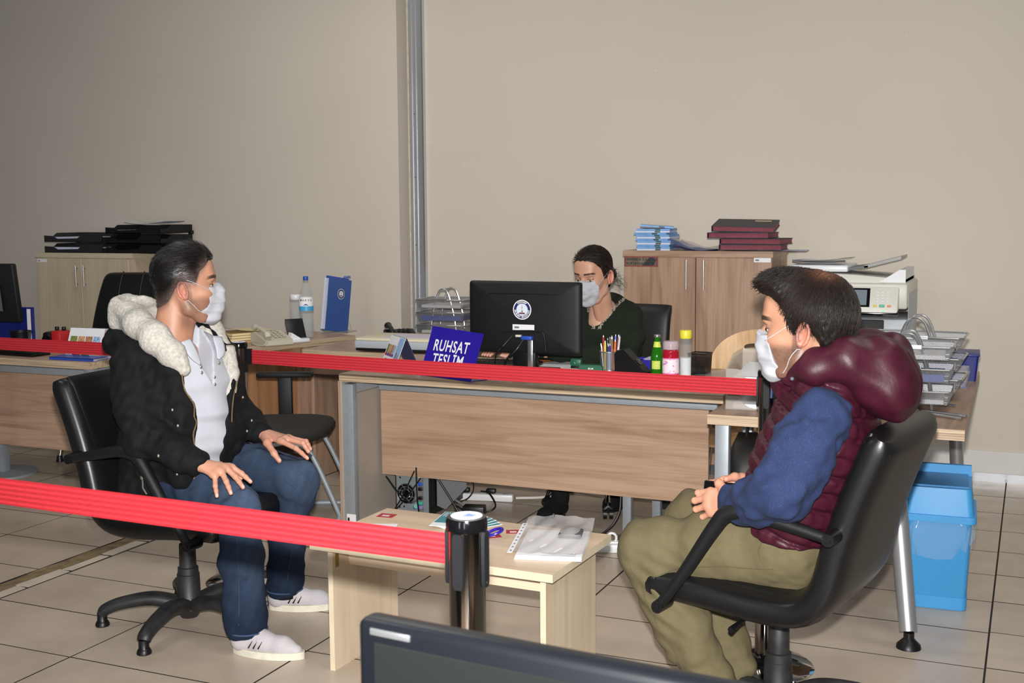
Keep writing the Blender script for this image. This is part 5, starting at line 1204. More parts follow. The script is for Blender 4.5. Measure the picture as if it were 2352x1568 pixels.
m = MB(); m.lathe([(.0145, .346), (.0155, .348), (.0155, .366), (.014, .369), (.001, .370)], 24); m.build('screw_cap', M_BLUE2, wbt)
m = MB(); m.lathe([(.0427, .175), (.0427, .245)], 32, cap=False); lb = m.build('label_band', M_PRINTW, wbt); m = MB(); m.lathe([(.043, .165), (.043, .192)], 32, cap=False); m.build('blue_band', plain('aqua_band', rgb(70, 168, 216), .4), wbt)
m = MB()
word = 'MARSU'; 
for i, ch_ in enumerate(word):
    a = RAD(-62 + i * 21 - 0); er = Vector((math.cos(a), math.sin(a), 0)); et = Vector((-math.sin(a), math.cos(a), 0)); vs_, fs_ = text_geo(ch_, .017, .0003); m.add([er * .0433 + Vector((0, 0, .228)) + et * p[0] + Vector((0, 0, p[1])) for p in vs_], fs_)
m.build('label_lettering', M_NAVY, wbt, smooth=0)
m = MB()
for k in range(5):
    a = RAD(-40 + k * 10); er = Vector((math.cos(a), math.sin(a), 0)); m.tube([er * .0432 + Vector((0, 0, .197)), Vector((math.cos(RAD(-20)), math.sin(RAD(-20)), 0)) * .0434 + Vector((0, 0, .206))], .0016, 5)
m.build('label_emblem', M_BLUE2, wbt)
fo = thing('document_folder', 'blue document folder with round emblem standing upright on the return desk', 'folder', (-4.00, 6.33, .7505), 82)
m = MB(); fm_ = Matrix.Rotation(RAD(-9), 4, 'Y') @ Matrix.Rotation(RAD(-6), 4, 'X')
m.M = Matrix.Translation((0, 0, .008)) @ Matrix.Rotation(RAD(9), 4, 'Y'); m.rbox(-.105, .115, -.012, -.009, 0, .33, .001, 1); fc = m.build('front_cover', M_BLUEF, fo)
m = MB(); m.M = Matrix.Translation((0, 0, .008)) @ Matrix.Rotation(RAD(9), 4, 'Y'); m.rbox(-.105, .115, .010, .013, 0, .34, .001, 1); m.build('back_cover', M_BLUE2, fo)
m = MB(); m.M = Matrix.Translation((0, 0, .008)) @ Matrix.Rotation(RAD(9), 4, 'Y'); m.box(-.125, .10, -.008, .008, .006, .322); m.build('papers', M_PAPERB, fo, smooth=0)
emblem(fc, (Matrix.Translation((0, 0, .008)) @ Matrix.Rotation(RAD(9), 4, 'Y') @ Vector((.02, -.0122, .235)), (math.cos(RAD(9)), 0, -math.sin(RAD(9))), (math.sin(RAD(9)), 0, math.cos(RAD(9)))), .033, text=False)
m = MB(); m.tube([(.10, .02, .20), (.15, .02, .10), (.19, .02, 0.004)], .0015, 5); m.tube([(.10, .02, .20), (.12, .06, .08), (.14, .10, .004)], .0015, 5); m.prism([(-.10, 0), (.16, 0), (.16, .004), (-.10, .004)], -.05, .05, ((0, 0, 0), (1, 0, 0), (0, 0, 1), (0, 1, 0))); m.build('acrylic_stand', M_CLEAR, fo)
m = MB()
for k in range(5): m.tube([(.055 + k * .014 + .055, .0, .335 - k * .001), (.058 + k * .014 + .055, .006, .347), (.061 + k * .014 + .055, .012, .335)], .002, 5)
m.build('blue_tabs', M_BLUE2, fo)

# ================================================================== left desk things
lm = thing('computer_monitor', 'black monitor cut by the left picture edge', 'monitor', (-5.47, 4.95, .75), 12)
m = MB(); m.M = Matrix.Rotation(RAD(8), 4, 'X'); m.rbox(-.27, .27, -.02, .02, .15, .48, .010, 3); m.rbox(-.16, .16, -.045, -.015, .20, .40, .02, 3); m.build('casing', M_BLACKM, lm)
m = MB(); m.rbox(.03, .09, -.03, .01, .012, .2, .006); m.rbox(-.08, .13, -.08, .10, .0005, .014, .005); m.build('stand', M_BLACK, lm)
m = MB(); m.M = Matrix.Rotation(RAD(8), 4, 'X'); m.box(.10, .19, -.0462, -.045, .22, .37); m.build('vent_panel', M_GREYD, lm, smooth=0)
bi = thing('ring_binder', 'deep blue ring binder standing behind the left monitor', 'binder', (-5.56, 5.24, .7505), 8)
m = MB(); m.box(-.16, .14, -.035, -.032, 0, .20); m.box(-.16, .14, .032, .035, 0, .2); m.box(-.163, -.16, -.035, .035, 0, .2); m.build('cover', M_BLUEN, bi, smooth=0); m = MB(); m.box(-.158, .12, -.028, .028, .005, .19); m.build('papers', M_PAPER, bi, smooth=0); m = MB(); m.box(-.1636, -.163, -.022, .022, .03, .17); m.build('spine_label', M_PAPER, bi, smooth=0)
stp = thing('numbering_stamp', 'red and black machine with two knobs on the left desk', 'stamp', (-5.05, 5.10, .7505), 10)
m = MB(); m.rbox(-.02, .045, -.05, .05, .0, .095, .012); m.build('red_housing', M_RED, stp); m = MB(); m.rbox(-.075, -.018, -.052, .052, 0, .088, .016); m.build('black_side', M_BLACK, stp); m = MB(); m.cyl((-.045, -.052, .045), (-.045, -.058, .045), .026, n=20); m.build('dial', M_BLACKGLOSS, stp)
for y in (-.022, .022):
    m = MB(); m.lathe([(.010, .094), (.012, .098), (.012, .112), (.010, .115), (.001, .1155)], 14, (.012 + y, 0, 0)); m.build('knob', M_BLACK, stp)
lk = thing('keyboard', 'black keyboard lying on the left desk under the belt', 'keyboard', (-5.0, 4.74, .75), -3)
m = MB(); m.rbox(-.21, .19, -.06, .06, 0, .016, .004); m.build('keyboard_body', M_BLACK, lk); m = MB()
for r_ in range(5):
    for k in range(15): m.box(-.20 + k * .0254, -.20 + k * .0254 + .021, -.052 + r_ * .021, -.052 + r_ * .021 + .017, .0158, .021)
kk = m.build('keys', M_BLACKM, lk, smooth=0); kk['kind'] = 'stuff'
po = thing('mesh_organiser', 'black mesh desk organiser on the left desk', 'organiser', (-5.36, 5.12, .7505), 5)
m = MB(); m.lathe([(.05, .002), (.06, .075)], 24, cap=False); m.build('mesh_wall', M_MESHB, po); m = MB(); m.tube([(.06 * math.cos(t), .06 * math.sin(t), .076) for t in [2 * math.pi * k / 24 for k in range(24)]], .003, 6, closed=True); m.lathe([(.05, 0), (.05, .003)], 24); m.build('rim', M_BLACK, po)
cable('black cable lying on the left desk between organiser and stamp', [(-5.30, 5.08, .756), (-5.24, 5.06, .79), (-5.18, 5.03, .77), (-5.13, 5.02, .775), (-5.10, 5.0, .79)], .005, M_BLACK)
bk_ = thing('notebook', 'blue notebook lying under the belt beside the left calendar', 'notebook', (-4.52, 4.69, .7503), 2)
m = MB(); m.box(-.14, .14, -.05, .05, .002, .012); m.build('pages', M_PAPER, bk_, smooth=0); m = MB(); m.box(-.143, .143, -.053, .053, .012, .0145); m.box(-.143, .143, -.053, .053, 0, .002); m.box(-.143, .143, -.053, -.051, .0, .0145); m.build('cover', M_BLUE2, bk_, smooth=0)
# ================================================================== people: implicit-surface modelling
class Field:
    """signed-distance field on a grid, meshed with surface nets"""
    def __init__(s, lo, hi, h):
        s.h = h; s.lo = np.array(lo, np.float32)
        s.n = np.ceil((np.array(hi) - np.array(lo)) / h).astype(int) + 1
        s.ax = [(s.lo[i] + h * np.arange(s.n[i])).astype(np.float32) for i in range(3)]
        s.D = np.full(s.n, 0.08, np.float32)
    def sub(s, lo, hi):
        sl = []
        for i in range(3):
            a = max(0, int((lo[i] - s.lo[i]) / s.h)); b = min(s.n[i], int((hi[i] - s.lo[i]) / s.h) + 2); sl.append(slice(a, max(a, b)))
        X = s.ax[0][sl[0]][:, None, None]; Y = s.ax[1][sl[1]][None, :, None]; Z = s.ax[2][sl[2]][None, None, :]
        return tuple(sl), X, Y, Z
    def comb(s, sl, d, k, op):
        A = s.D[sl]
        if A.size == 0: return
        if op == 'u':
            if k > 0:
                t = np.clip(.5 + .5 * (A - d) / k, 0, 1); s.D[sl] = A + (d - A) * t - k * t * (1 - t)
            else: s.D[sl] = np.minimum(A, d)
        else:
            d = -d
            if k > 0:
                t = np.clip(.5 - .5 * (A - d) / k, 0, 1); s.D[sl] = A + (d - A) * t + k * t * (1 - t)
            else: s.D[sl] = np.maximum(A, d)
    def cone(s, a, b, ra, rb=None, k=.02, op='u', fwd=None, flat=1.0):
        rb = ra if rb is None else rb; a = np.array(a, np.float32); b = np.array(b, np.float32); R = max(ra, rb) + k + .03
        sl, X, Y, Z = s.sub(np.minimum(a, b) - R, np.maximum(a, b) + R)
        x, y, z = X - a[0], Y - a[1], Z - a[2]; v = b - a
        if fwd is not None:
            f = np.array(fwd, np.float32); f /= np.linalg.norm(f); g = 1 / flat - 1
            q = (x * f[0] + y * f[1] + z * f[2]) * g; x = x + q * f[0]; y = y + q * f[1]; z = z + q * f[2]
            v = v + f * (v @ f) * g
        t = np.clip((x * v[0] + y * v[1] + z * v[2]) / max(1e-9, float(v @ v)), 0, 1)
        d = np.sqrt((x - t * v[0]) ** 2 + (y - t * v[1]) ** 2 + (z - t * v[2]) ** 2) - (ra + (rb - ra) * t)
        if flat < 1: d = d * (.5 + .5 * flat)
        s.comb(sl, d, k, op); return s
    def chain(s, pts, rs, k=.015, **kw):
        for i in range(len(pts) - 1): s.cone(pts[i], pts[i + 1], rs[i], rs[i + 1], k, **kw)
        return s
    def ell(s, c, r, k=.02, op='u', R=None):
        c = np.array(c, np.float32); m = max(r) + k + .03; sl, X, Y, Z = s.sub(c - m, c + m)
        x, y, z = X - c[0], Y - c[1], Z - c[2]
        if R is not None:
            R = np.array(R, np.float32); x, y, z = (x * R[0, i] + y * R[1, i] + z * R[2, i] for i in range(3))
        k0 = np.sqrt((x / r[0]) ** 2 + (y / r[1]) ** 2 + (z / r[2]) ** 2); k1 = np.sqrt((x / r[0] ** 2) ** 2 + (y / r[1] ** 2) ** 2 + (z / r[2] ** 2) ** 2)
        s.comb(sl, k0 * (k0 - 1) / np.maximum(k1, 1e-6), k, op); return s
    def apply(s, fn, band=.03):
        """fn(P)-> displacement (outward +) on the narrow band"""
        m = np.abs(s.D) < band; i = np.argwhere(m)
        P = s.lo + s.h * i.astype(np.float32); s.D[m] -= fn(P).astype(np.float32); return s
    def cut(s, fn):
        """intersect with fn(X,Y,Z)<=0 (broadcast arrays)"""
        d = fn(s.ax[0][:, None, None], s.ax[1][None, :, None], s.ax[2][None, None, :]); s.D = np.maximum(s.D, d).astype(np.float32); return s
    def mesh(s, smooth=1):
        D = s.D.copy(); 
        for a in range(3):
            ix = [slice(None)] * 3; ix[a] = 0; D[tuple(ix)] = np.maximum(D[tuple(ix)], s.h); ix[a] = -1; D[tuple(ix)] = np.maximum(D[tuple(ix)], s.h)
        S = D < 0; n = D.shape
        cnt = np.zeros([q - 1 for q in n], np.uint8)
        co = [(i, j, k) for i in (0, 1) for j in (0, 1) for k in (0, 1)]
        for i, j, k in co: cnt += S[i:n[0] - 1 + i, j:n[1] - 1 + j, k:n[2] - 1 + k]
        act = (cnt > 0) & (cnt < 8); idx = np.argwhere(act)
        vals = np.stack([D[idx[:, 0] + i, idx[:, 1] + j, idx[:, 2] + k] for i, j, k in co], 1)
        acc = np.zeros((len(idx), 3), np.float32); num = np.zeros(len(idx), np.float32)
        for a in range(8):
            for b in range(a + 1, 8):
                df = [co[b][q] - co[a][q] for q in range(3)]
                if sum(map(abs, df)) != 1: continue
                va, vb = vals[:, a], vals[:, b]; m = (va < 0) != (vb < 0); t = va[m] / (va[m] - vb[m])
                acc[m] += np.array(co[a], np.float32) + t[:, None] * np.array(df, np.float32); num[m] += 1
        V = s.lo + s.h * (idx + acc / num[:, None])
        vid = np.full(act.shape, -1, np.int32); vid[act] = np.arange(len(idx))
        F = []
        for a in range(3):
            b, c = (a + 1) % 3, (a + 2) % 3
            s0 = [slice(None)] * 3; s1 = [slice(None)] * 3; s0[a] = slice(0, n[a] - 1); s1[a] = slice(1, n[a])
            for q in (b, c): s0[q] = slice(1, n[q] - 1); s1[q] = slice(1, n[q] - 1)
            A, B = S[tuple(s0)], S[tuple(s1)]; e = np.argwhere(A != B); fl_ = A[A != B]
            e = e + np.array([0 if q == a else 1 for q in range(3)])
            def vv(db, dc):
                w = e.copy(); w[:, b] += db; w[:, c] += dc; return vid[w[:, 0], w[:, 1], w[:, 2]]
            Q = np.stack([vv(-1, -1), vv(0, -1), vv(0, 0), vv(-1, 0)], 1); Q[~fl_] = Q[~fl_][:, ::-1]; F.append(Q)
        F = np.concatenate(F); F = F[(F >= 0).all(1)]
        for _ in range(smooth):
            E_ = np.concatenate([F[:, [0, 1]], F[:, [1, 2]], F[:, [2, 3]], F[:, [3, 0]]]); su = np.zeros_like(V); nn = np.zeros(len(V))
            np.add.at(su, E_[:, 0], V[E_[:, 1]]); np.add.at(su, E_[:, 1], V[E_[:, 0]]); np.add.at(nn, E_[:, 0], 1); np.add.at(nn, E_[:, 1], 1)
            V = .5 * V + .5 * su / np.maximum(nn, 1)[:, None]
        return V.astype(np.float64), F
def np_mesh(name, V, F, mat, parent=None, col=None, smooth=180):
    me = bpy.data.meshes.new(name); V = np.asarray(V, np.float32); F = np.asarray(F, np.int32); k = F.shape[1]
    me.vertices.add(len(V)); me.vertices.foreach_set('co', V.ravel()); me.loops.add(F.size); me.loops.foreach_set('vertex_index', F.ravel())
    me.polygons.add(len(F)); me.polygons.foreach_set('loop_start', np.arange(0, F.size, k, dtype=np.int32))
    me.update(calc_edges=True)
    for m in (mat if isinstance(mat, (list, tuple)) else [mat]): me.materials.append(m)
    if col is not None:
        at = me.color_attributes.new('Col', 'FLOAT_COLOR', 'POINT'); c = np.concatenate([col, np.ones((len(col), 1))], 1).astype(np.float32); at.data.foreach_set('color', c.ravel())
    finish(me, smooth); return link(name, me, parent)
def waves(seed, n, lam, amp, dirs=None):
    """band of random plane waves -> soft cloth folds"""
    r = np.random.RandomState(seed); K = r.normal(size=(n, 3)); 
    if dirs is not None: K = K * np.array(dirs)
    K /= np.linalg.norm(K, axis=1)[:, None]; K *= (2 * np.pi / (lam * (.7 + .6 * r.rand(n))))[:, None]; ph = r.rand(n) * 6.28
    def fn(P): return amp / math.sqrt(n) * np.sin(P @ K.T + ph).sum(1) * 1.4
    return fn
def sst(a, b, x): t = np.clip((x - a) / (b - a), 0, 1); return t * t * (3 - 2 * t)
def col3(r, g, b): return np.array([s2l(r), s2l(g), s2l(b)])
def attr_mat(name, rough=.5, sss=0.0, bump=0, bscale=300, spec=.5, sheen=0.0):
    t = NT(name); t.set(Roughness=rough); a = t.n('ShaderNodeVertexColor'); a.layer_name = 'Col'; t.l(a.outputs['Color'], t.b.inputs['Base Color'])
    t.b.inputs['Specular IOR Level'].default_value = spec; t.b.inputs['Sheen Weight'].default_value = sheen
    if sss: t.b.inputs['Subsurface Weight'].default_value = sss; t.b.inputs['Subsurface Radius'].default_value = (.012, .005, .003); t.b.inputs['Subsurface Scale'].default_value = .6
    if bump: t.bump(t.noise(t.coords(), bscale, 3), bump, .002)
    return t.m
M_SKIN = attr_mat('skin', .48, .10, .12, 420)
def cloth(name, c, rough=.85, var=.12, bump=.3, bscale=500, sheen=.0, weave=None):
    t = NT(name); t.set(Roughness=rough); v = t.coords(); f = t.noise(v, weave or 60, 4, .7)
    a = tuple(x * (1 - var) for x in c[:3]) + (1,); b = tuple(min(1, x * (1 + var)) for x in c[:3]) + (1,)
    t.color(t.ramp(f, [(.3, a), (.7, b)])); t.b.inputs['Sheen Weight'].default_value = sheen; t.b.inputs['Specular IOR Level'].default_value = .25
    t.bump(t.noise(v, bscale, 3), bump, .0015); return t.m
M_PARKA = cloth('black_parka_cloth', rgb(13, 13, 17), .8, .15)
M_SHIRT = cloth('white_knit', rgb(188, 192, 202), .85, .03, .25, 700)
def sherpa():
    t = NT('cream_sherpa'); t.set(Roughness=.95); v = t.coords(); vo = t.n('ShaderNodeTexVoronoi'); vo.inputs['Scale'].default_value = 190; t.l(v, vo.inputs['Vector'])
    t.color(t.ramp(t.noise(v, 90, 3), [(.3, rgb(170, 166, 158)), (.7, rgb(202, 198, 190))])); t.bump(t.math('ADD', vo.outputs['Distance'], t.noise(v, 260, 3)), .35, .003); return t.m
M_SHERPA = sherpa()
M_DENIM = attr_mat('blue_denim', .9, 0, .35, 900, .15)
M_CHINO = cloth('olive_chino', rgb(98, 90, 66), .85, .07, .2, 600)
M_VEST = plain('burgundy_nylon', rgb(58, 17, 32), .45, 0, .15, 30, .14, 90, .3)
def heather():
    t = NT('heather_blue_knit'); t.set(Roughness=.9); v = t.coords(); f = t.noise(v, 420, 2, .6)
    t.color(t.ramp(f, [(.3, rgb(22, 36, 70)), (.62, rgb(29, 46, 86)), (.74, rgb(60, 78, 120))])); t.bump(t.noise(v, 600, 3), .35, .002); return t.m
M_HEATHER = heather()
M_GREENKNIT = cloth('dark_green_knit', rgb(27, 35, 24), .9, .08, .3, 600)
M_BLACKCLOTH = cloth('black_trouser_cloth', rgb(16, 16, 18), .9, .1)
M_NAVYCOTTON = cloth('navy_cotton', rgb(36, 50, 92), .85, .06)
M_MASK = cloth('white_mask_fabric', rgb(178, 180, 187), .8, .03, .15, 900, .0)
def hairmat(name, c, rough=.35):
    t = NT(name); t.set(Roughness=rough); v = t.coords(); f = t.noise(v, 120, 3); t.color(t.ramp(f, [(.3, tuple(x * .6 for x in c[:3]) + (1,)), (.75, c)])); t.b.inputs['Specular IOR Level'].default_value = .6; return t.m
M_HAIRA = attr_mat('black_wet_hair', .38, spec=.4); M_HAIRB = attr_mat('dark_brown_hair', .5, spec=.3); M_HAIRC = attr_mat('dark_brown_hair_tied', .42, spec=.35); M_HAIRD = hairmat('dark_brown_curls', rgb(40, 29, 23), .45)
M_EYE = plain('eye_white', rgb(200, 194, 188), .15); M_IRIS = plain('dark_iris', rgb(40, 26, 18), .1); M_SNAP = plain('silver_snap', rgb(200, 196, 184), .25, .9); M_ZIP = plain('brass_zip', rgb(150, 130, 96), .35, .9, bump=.6, bscale=900)
M_SUEDE = cloth('grey_suede', rgb(178, 174, 178), .9, .05, .2, 700); M_SOLE = plain('cream_rubber_sole', rgb(206, 202, 186), .6, var=.08, vscale=40)

def rot(yaw, pitch=0, roll=0):
    return np.array(Matrix.Rotation(RAD(yaw), 3, 'Z') @ Matrix.Rotation(RAD(pitch), 3, 'Y') @ Matrix.Rotation(RAD(roll), 3, 'X'))
def polyline(x, pts):
    xs, ys = zip(*pts); return np.interp(x, xs, ys)

def make_head(bt=1.0, lid=(.0035, -.006), skin=(196, 150, 126), neck_to=(-.05, 0, -.21), neck_r=(.058, .066), brow=(40, 30, 28), stubble=.0, beard=(74, 58, 52), fade=None, nose=1.0, jaw=1.0, bald=None):
    """head in its own frame: +x face, +y left, +z up, eyes at z=0"""
    f = Field((-.14, -.115, -.26), (.15, .115, .15), .0021)
    f.ell((-.012, 0, .035), (.096, .075, .088), .0)
    f.ell((.030, 0, -.010), (.062, .064, .080), .03)
    f.ell((.036, 0, -.052), (.056, .054 * jaw, .058), .03)
    for s in (-1, 1):
        f.chain([(-.012, s * .054 * jaw, -.040), (.006, s * .053 * jaw, -.078), (.048, s * .030, -.108), (.074, s * .010, -.112)], [.020, .018, .016, .015], .025)
        f.ell((.060, s * .040, -.030), (.024, .020, .020), .02)
    f.ell((.080, 0, -.105), (.016, .020, .014), .02); f.ell((.088, 0, -.070), (.012, .024, .014), .015)
    f.cone((.084, -.036, .022), (.084, .036, .022), .009, .009, .018); f.cone((.089, -.014, .024), (.089, .014, .024), .007, .007, .015)
    f.ell((.070, 0, .055), (.022, .05, .035), .03)
    for s in (-1, 1): f.ell((.099, s * .034, -.004), (.016, .0185, .014), .012, 's')
    f.chain([(.088, 0, .012), (.100, 0, -.012), (.110 * nose + .003, 0, -.032)], [.0075, .0085, .0115], .010)
    for s in (-1, 1): f.ell((.099, s * .0125, -.036), (.011, .0085, .009), .006)
    # lids
    for s in (-1, 1):
        c = (.0745, s * .0325, -.002)
        sl, X, Y, Z = f.sub((c[0] - .03, c[1] - .03, c[2] - .03), (c[0] + .03, c[1] + .03, c[2] + .03))
        d = np.sqrt((X - c[0]) ** 2 + (Y - c[1]) ** 2 + (Z - c[2]) ** 2) - .0142
        tilt = np.abs(Y - c[1]) * .22
        d = np.maximum(d, np.minimum(lid[0] - tilt - (Z - c[2]), (Z - c[2]) - lid[1] - tilt * .5)); f.comb(sl, d.astype(np.float32), .003, 'u')
    # ears
    for s in (-1, 1):
        R = np.array(Matrix.Rotation(RAD(-14), 3, 'Y') @ Matrix.Rotation(RAD(s * -16), 3, 'Z')) if True else None
        e = np.array((-.014, s * .0775, -.016))
        f.ell(e, (.017, .0055, .029), .004, R=R)
        ring = []
        for q in range(13):
            a = RAD(-60 + q * 25); ring.append(e + R @ np.array((-.0165 * math.cos(a) * (1 if math.cos(a) > 0 else .8), s * .0055, .0285 * math.sin(a))))
        f.chain(ring, [.0042] * 13, .002)
        f.ell(e + R @ np.array((.002, s * .008, -.004)), (.0085, .0055, .0125), .003, 's'); f.ell(e + R @ np.array((-.004, s * .0085, .012)), (.007, .004, .008), .003, 's')
        f.ell(e + R @ np.array((.004, s * .004, -.026)), (.008, .0048, .009), .004); f.ell(e + R @ np.array((.012, s * .003, -.004)), (.004, .004, .007), .003)
    f.chain([(-.036, 0, -.060), (-.042, 0, -.13), neck_to], [neck_r[0] * .94, neck_r[0] * .95, neck_r[1]], .016)
    f.cone((.008, 0, -.125), (neck_to[0] + .050, 0, neck_to[2] + .02), .022, .016, .022)
    V, F = f.mesh(1)
    x, y, z = V.T; C = np.tile(col3(*skin), (len(V), 1)); ay = np.abs(y)
    def mixc(c, w): C[:] = C + (col3(*c) - C) * np.clip(w, 0, 1)[:, None]
    mixc((206, 136, 118), .35 * np.exp(-(((x - .1) / .03) ** 2 + (ay / .02) ** 2 + ((z + .035) / .03) ** 2)))
    ear = sst(.072, .080, ay) * sst(.05, .03, np.abs(z + .016)) * sst(.04, .02, np.abs(x + .014)); mixc((206, 112, 100), .42 * ear)
    bz = .030 - .10 * np.clip(ay - .030, 0, 1) + .08 * np.clip(.030 - ay, -1, 0) * 0 
    bw = sst(.0075 * bt, .0045 * bt, np.abs(z - (.026 + .10 * np.minimum(ay - .03, .012) - 9.0 * np.maximum(ay - .045, 0) ** 1.6))) * sst(.009, .014, ay) * sst(.058, .050, ay) * sst(.055, .065, x)
    mixc(brow, bw * .95)
    ey = np.exp(-(((ay - .0325) / .016) ** 2 + ((z + .001) / .011) ** 2)) * sst(.06, .07, x); mixc((120, 84, 70), .45 * ey)
    lash = np.exp(-(((z - (-.002 + lid[0])) / .0022) ** 2)) * sst(.018, .013, np.abs(ay - .0325)) * sst(.07, .08, x); mixc((34, 24, 22), .8 * lash)
    if stubble:
        r = np.random.RandomState(3); nz = .65 + .35 * r.rand(len(V))
        w = sst(-.028, -.055, z + .25 * np.clip(x - .02, 0, 1) * 0) * sst(-.035, -.012, x) * sst(-.165, -.125, z) * sst(-.02, -.06, z - .3 * (x - .01)); mixc(beard, stubble * w * nz)
        mixc((66, 52, 48), stubble * .9 * sst(.016, .008, np.abs(x - .004 + .1 * (z + .03))) * sst(.02, -.01, z) * sst(-.09, -.05, z) * sst(.05, .06, ay) * nz)
    if fade is not None:
        hl, fc, fw = fade
        zz = polyline(x, hl); mixc(fc, fw * sst(-.032, .012, z - zz) * (x < .075))
    if bald is not None: pass
    return V, F, C
def make_hair(hl, thick, grow, seed, flow, n, length, width, lift, curl, noise=.0, extra=None, thin=None, edge=.045, cols=((30, 27, 26), (16, 14, 13)), fadec=None):
    """hair cap fitted to the skull plus laid strands; hl = hairline z over x"""
    f = Field((-.17, -.13, -.15), (.15, .13, .18), .0024)
    f.ell((-.012, 0, .035), (.096, .075, .088), .0); f.ell((.030, 0, -.010), (.062, .064, .080), .03); f.ell((.070, 0, .055), (.022, .05, .035), .03); f.chain([(-.040, 0, -.05), (-.045, 0, -.13)], [.052, .050], .03)
    if extra: extra(f)
    base = f.D.copy()
    X, Y, Z = f.ax[0][:, None, None], f.ax[1][None, :, None], f.ax[2][None, None, :]
    zz = polyline(X, hl) + np.zeros_like(Y); up = (Z - zz)
    th = .0008 + (thick - .0008) * np.clip(up / edge, 0, 1) ** .6 + grow * np.clip((Z - .06) / .06, 0, 1) * np.clip((X + .06) / .12, 0.2, 1)
    f.D = np.maximum(base - th, -(up + .004) * .7).astype(np.float32)
    if noise: f.apply(waves(seed, 14, .016, noise))
    V, F = f.mesh(1)
    r = np.random.RandomState(seed)
    nrm = np.zeros_like(V); e1 = V[F[:, 1]] - V[F[:, 0]]; e2 = V[F[:, 2]] - V[F[:, 0]]; fn = np.cross(e1, e2)
    for q in range(4): np.add.at(nrm, F[:, q], fn)
    nrm /= np.maximum(1e-9, np.linalg.norm(nrm, axis=1))[:, None]
    z_h = polyline(V[:, 0], hl); ok = np.where((V[:, 2] > z_h + .004) & (np.einsum('ij,ij->i', nrm, (V - np.array((-.01, 0, .01))) / np.linalg.norm(V - np.array((-.01, 0, .01)), axis=1)[:, None]) > .6))[0]
    pick = r.choice(ok, n); P = V[pick] + r.normal(0, .0012, (n, 3)); N = nrm[pick]
    T = flow(P, r); T -= N * np.einsum('ij,ij->i', T, N)[:, None]; T /= np.maximum(1e-6, np.linalg.norm(T, axis=1))[:, None]
    B = np.cross(N, T); L = length(P, r); K = 6; pts = []
    lf = lift(P, r); cu = curl * r.normal(0, 1, n); c = np.array((-.012, 0, .03))
    for k in range(K):
        t = k / (K - 1); rad = np.linalg.norm(P - c, axis=1)
        Q = P + T * (L * t)[:, None] + B * (cu * L * t * t)[:, None] + N * (.0015 * math.sin(math.pi * t))
        d = Q - c; Q = c + d / np.linalg.norm(d, axis=1)[:, None] * (rad * (1 - .0 * t))[:, None] + N * (lf * L * t ** 1.5)[:, None] + N * .001
        pts.append(Q)
    wv = width * (.7 + .6 * r.rand(n)); SV = []
    for k in range(K):
        t = k / (K - 1); w = wv * (1 - .8 * t ** 2)
        for a in (0, 2.1, 4.2): SV.append(pts[k] + B * (math.cos(a) * w)[:, None] + N * (math.sin(a) * w * .6)[:, None])
    SV = np.stack(SV, 1).reshape(-1, 3); M = K * 3; o = (np.arange(n) * M)[:, None, None]
    q = np.array([[k * 3 + a, k * 3 + (a + 1) % 3, (k + 1) * 3 + (a + 1) % 3, (k + 1) * 3 + a] for k in range(K - 1) for a in range(3)])
    SF = (o + q[None]).reshape(-1, 4)
    A = np.concatenate([V, SV]); c0, c1 = col3(*cols[0]), col3(*cols[1])
    w = np.concatenate([np.zeros(len(V)), np.repeat(r.rand(n), M)])[:, None]; C = c1 + (c0 - c1) * w
    if thin is not None:
        cc, rad, sc = thin[:3]; t = np.exp(-(np.linalg.norm((A - np.array(cc)), axis=1) / rad) ** 2)[:, None] * (1 - .55 * w); C = C + (col3(*sc) - C) * t * .75
    if fadec is not None:
        t = sst(.055, .0, A[:, 2] - polyline(A[:, 0], hl))[:, None] * (A[:, :1] < .07); C = C + (col3(*fadec) - C) * t * .8
    return A, np.concatenate([F, SF + len(V)]), C
def make_mask(z_top, z_bot, xs, dx=0.0, pl=.0016):
    """pleated surgical mask over nose and chin (head frame)"""
    f = Field((-.02, -.10, -.16), (.16, .10, .05), .0022)
    f.ell((.030, 0, -.030), (.068, .064, .080), .0); f.ell((.042, 0, -.06), (.056, .057, .062), .03); f.chain([(.098 + dx, 0, -.016), (.104 + dx, 0, -.034), (.098 + dx, 0, -.075), (.084, 0, -.108)], [.014, .017, .019, .018], .03); f.ell((.074, 0, -.108), (.026, .030, .022), .025)
    f.D -= .0035
    f.apply(lambda P: pl * np.abs(np.sin(P[:, 2] * 190)) * sst(-.11, -.08, P[:, 2]) * sst(.0, -.02, P[:, 2]) + waves(5, 8, .045, .0016)(P))
    # side edges are gathered: slanted line from the cheek to under the chin
    f.cut(lambda X, Y, Z: np.maximum(np.maximum(Z - (z_top + .012 * np.clip(1 - np.abs(Y) / .03, 0, 1)), z_bot - Z) + 0 * X, (polyline(Z, xs) - X) * .9 + 0 * Y))
    V, F = f.mesh(2); return V, F
def place(V, R, s, o): return (V * s) @ R.T + np.array(o)
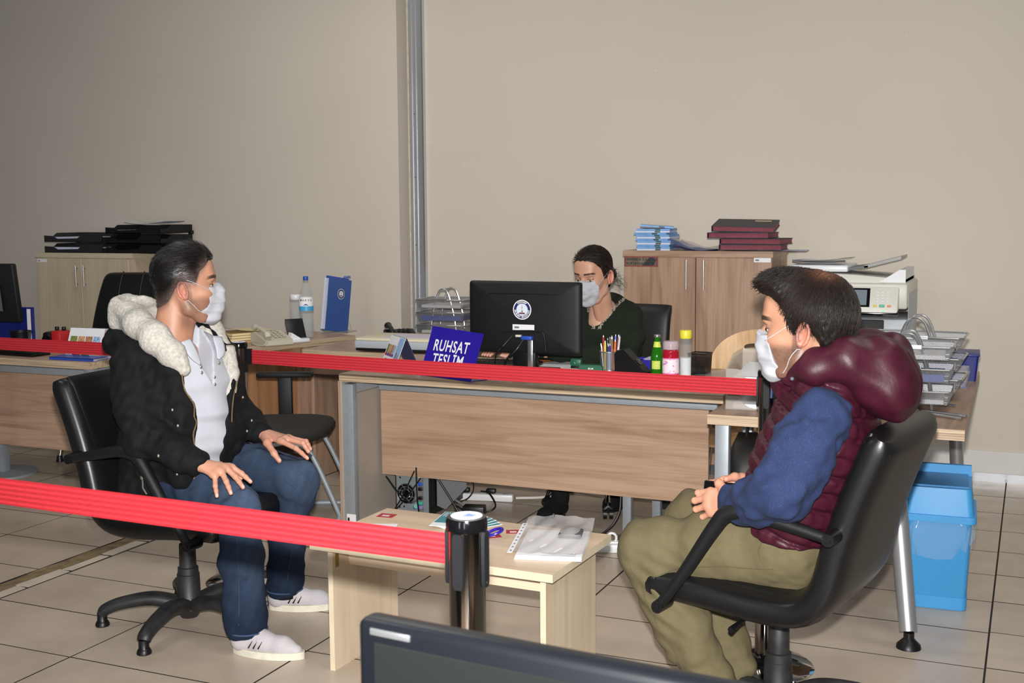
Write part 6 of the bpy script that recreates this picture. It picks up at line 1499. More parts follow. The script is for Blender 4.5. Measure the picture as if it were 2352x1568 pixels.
def hand_field(w, ks, ms, ts, th, up, r=1.0, wr=.023, fore=None, h=.0017):
    """palm, four fingers and thumb; w wrist, ks knuckles, ms middle joints, ts tips, th thumb joints, up = back-of-hand normal"""
    A = [np.array(p, float) for p in [w] + ks + ms + ts + th] + ([np.array(fore, float)] if fore is not None else [])
    lo = np.min(A, 0) - .03; hi = np.max(A, 0) + .03; f = Field(lo, hi, h); up = np.array(up, float); up /= np.linalg.norm(up)
    w = np.array(w, float); n = len(ks)
    if fore is not None: f.cone(fore, w, wr * 1.15, wr, .01, fwd=up, flat=.8)
    for i in range(n): f.cone(w, np.array(ks[i]), wr * .82, .0125 * r, .014, fwd=up, flat=.86)
    for i in range(n - 1): f.cone(np.array(ks[i]) * .9 + w * .1, np.array(ks[i + 1]) * .9 + w * .1, .0122 * r, .0122 * r, .008)
    for i in range(n):
        k, m, t = (np.array(q[i], float) for q in (ks, ms, ts)); d = m + (t - m) * .48 + up * .0012; sz = r * (1.0, 1.04, 1.0, .88)[i % 4]
        f.chain([k, m, d, t], [.0102 * sz, .0088 * sz, .0080 * sz, .0066 * sz], .004)
        f.ell(m + up * .002, (.0085 * sz,) * 3, .004)
    th = [np.array(q, float) for q in th]; f.chain([w * .55 + th[0] * .45] + th, [.016 * r] + [.0135 * r, .0108 * r, .0085 * r][:len(th)], .010)
    return f, [(np.array(ts[i]), np.array(ts[i]) - np.array(ms[i])) for i in range(n)] + [(th[-1], th[-1] - th[-2])], up
def hand_mesh(*a, skin=(200, 148, 124), **kw):
    f, tips, up = hand_field(*a, **kw); V, F = f.mesh(1); C = np.tile(col3(*skin), (len(V), 1)); h = kw.get('h', .0017)
    for t, d in tips:
        d = d / np.linalg.norm(d); u = up - d * (up @ d); u /= max(1e-6, np.linalg.norm(u)); c = t + u * .0058 - d * .001
        w = sst(.0075, .0045, np.linalg.norm((V - c), axis=1)); C += (col3(226, 190, 178) - C) * w[:, None]
        w2 = np.exp(-(np.linalg.norm(V - t, axis=1) / .014) ** 2) * .3; C += (col3(208, 128, 112) - C) * w2[:, None]
    return V, F, C
def core(pts, skin=(196, 150, 126)):
    P = np.array([p for c in pts for p in c[0]]); f = Field(P.min(0) - .12, P.max(0) + .12, .012)
    for c, rs in pts: f.chain(c, rs, .03)
    V, F = f.mesh(1); return V, F, np.tile(col3(*skin), (len(V), 1))
def join(parts):
    Vs, Fs, Cs = [], [], []; o = 0
    for V, F, C in parts: Vs.append(V); Fs.append(F + o); Cs.append(C); o += len(V)
    return np.concatenate(Vs), np.concatenate(Fs), np.concatenate(Cs)
def head_extras(parent, R, s, o, look=(1, 0, 0)):
    R = np.array(R)
    for sd, nm in ((-1, 'eye'), (1, 'eye')):
        c = np.array((.0745, sd * .0325, -.002)); e = MB(); e.ball((0, 0, 0), .0124 * s, 10); e.v = [tuple(np.array(p) + place(c[None], R, s, o)[0]) for p in e.v]; eo = e.build(nm, M_EYE, parent, smooth=180)
        l = np.array(look, float); l /= np.linalg.norm(l); ic = place((c + l * .0108)[None], R, s, o)[0]; i = MB(); i.ball(tuple(ic), .0052 * s, 8); i.build('iris', M_IRIS, eo, smooth=180)
def hugger(V, F):
    from mathutils.kdtree import KDTree
    n = np.zeros_like(V); q = np.cross(V[F[:, 1]] - V[F[:, 0]], V[F[:, 2]] - V[F[:, 0]])
    for k in range(4): np.add.at(n, F[:, k], q)
    n /= np.maximum(1e-12, np.linalg.norm(n, axis=1))[:, None]; t = KDTree(len(V))
    for i, p in enumerate(V): t.insert(p, i)
    t.balance(); return V, n, t
def strap(parent, pts, R, s, o, r=.0012, hug=None):
    L = np.array([tuple(p) for p in spline(pts, 8)])
    if hug is not None:
        V, n, t = hug; out = []
        for p in L:
            _, i, d = t.find(p); side = (p - V[i]) @ n[i]; out.append(p if side > .002 else V[i] + n[i] * .002)
        L = np.array(out)
        for _ in range(3): L[1:-1] = .5 * L[1:-1] + .25 * (L[:-2] + L[2:])
    P = place(L, np.array(R), s, o); m = MB(); m.tube([Vector(p) for p in P], r, 6); m.build('ear_loop', M_MASK, parent, smooth=180)
SURF = {}
def smooth_obj(name, f, mat, parent, it=1, col=None):
    V, F = f.mesh(it); o = np_mesh(name, V, F, mat, parent, col(V) if col else None); SURF[o.name] = (V, F); return o
def stick(o, pts, lift=.001):
    """project points on the surface of a built cloth mesh"""
    V, F = SURF[o.name]
    if len(SURF[o.name]) == 2 and o.name not in HUG: HUG[o.name] = hugger(V, F)
    V, n, t = HUG[o.name]; out = []
    for p in pts:
        _, i, d = t.find(p); out.append(Vector(V[i] + n[i] * lift))
    if len(out) > 8:
        for _ in range(4): out = [out[0]] + [(out[k - 1] + out[k] * 2 + out[k + 1]) / 4 for k in range(1, len(out) - 1)] + [out[-1]]
    return out
HUG = {}
def shoe(parent, heel, toe, h=.085, w=.040, mat=None, sole=None, nm='shoe'):
    H, T = np.array(heel, float), np.array(toe, float); d = T - H; L = np.linalg.norm(d); d /= L; sd = np.array((-d[1], d[0], 0)); up = np.array((0, 0, 1.))
    f = Field(np.minimum(H, T) - .08, np.maximum(H, T) + (.08, .08, .14), .003)
    def q(a, b, c): return H + d * (a * L) + sd * b + up * c
    f.chain([q(.12, 0, .045), q(.45, 0, .045), q(.72, 0, .034), q(.90, 0, .026)], [.034, .034, .035, .021], .02); f.cone(q(.14, 0, .05), q(.20, 0, h), .034, .034, .03); f.cone(q(.40, 0, .055), q(.24, 0, h), .03, .032, .02)
    f.cut(lambda X, Y, Z: .014 - Z + 0 * X + 0 * Y); f.ell(q(.20, 0, h + .02), (.030, .030, .04), .01, 's')
    so = smooth_obj(nm, f, mat, parent, 1)
    m = MB(); n = 36; out = []
    for i in range(n):
        a = 2 * math.pi * i / n; u = .5 + .52 * math.cos(a); ww = (.036 + .008 * math.sin(math.pi * min(1, max(0, u)) * .9)) * math.sin(a); out.append((u * L, ww * 1.05))
    fr = (Vector(H), Vector(d), Vector(sd), Vector((0, 0, 1))); m.prism(out, .001, .026, fr); m.build('sole', sole, so, smooth=40)
    return so
# ------------------------------------------------------------------ the man in the hooded jacket (left)
def person_left():
    HO, HS, HR = (-2.750, 3.380, 1.249), 1.05, rot(43, 0, 0)
    hl = [(-.12, -.085), (-.095, -.075), (-.06, -.055), (-.035, -.005), (-.01, .016), (.015, .012), (.03, .010), (.045, .050), (.06, .062), (.075, .085), (.10, .088)]
    V, F, C = make_head(skin=(182, 133, 108), stubble=.55, fade=(hl, (52, 44, 44), .80), neck_to=(-.055, 0, -.215), neck_r=(.058, .072), lid=(.0025, -.006), jaw=1.02)
    hug = hugger(V, F); parts = [(place(V, HR, HS, HO), F, C)]
    # right hand spread on the right knee
    wR = (-2.520, 3.142, .668)
    parts.append(hand_mesh(wR, [(-2.441, 3.207, .652), (-2.443, 3.182, .652), (-2.446, 3.157, .647), (-2.454, 3.132, .636)],
        [(-2.410, 3.216, .630), (-2.410, 3.182, .626), (-2.417, 3.142, .618), (-2.441, 3.115, .607)], [(-2.379, 3.222, .604), (-2.373, 3.172, .596), (-2.391, 3.130, .584), (-2.424, 3.100, .578)],
        [(-2.490, 3.205, .652), (-2.462, 3.236, .628), (-2.440, 3.250, .606)], (.25, -.05, .97), fore=(-2.60, 3.13, .69), skin=(196, 142, 118)))
    wL = (-2.606, 3.618, .680)
    parts.append(hand_mesh(wL, [(-2.490, 3.572, .668), (-2.484, 3.600, .672), (-2.490, 3.628, .670), (-2.503, 3.652, .662)],
        [(-2.424, 3.560, .650), (-2.420, 3.600, .662), (-2.434, 3.640, .660), (-2.460, 3.668, .650)], [(-2.370, 3.550, .620), (-2.402, 3.604, .632), (-2.420, 3.646, .632), (-2.448, 3.676, .626)],
        [(-2.553, 3.566, .660), (-2.508, 3.542, .630), (-2.484, 3.540, .604)], (.2, .0, .98), fore=(-2.69, 3.65, .70), skin=(196, 142, 118)))
    shR, shL, elR, elL = (-2.85, 3.225, .965), (-2.792, 3.570, .985), (-2.735, 3.140, .742), (-2.785, 3.690, .755)
    kR, kL, aR, aL = (-2.458, 3.25, .494), (-2.469, 3.62, .513), (-2.425, 3.24, .089), (-2.555, 3.66, .085)
    hR, hL = (-2.82, 3.315, .555), (-2.82, 3.515, .555)
    parts.append(core([(((-2.81, 3.41, .58), (-2.80, 3.40, .80), (-2.805, 3.405, 1.0)), (.11, .11, .06)), ((shR, shL), (.05, .05)), ((shR, elR, wR), (.04, .035, .02)), ((shL, elL, wL), (.04, .035, .02)), ((hR, kR, aR), (.06, .045, .035)), ((hL, kL, aL), (.06, .045, .035)), ((hR, hL), (.06, .06))]))
    V, F, C = join(parts)
    man = np_mesh('person', V, F, M_SKIN, None, C)
    tag(man, 'seated man in black hooded jacket, white shirt and jeans with hands on his knees', 'person')
    head_extras(man, HR, HS, HO, (1, .1, 0))
    # hair
    def flow(P, r): 
        T = np.stack([-np.ones(len(P)), .3 * r.normal(size=len(P)), .15 * r.normal(size=len(P)) - .6 * (P[:, 2] < .03)], 1); return T
    V, F, C = make_hair(hl, .0035, .016, 11, flow, 5200, lambda P, r: .008 + .034 * sst(.02, .09, P[:, 2]) * (.6 + .8 * r.rand(len(P))), .0008, lambda P, r: .04 + .22 * sst(.07, .12, P[:, 2]) * r.rand(len(P)), .16, .0, cols=((36, 33, 33), (15, 13, 13)), edge=.06, fadec=(82, 68, 62))
    np_mesh('hair', place(V, HR, HS, HO), F, M_HAIRA, man, C)
    V, F = make_mask(-.008, -.140, [(-.16, .036), (-.125, .038), (-.088, .046), (-.075, .066), (-.06, .074), (-.02, .072), (.02, .071)], pl=.0008)
    mk = np_mesh('face_mask', place(V, HR, HS, HO), F, M_MASK, man)
    strap(mk, [(.074, -.060, -.018), (.05, -.072, -.004), (.018, -.080, .012), (.0, -.083, .018)], HR, HS, HO, hug=hug); strap(mk, [(.046, -.054, -.092), (.030, -.066, -.080), (.005, -.074, -.052), (-.004, -.078, -.044)], HR, HS, HO, hug=hug)
    # shirt
    fw = (.973, -.23, 0)
    f = Field((-3.10, 3.12, .50), (-2.52, 3.70, 1.14), .0055)
    f.chain([(-2.80, 3.405, .58), (-2.79, 3.40, .72), (-2.80, 3.405, .90), (-2.80, 3.405, .985)], [.165, .172, .172, .11], .05, fwd=fw, flat=.86); f.cone((-2.83, 3.30, .985), (-2.79, 3.52, 1.0), .065, .065, .05)
    f.cone((-2.80, 3.40, 1.0), (-2.78, 3.395, 1.05), .085, .075, .03)
    f.apply(waves(2, 10, .11, .0035, (1, 1, 3)) , .03); f.apply(lambda P: .004 * np.sin(P[:, 2] * 95 + 6 * P[:, 1]) * sst(.86, .78, P[:, 2]))
    # open neck placket
    c = np.array((-2.80, 3.405))
    def neck(X, Y, Z):
        u = (X - c[0]) * .23 + (Y - c[1]) * .973; g = (X - c[0]) * .973 - (Y - c[1]) * .23
        return np.maximum(np.maximum(np.abs(u - .010) - .050 * np.clip((Z - .90) / .12, 0, 1.1) , .02 - g), .90 - Z)
    f.D = np.maximum(f.D, -neck(f.ax[0][:, None, None], f.ax[1][None, :, None], f.ax[2][None, None, :])).astype(np.float32)
    sh = smooth_obj('henley_shirt', f, M_SHIRT, man, 1)
    # bare chest in the open neck belongs to the body; collar flaps and snaps of the shirt
    for sd, pts in ((-1, [(-2.690, 3.30, 1.060), (-2.665, 3.305, 1.015), (-2.650, 3.325, .975)]), (1, [(-2.672, 3.45, 1.060), (-2.648, 3.435, 1.015), (-2.640, 3.41, .985)])):
        m = MB(); m.tube(spline(pts, 5), [.022, .023, .024, .024, .023, .022, .020, .017, .013, .009, .005], 10, flat=.16, up=(1, -.2, .1)); m.build('collar_flap', M_SHIRT, sh, smooth=180)
    for p in ((-2.640, 3.315, .968), (-2.632, 3.405, .972), (-2.640, 3.318, .948), (-2.630, 3.375, .925), (-2.626, 3.37, .90)):
        m = MB(); m.ball(p, .006, 8, sq=(.5, 1, 1)); m.build('snap', M_SNAP, sh)
    # parka
    f = Field((-3.20, 2.98, .42), (-2.42, 3.86, 1.16), .0055)
    f.chain([(-2.845, 3.41, .50), (-2.815, 3.405, .70), (-2.825, 3.41, .90), (-2.825, 3.41, .985)], [.225, .215, .215, .14], .05, fwd=fw, flat=.82)
    f.cone((-2.855, 3.265, .985), (-2.80, 3.535, 1.0), .088, .078, .05)
    f.chain([shR, (-2.80, 3.175, .84), elR], [.088, .076, .066], .03); f.chain([elR, (-2.62, 3.135, .705), (-2.535, 3.142, .676)], [.066, .058, .046], .02)
    f.chain([shL, (-2.79, 3.625, .87), elL], [.075, .066, .060], .03); f.chain([elL, (-2.70, 3.655, .715), (-2.622, 3.622, .684)], [.060, .054, .044], .02)
    f.cone((-2.74, 3.27, .96), (-2.72, 3.265, .66), .075, .085, .04); f.chain([(-2.735, 3.555, .97), (-2.725, 3.535, .84), (-2.72, 3.52, .70), (-2.73, 3.51, .60)], [.06, .06, .065, .07], .04); f.ell((-2.76, 3.25, .585), (.13, .07, .10), .04); f.ell((-2.98, 3.40, 1.04), (.10, .15, .075), .05); f.cone((-2.70, 3.24, .99), (-2.66, 3.235, .80), .035, .045, .04); f.cone((-2.66, 3.235, .80), (-2.655, 3.20, .60), .045, .045, .04)
    def open_(X, Y, Z):
        u = (X - c[0]) * .23 + (Y - c[1]) * .973; g = (X - c[0]) * .973 - (Y - c[1]) * .23
        un = polyline(Z, [(.50, -.13), (.60, -.125), (.75, -.118), (.90, -.135), (1.0, -.12), (1.1, -.10)]); uf = polyline(Z, [(.50, .02), (.62, .035), (.72, .055), (.78, .075), (.85, .105), (.92, .135), (1.0, .13), (1.1, .11)])
        return np.maximum(np.maximum(un - u, u - uf), -.02 - g)
    f.D = np.maximum(f.D, -open_(f.ax[0][:, None, None], f.ax[1][None, :, None], f.ax[2][None, None, :])).astype(np.float32)
    f.cone((-2.80, 3.40, .95), (-2.78, 3.39, 1.20), .10, .10, .02, 's')
    f.apply(waves(5, 12, .15, .005)); f.apply(waves(8, 14, .05, .0022)); f.apply(lambda P: .0045 * np.sin(P[:, 0] * 60 + P[:, 2] * 95) * np.exp(-(np.linalg.norm(P - np.array(elR), axis=1) / .10) ** 2))
    jk = smooth_obj('hooded_jacket', f, M_PARKA, man, 1); jk['label'] = 'open black hooded parka'
    # fleece-lined hood lying round the neck
    f = Field((-3.18, 3.12, .80), (-2.58, 3.74, 1.27), .0048)
    f.chain([(-2.655, 3.238, .965), (-2.690, 3.228, 1.02), (-2.755, 3.222, 1.075), (-2.85, 3.25, 1.115), (-2.955, 3.325, 1.145), (-2.985, 3.42, 1.15), (-2.93, 3.51, 1.13), (-2.86, 3.55, 1.10), (-2.785, 3.56, 1.06), (-2.735, 3.555, 1.01)], [.022, .042, .048, .047, .044, .042, .042, .044, .046, .034], .03)
    f.chain([(-2.89, 3.30, 1.10), (-2.90, 3.42, 1.12), (-2.86, 3.52, 1.08)], [.05, .05, .05], .03)
    f.chain([(-2.90, 3.265, 1.14), (-2.99, 3.31, 1.175), (-3.035, 3.40, 1.175), (-2.99, 3.49, 1.15)], [.028, .030, .032, .030], .012); f.ell((-3.0, 3.39, 1.115), (.06, .11, .055), .05); f.ell((-2.955, 3.36, 1.20), (.05, .06, .028), .015, 's')
    f.cone((-2.80, 3.40, .95), (-2.765, 3.385, 1.20), .072, .078, .015, 's')
    f.apply(waves(4, 16, .012, .0009)); f.apply(waves(9, 12, .10, .0016)); smooth_obj('fleece_hood', f, M_SHERPA, jk, 1)['label'] = 'cream fleece hood lining'
    f = Field((-2.86, 3.44, .78), (-2.60, 3.66, 1.02), .005); f.chain([(-2.695, 3.535, 1.0), (-2.660, 3.512, .92), (-2.655, 3.490, .86), (-2.665, 3.472, .815)], [.030, .026, .022, .008], .01); f.apply(waves(4, 16, .012, .0013)); smooth_obj('fleece_facing', f, M_SHERPA, jk, 1)
    V, F = SURF[jk.name]; u_ = (V[:, 0] - c[0]) * .23 + (V[:, 1] - c[1]) * .973; g_ = (V[:, 0] - c[0]) * .973 - (V[:, 1] - c[1]) * .23
    def edge(zs, us):
        out = []
        for z, u in zip(zs, us):
            q = np.where((np.abs(V[:, 2] - z) < .009) & (np.abs(u_ - u) < .014))[0]
            if len(q): out.append(Vector(V[q[np.argmax(g_[q])]]) + Vector((.002, -.001, 0)))
        return out
    zs = [.96, .93, .90, .86, .82, .78, .74, .70, .66, .62, .58, .55]
    m = MB(); m.tube(spline(edge(zs, [float(polyline(z, [(.50, -.13), (.60, -.125), (.75, -.118), (.90, -.135), (1.0, -.12), (1.1, -.10)])) - .006 for z in zs]), 4), .0026, 6); m.build('zip', M_ZIP, jk)
    zs = [1.0, .96, .92, .88, .84, .80, .76]
    m = MB(); m.tube(spline(edge(zs, [float(polyline(z, [(.50, .02), (.62, .035), (.72, .055), (.78, .075), (.85, .105), (.92, .135), (1.0, .13), (1.1, .11)])) + .022 for z in zs]), 4), .0026, 6); m.build('zip', M_ZIP, jk)
    for p in stick(jk, [(-2.655, 3.166, .840), (-2.632, 3.180, .785), (-2.640, 3.06, .705), (-2.628, 3.14, .618), (-2.668, 3.552, .825), (-2.645, 3.60, .742), (-2.652, 3.56, .70)], .001):
        m = MB(); m.ball(p, .0062, 8, sq=(.8, .8, 1)); m.build('snap', M_SNAP, jk)
    m = MB(); pz = stick(jk, [(-2.79, 3.14, .62), (-2.788, 3.135, .585), (-2.79, 3.135, .55), (-2.792, 3.135, .52)], .001); m.tube(pz, .003, 6); m.ball(pz[1] + Vector((0, -.004, .005)), .007, 6, sq=(1, .5, 1.3)); m.build('pocket_zip', M_SNAP, jk)
    # jeans
    f = Field((-3.06, 3.05, .02), (-2.32, 3.82, .74), .0055)
    f.chain([(-2.82, 3.36, .58), (-2.82, 3.47, .58)], [.135, .135], .05, fwd=(0, 0, 1), flat=.9); f.cone((-2.80, 3.41, .60), (-2.79, 3.405, .70), .16, .155, .04, fwd=fw, flat=.8)
    f.chain([hR, (-2.64, 3.285, .535), kR], [.110, .094, .076], .04); f.chain([hL, (-2.65, 3.57, .548), kL], [.110, .094, .076], .04)
    f.chain([kR, (-2.440, 3.245, .33), (-2.432, 3.24, .15), (-2.425, 3.24, .098)], [.078, .070, .066, .068], .03); f.chain([kL, (-2.52, 3.64, .33), (-2.55, 3.655, .16), (-2.555, 3.66, .095)], [.078, .070, .064, .066], .03)
    f.cut(lambda X, Y, Z: .062 + .15 * np.clip(X + 2.45, -.1, .1) * 0 - Z + 0 * X + 0 * Y)
    f.cone((-2.42, 3.24, .0), (-2.428, 3.24, .10), .050, .050, .01, 's'); f.cone((-2.55, 3.66, .0), (-2.555, 3.66, .10), .048, .048, .01, 's')
    f.apply(waves(3, 12, .11, .0033)); f.apply(waves(33, 10, .035, .0006)); f.apply(lambda P: .0035 * np.sin(P[:, 0] * 85 - P[:, 1] * 60 + P[:, 2] * 30) * sst(.42, .48, P[:, 2]) + .003 * np.sin(P[:, 2] * 70 + P[:, 0] * 40) * sst(.35, .12, P[:, 2]))
    def denim(V):
        C = np.tile(col3(27, 38, 57), (len(V), 1)); r = np.random.RandomState(1)
        for k, a in ((np.array(kR) + (.03, 0, .05), .9), (np.array(kL) + (.03, 0, .05), .9), (np.array((-2.62, 3.25, .62)), .5), (np.array((-2.62, 3.58, .64)), .6), (np.array((-2.37, 3.24, .30)), .35), (np.array((-2.47, 3.62, .33)), .3)):
            w = a * np.exp(-(np.linalg.norm((V - k) * (1, 1, .8), axis=1) / .10) ** 2); C += (col3(72, 88, 112) - C) * w[:, None]
        C *= (1 + .10 * np.sin(V @ np.array((140, 90, -60.)))[:, None] * .5); C *= (.92 + .16 * r.rand(len(V), 1)); return C
    jn = smooth_obj('jeans', f, M_DENIM, man, 1, denim)
    def seam(pts, nm='stitched_seam', mt=None):
        m = MB(); m.tube(stick(jn, spline(pts, 10), .0004), .0016, 5); m.build(nm, mt or plain('denim_seam', rgb(46, 57, 76), .8), jn)
    seam([(-2.62, 3.196, .555), (-2.52, 3.180, .535), (-2.43, 3.187, .47), (-2.405, 3.178, .33), (-2.41, 3.172, .12)]); seam([(-2.62, 3.482, .575), (-2.52, 3.530, .545), (-2.425, 3.558, .50), (-2.445, 3.573, .36), (-2.50, 3.594, .14)])
    for (x, y) in ((-2.42, 3.24), (-2.555, 3.66)):
        m = MB(); m.tube([(x + .068 * math.cos(t) - .004, y + .068 * math.sin(t), .082) for t in [2 * math.pi * k / 28 for k in range(28)]], .0026, 5, closed=True); m.build('hem', plain('denim_hem', rgb(58, 78, 110), .8), jn)
    # socks and slip-on shoes
    for a, h_, t_ in ((aR, (-2.470, 3.225, .0), (-2.215, 3.262, .0)), (aL, (-2.615, 3.640, .0), (-2.385, 3.752, .0))):
        m = MB(); m.cyl((a[0] + .0, a[1], .050), (a[0] - .004, a[1], .17), .043, .045, 20); m.build('sock', M_BLACKCLOTH, man, smooth=60)
        so = shoe(man, h_, t_, mat=M_SUEDE, sole=M_SOLE, nm='slip_on_shoe')
        H, T = Vector(h_), Vector(t_); d = (T - H).normalized(); s = Vector((d.y, -d.x, 0))
        for k in range(3):
            m = MB(); q = H + d * (.075 + .018 * k) + s * .0405; m.tube([q + Vector((0, 0, .035)), q + d * .014 - s * .003 + Vector((0, 0, .060))], [.003, .001], 5); m.build('elastic_slash', M_BLACK, so)
    return man
man_left = person_left()
ph = thing('smartphone', 'dark smartphone under the left hand of the man in jeans', 'phone', (-2.462, 3.585, .6285), -8); ph.rotation_euler[1] = RAD(9)
m = MB(); m.rbox(-.072, .072, -.035, .035, -.004, .004, .0035, 2); m.build('phone_body', plain('blue_grey_metal', rgb(92, 96, 132), .25, .8), ph); m = MB(); m.rbox(-.069, .069, -.032, .032, .0035, .0046, .0005, 1); m.build('phone_glass', M_BLACKGLOSS, ph)

# ------------------------------------------------------------------ the man in the burgundy vest (right)
def person_right():
    HO, HS, HR = (-0.562, 3.225, 1.188), 1.08, rot(178, 4, 0)
    hl = [(-.12, -.095), (-.09, -.090), (-.06, -.070), (-.035, -.012), (-.01, .012), (.012, -.005), (.022, .0), (.030, .042), (.05, .066), (.07, .084), (.10, .092)]
    V, F, C = make_head(skin=(176, 129, 104), stubble=.78, beard=(58, 46, 40), fade=(hl, (40, 32, 30), .6), neck_to=(-.035, -.07, -.19), neck_r=(.062, .060), lid=(.002, -.006), jaw=1.06, nose=.90)
    hug = hugger(V, F); parts = [(place(V, HR, HS, HO), F, C)]
    wL, wR = (-.745, 3.195, .685), (-.735, 3.375, .700)
    parts.append(hand_mesh(wL, [(-.812, 3.222, .712), (-.822, 3.216, .694), (-.820, 3.208, .673), (-.806, 3.204, .655)],
        [(-.850, 3.232, .702), (-.858, 3.228, .680), (-.852, 3.220, .657), (-.832, 3.216, .638)], [(-.852, 3.272, .696), (-.856, 3.268, .674), (-.848, 3.262, .650), (-.828, 3.256, .632)],
        [(-.768, 3.208, .722), (-.788, 3.222, .737), (-.800, 3.246, .735)], (-.45, -.88, .15), fore=(-.66, 3.13, .71), skin=(192, 138, 114), wr=.026))
    parts.append(hand_mesh(wR, [(-.800, 3.335, .722), (-.812, 3.338, .702), (-.812, 3.340, .682), (-.800, 3.342, .664)],
        [(-.838, 3.322, .712), (-.846, 3.322, .690), (-.842, 3.324, .668), (-.825, 3.326, .648)], [(-.842, 3.290, .704), (-.848, 3.290, .682), (-.842, 3.292, .660), (-.824, 3.294, .642)],
        [(-.752, 3.350, .728), (-.768, 3.325, .736), (-.786, 3.296, .734)], (-.45, .88, .15), fore=(-.66, 3.46, .72), skin=(192, 138, 114), wr=.026))
    shL, shR, elL, elR = (-.500, 3.125, .955), (-.545, 3.525, .965), (-.580, 3.035, .775), (-.600, 3.560, .745)
    hL, hR = (-.62, 3.275, .550), (-.62, 3.455, .550); kL, kR, aL, aR = (-1.008, 3.275, .508), (-.955, 3.585, .525), (-.765, 3.235, .085), (-.775, 3.43, .085)
    parts.append(core([(((-.58, 3.34, .58), (-.55, 3.335, .80), (-.515, 3.33, 1.0)), (.09, .09, .055)), ((shL, shR), (.03, .03)), ((shL, elL, wL), (.035, .035, .02)), ((shR, elR, wR), (.035, .035, .02)), ((hL, kL, aL), (.06, .045, .03)), ((hR, kR, aR), (.06, .045, .03)), ((hL, hR), (.06, .06))]))
    V, F, C = join(parts); man = np_mesh('person', V, F, M_SKIN, None, C)
    tag(man, 'seated man in burgundy quilted vest and blue sweater holding a phone', 'person')
    head_extras(man, HR, HS, HO, (1, .1, -.1))
    cr = np.array((-.055, -.012, .118))
    def flow(P, r):
        d = P - cr; d /= np.maximum(1e-6, np.linalg.norm(d, axis=1))[:, None]; side = sst(.04, .0, P[:, 2])[:, None]
        return d * (1 - .6 * side) + side * np.array((-.35, 0, -1.)) + .08 * r.normal(size=P.shape)
    def ex(f): f.ell((.045, 0, .095), (.055, .055, .035), .03); f.ell((-.06, 0, .02), (.062, .072, .085), .03)
    V, F, C = make_hair(hl, .011, .008, 21, flow, 7000, lambda P, r: (.034 + .026 * r.rand(len(P))) * (1 - .70 * sst(-.01, .05, P[:, 0])), .0009, lambda P, r: .0 + .9 * sst(.03, .085, P[:, 0]) * sst(.06, .10, P[:, 2]) * r.rand(len(P)), .12, .0004, ex, thin=((-.060, .02, .128), .030, (150, 104, 78)), edge=.030, cols=((36, 28, 25), (22, 17, 15)))
    np_mesh('hair', place(V, HR, HS, HO), F, M_HAIRB, man, C)
    # thinning crown: bare scalp patch
    m = MB(); 
    V, F = make_mask(-.016, -.142, [(-.16, .020), (-.13, .026), (-.11, .050), (-.085, .066), (-.05, .074), (-.02, .080), (.02, .084)], dx=-.010, pl=.0009)
    mk = np_mesh('face_mask', place(V, HR, HS, HO), F, M_MASK, man)
    strap(mk, [(.086, .050, -.030), (.055, .068, -.012), (.020, .079, .008), (.0, .082, .018)], HR, HS, HO, hug=hug); strap(mk, [(.046, .058, -.112), (.026, .068, -.085), (.006, .075, -.055), (-.004, .078, -.046)], HR, HS, HO, hug=hug)
    fw = (-1, .03, 0)
    # sweater with sleeves
    f = Field((-.86, 2.88, .46), (-.28, 3.70, 1.12), .0055)
    f.chain([(-.59, 3.34, .66), (-.57, 3.335, .74), (-.51, 3.33, .88), (-.505, 3.33, .96)], [.150, .155, .15, .09], .05, fwd=fw, flat=.62); f.cone((-.500, 3.17, .955), (-.52, 3.47, .965), .072, .06, .05)
    f.chain([shL, (-.535, 3.065, .87), elL], [.076, .080, .076], .03); f.chain([elL, (-.66, 3.10, .725), (-.725, 3.175, .692)], [.074, .062, .050], .025)
    f.chain([shR, (-.57, 3.57, .87), elR], [.092, .085, .072], .03); f.chain([elR, (-.67, 3.47, .72), (-.72, 3.39, .705)], [.070, .060, .046], .025)
    f.apply(waves(6, 12, .10, .004)); f.apply(waves(26, 10, .045, .0018)); f.apply(lambda P: .0038 * np.sin(P[:, 0] * 130 + P[:, 2] * 60) * np.exp(-(np.linalg.norm(P - np.array((-.70, 3.15, .70)), axis=1) / .07) ** 2) + .004 * np.sin(P[:, 2] * 90 - P[:, 0] * 60) * np.exp(-(np.linalg.norm(P - np.array(elL), axis=1) / .09) ** 2))
    sw = smooth_obj('sweater', f, M_HEATHER, man, 1); sw['label'] = 'heather blue sweater'
    # quilted vest
    f = Field((-.82, 3.00, .50), (-.20, 3.66, 1.20), .005)
    f.chain([(-.590, 3.34, .60), (-.570, 3.335, .74), (-.508, 3.33, .90), (-.50, 3.33, .975)], [.214, .216, .208, .14], .05, fwd=fw, flat=.64)
    f.cone((-.50, 3.215, .995), (-.52, 3.445, .995), .080, .080, .05); f.chain([(-.52, 3.33, 1.02), (-.545, 3.325, 1.075)], [.115, .098], .03)
    f.cone((-.60, 3.27, 1.01), (-.635, 3.275, 1.062), .05, .032, .03); f.cone((-.670, 3.25, .74), (-.66, 3.24, .80), .04, .03, .04)
    f.apply(lambda P: .004 - .011 * np.exp(-(((((P[:, 2] + .40 * (P[:, 0] + .5)) / .056) % 1) - .5) * .056 / .0075) ** 2))
    f.apply(waves(7, 14, .035, .0014, (1, 1, .4))); 
    f.cut(lambda X, Y, Z: .590 - .10 * (X + .5) - Z + 0 * Y)
    # arm holes and neck opening
    f.cone((-.50, 2.95, .95), (-.504, 3.10, .93), .088, .080, .012, 's'); f.cone((-.55, 3.72, .96), (-.545, 3.545, .95), .09, .09, .012, 's'); f.cone((-.535, 2.95, .84), (-.525, 3.09, .87), .070, .064, .02, 's')
    f.cone((-.53, 3.325, 1.0), (-.56, 3.31, 1.2), .070, .085, .012, 's')
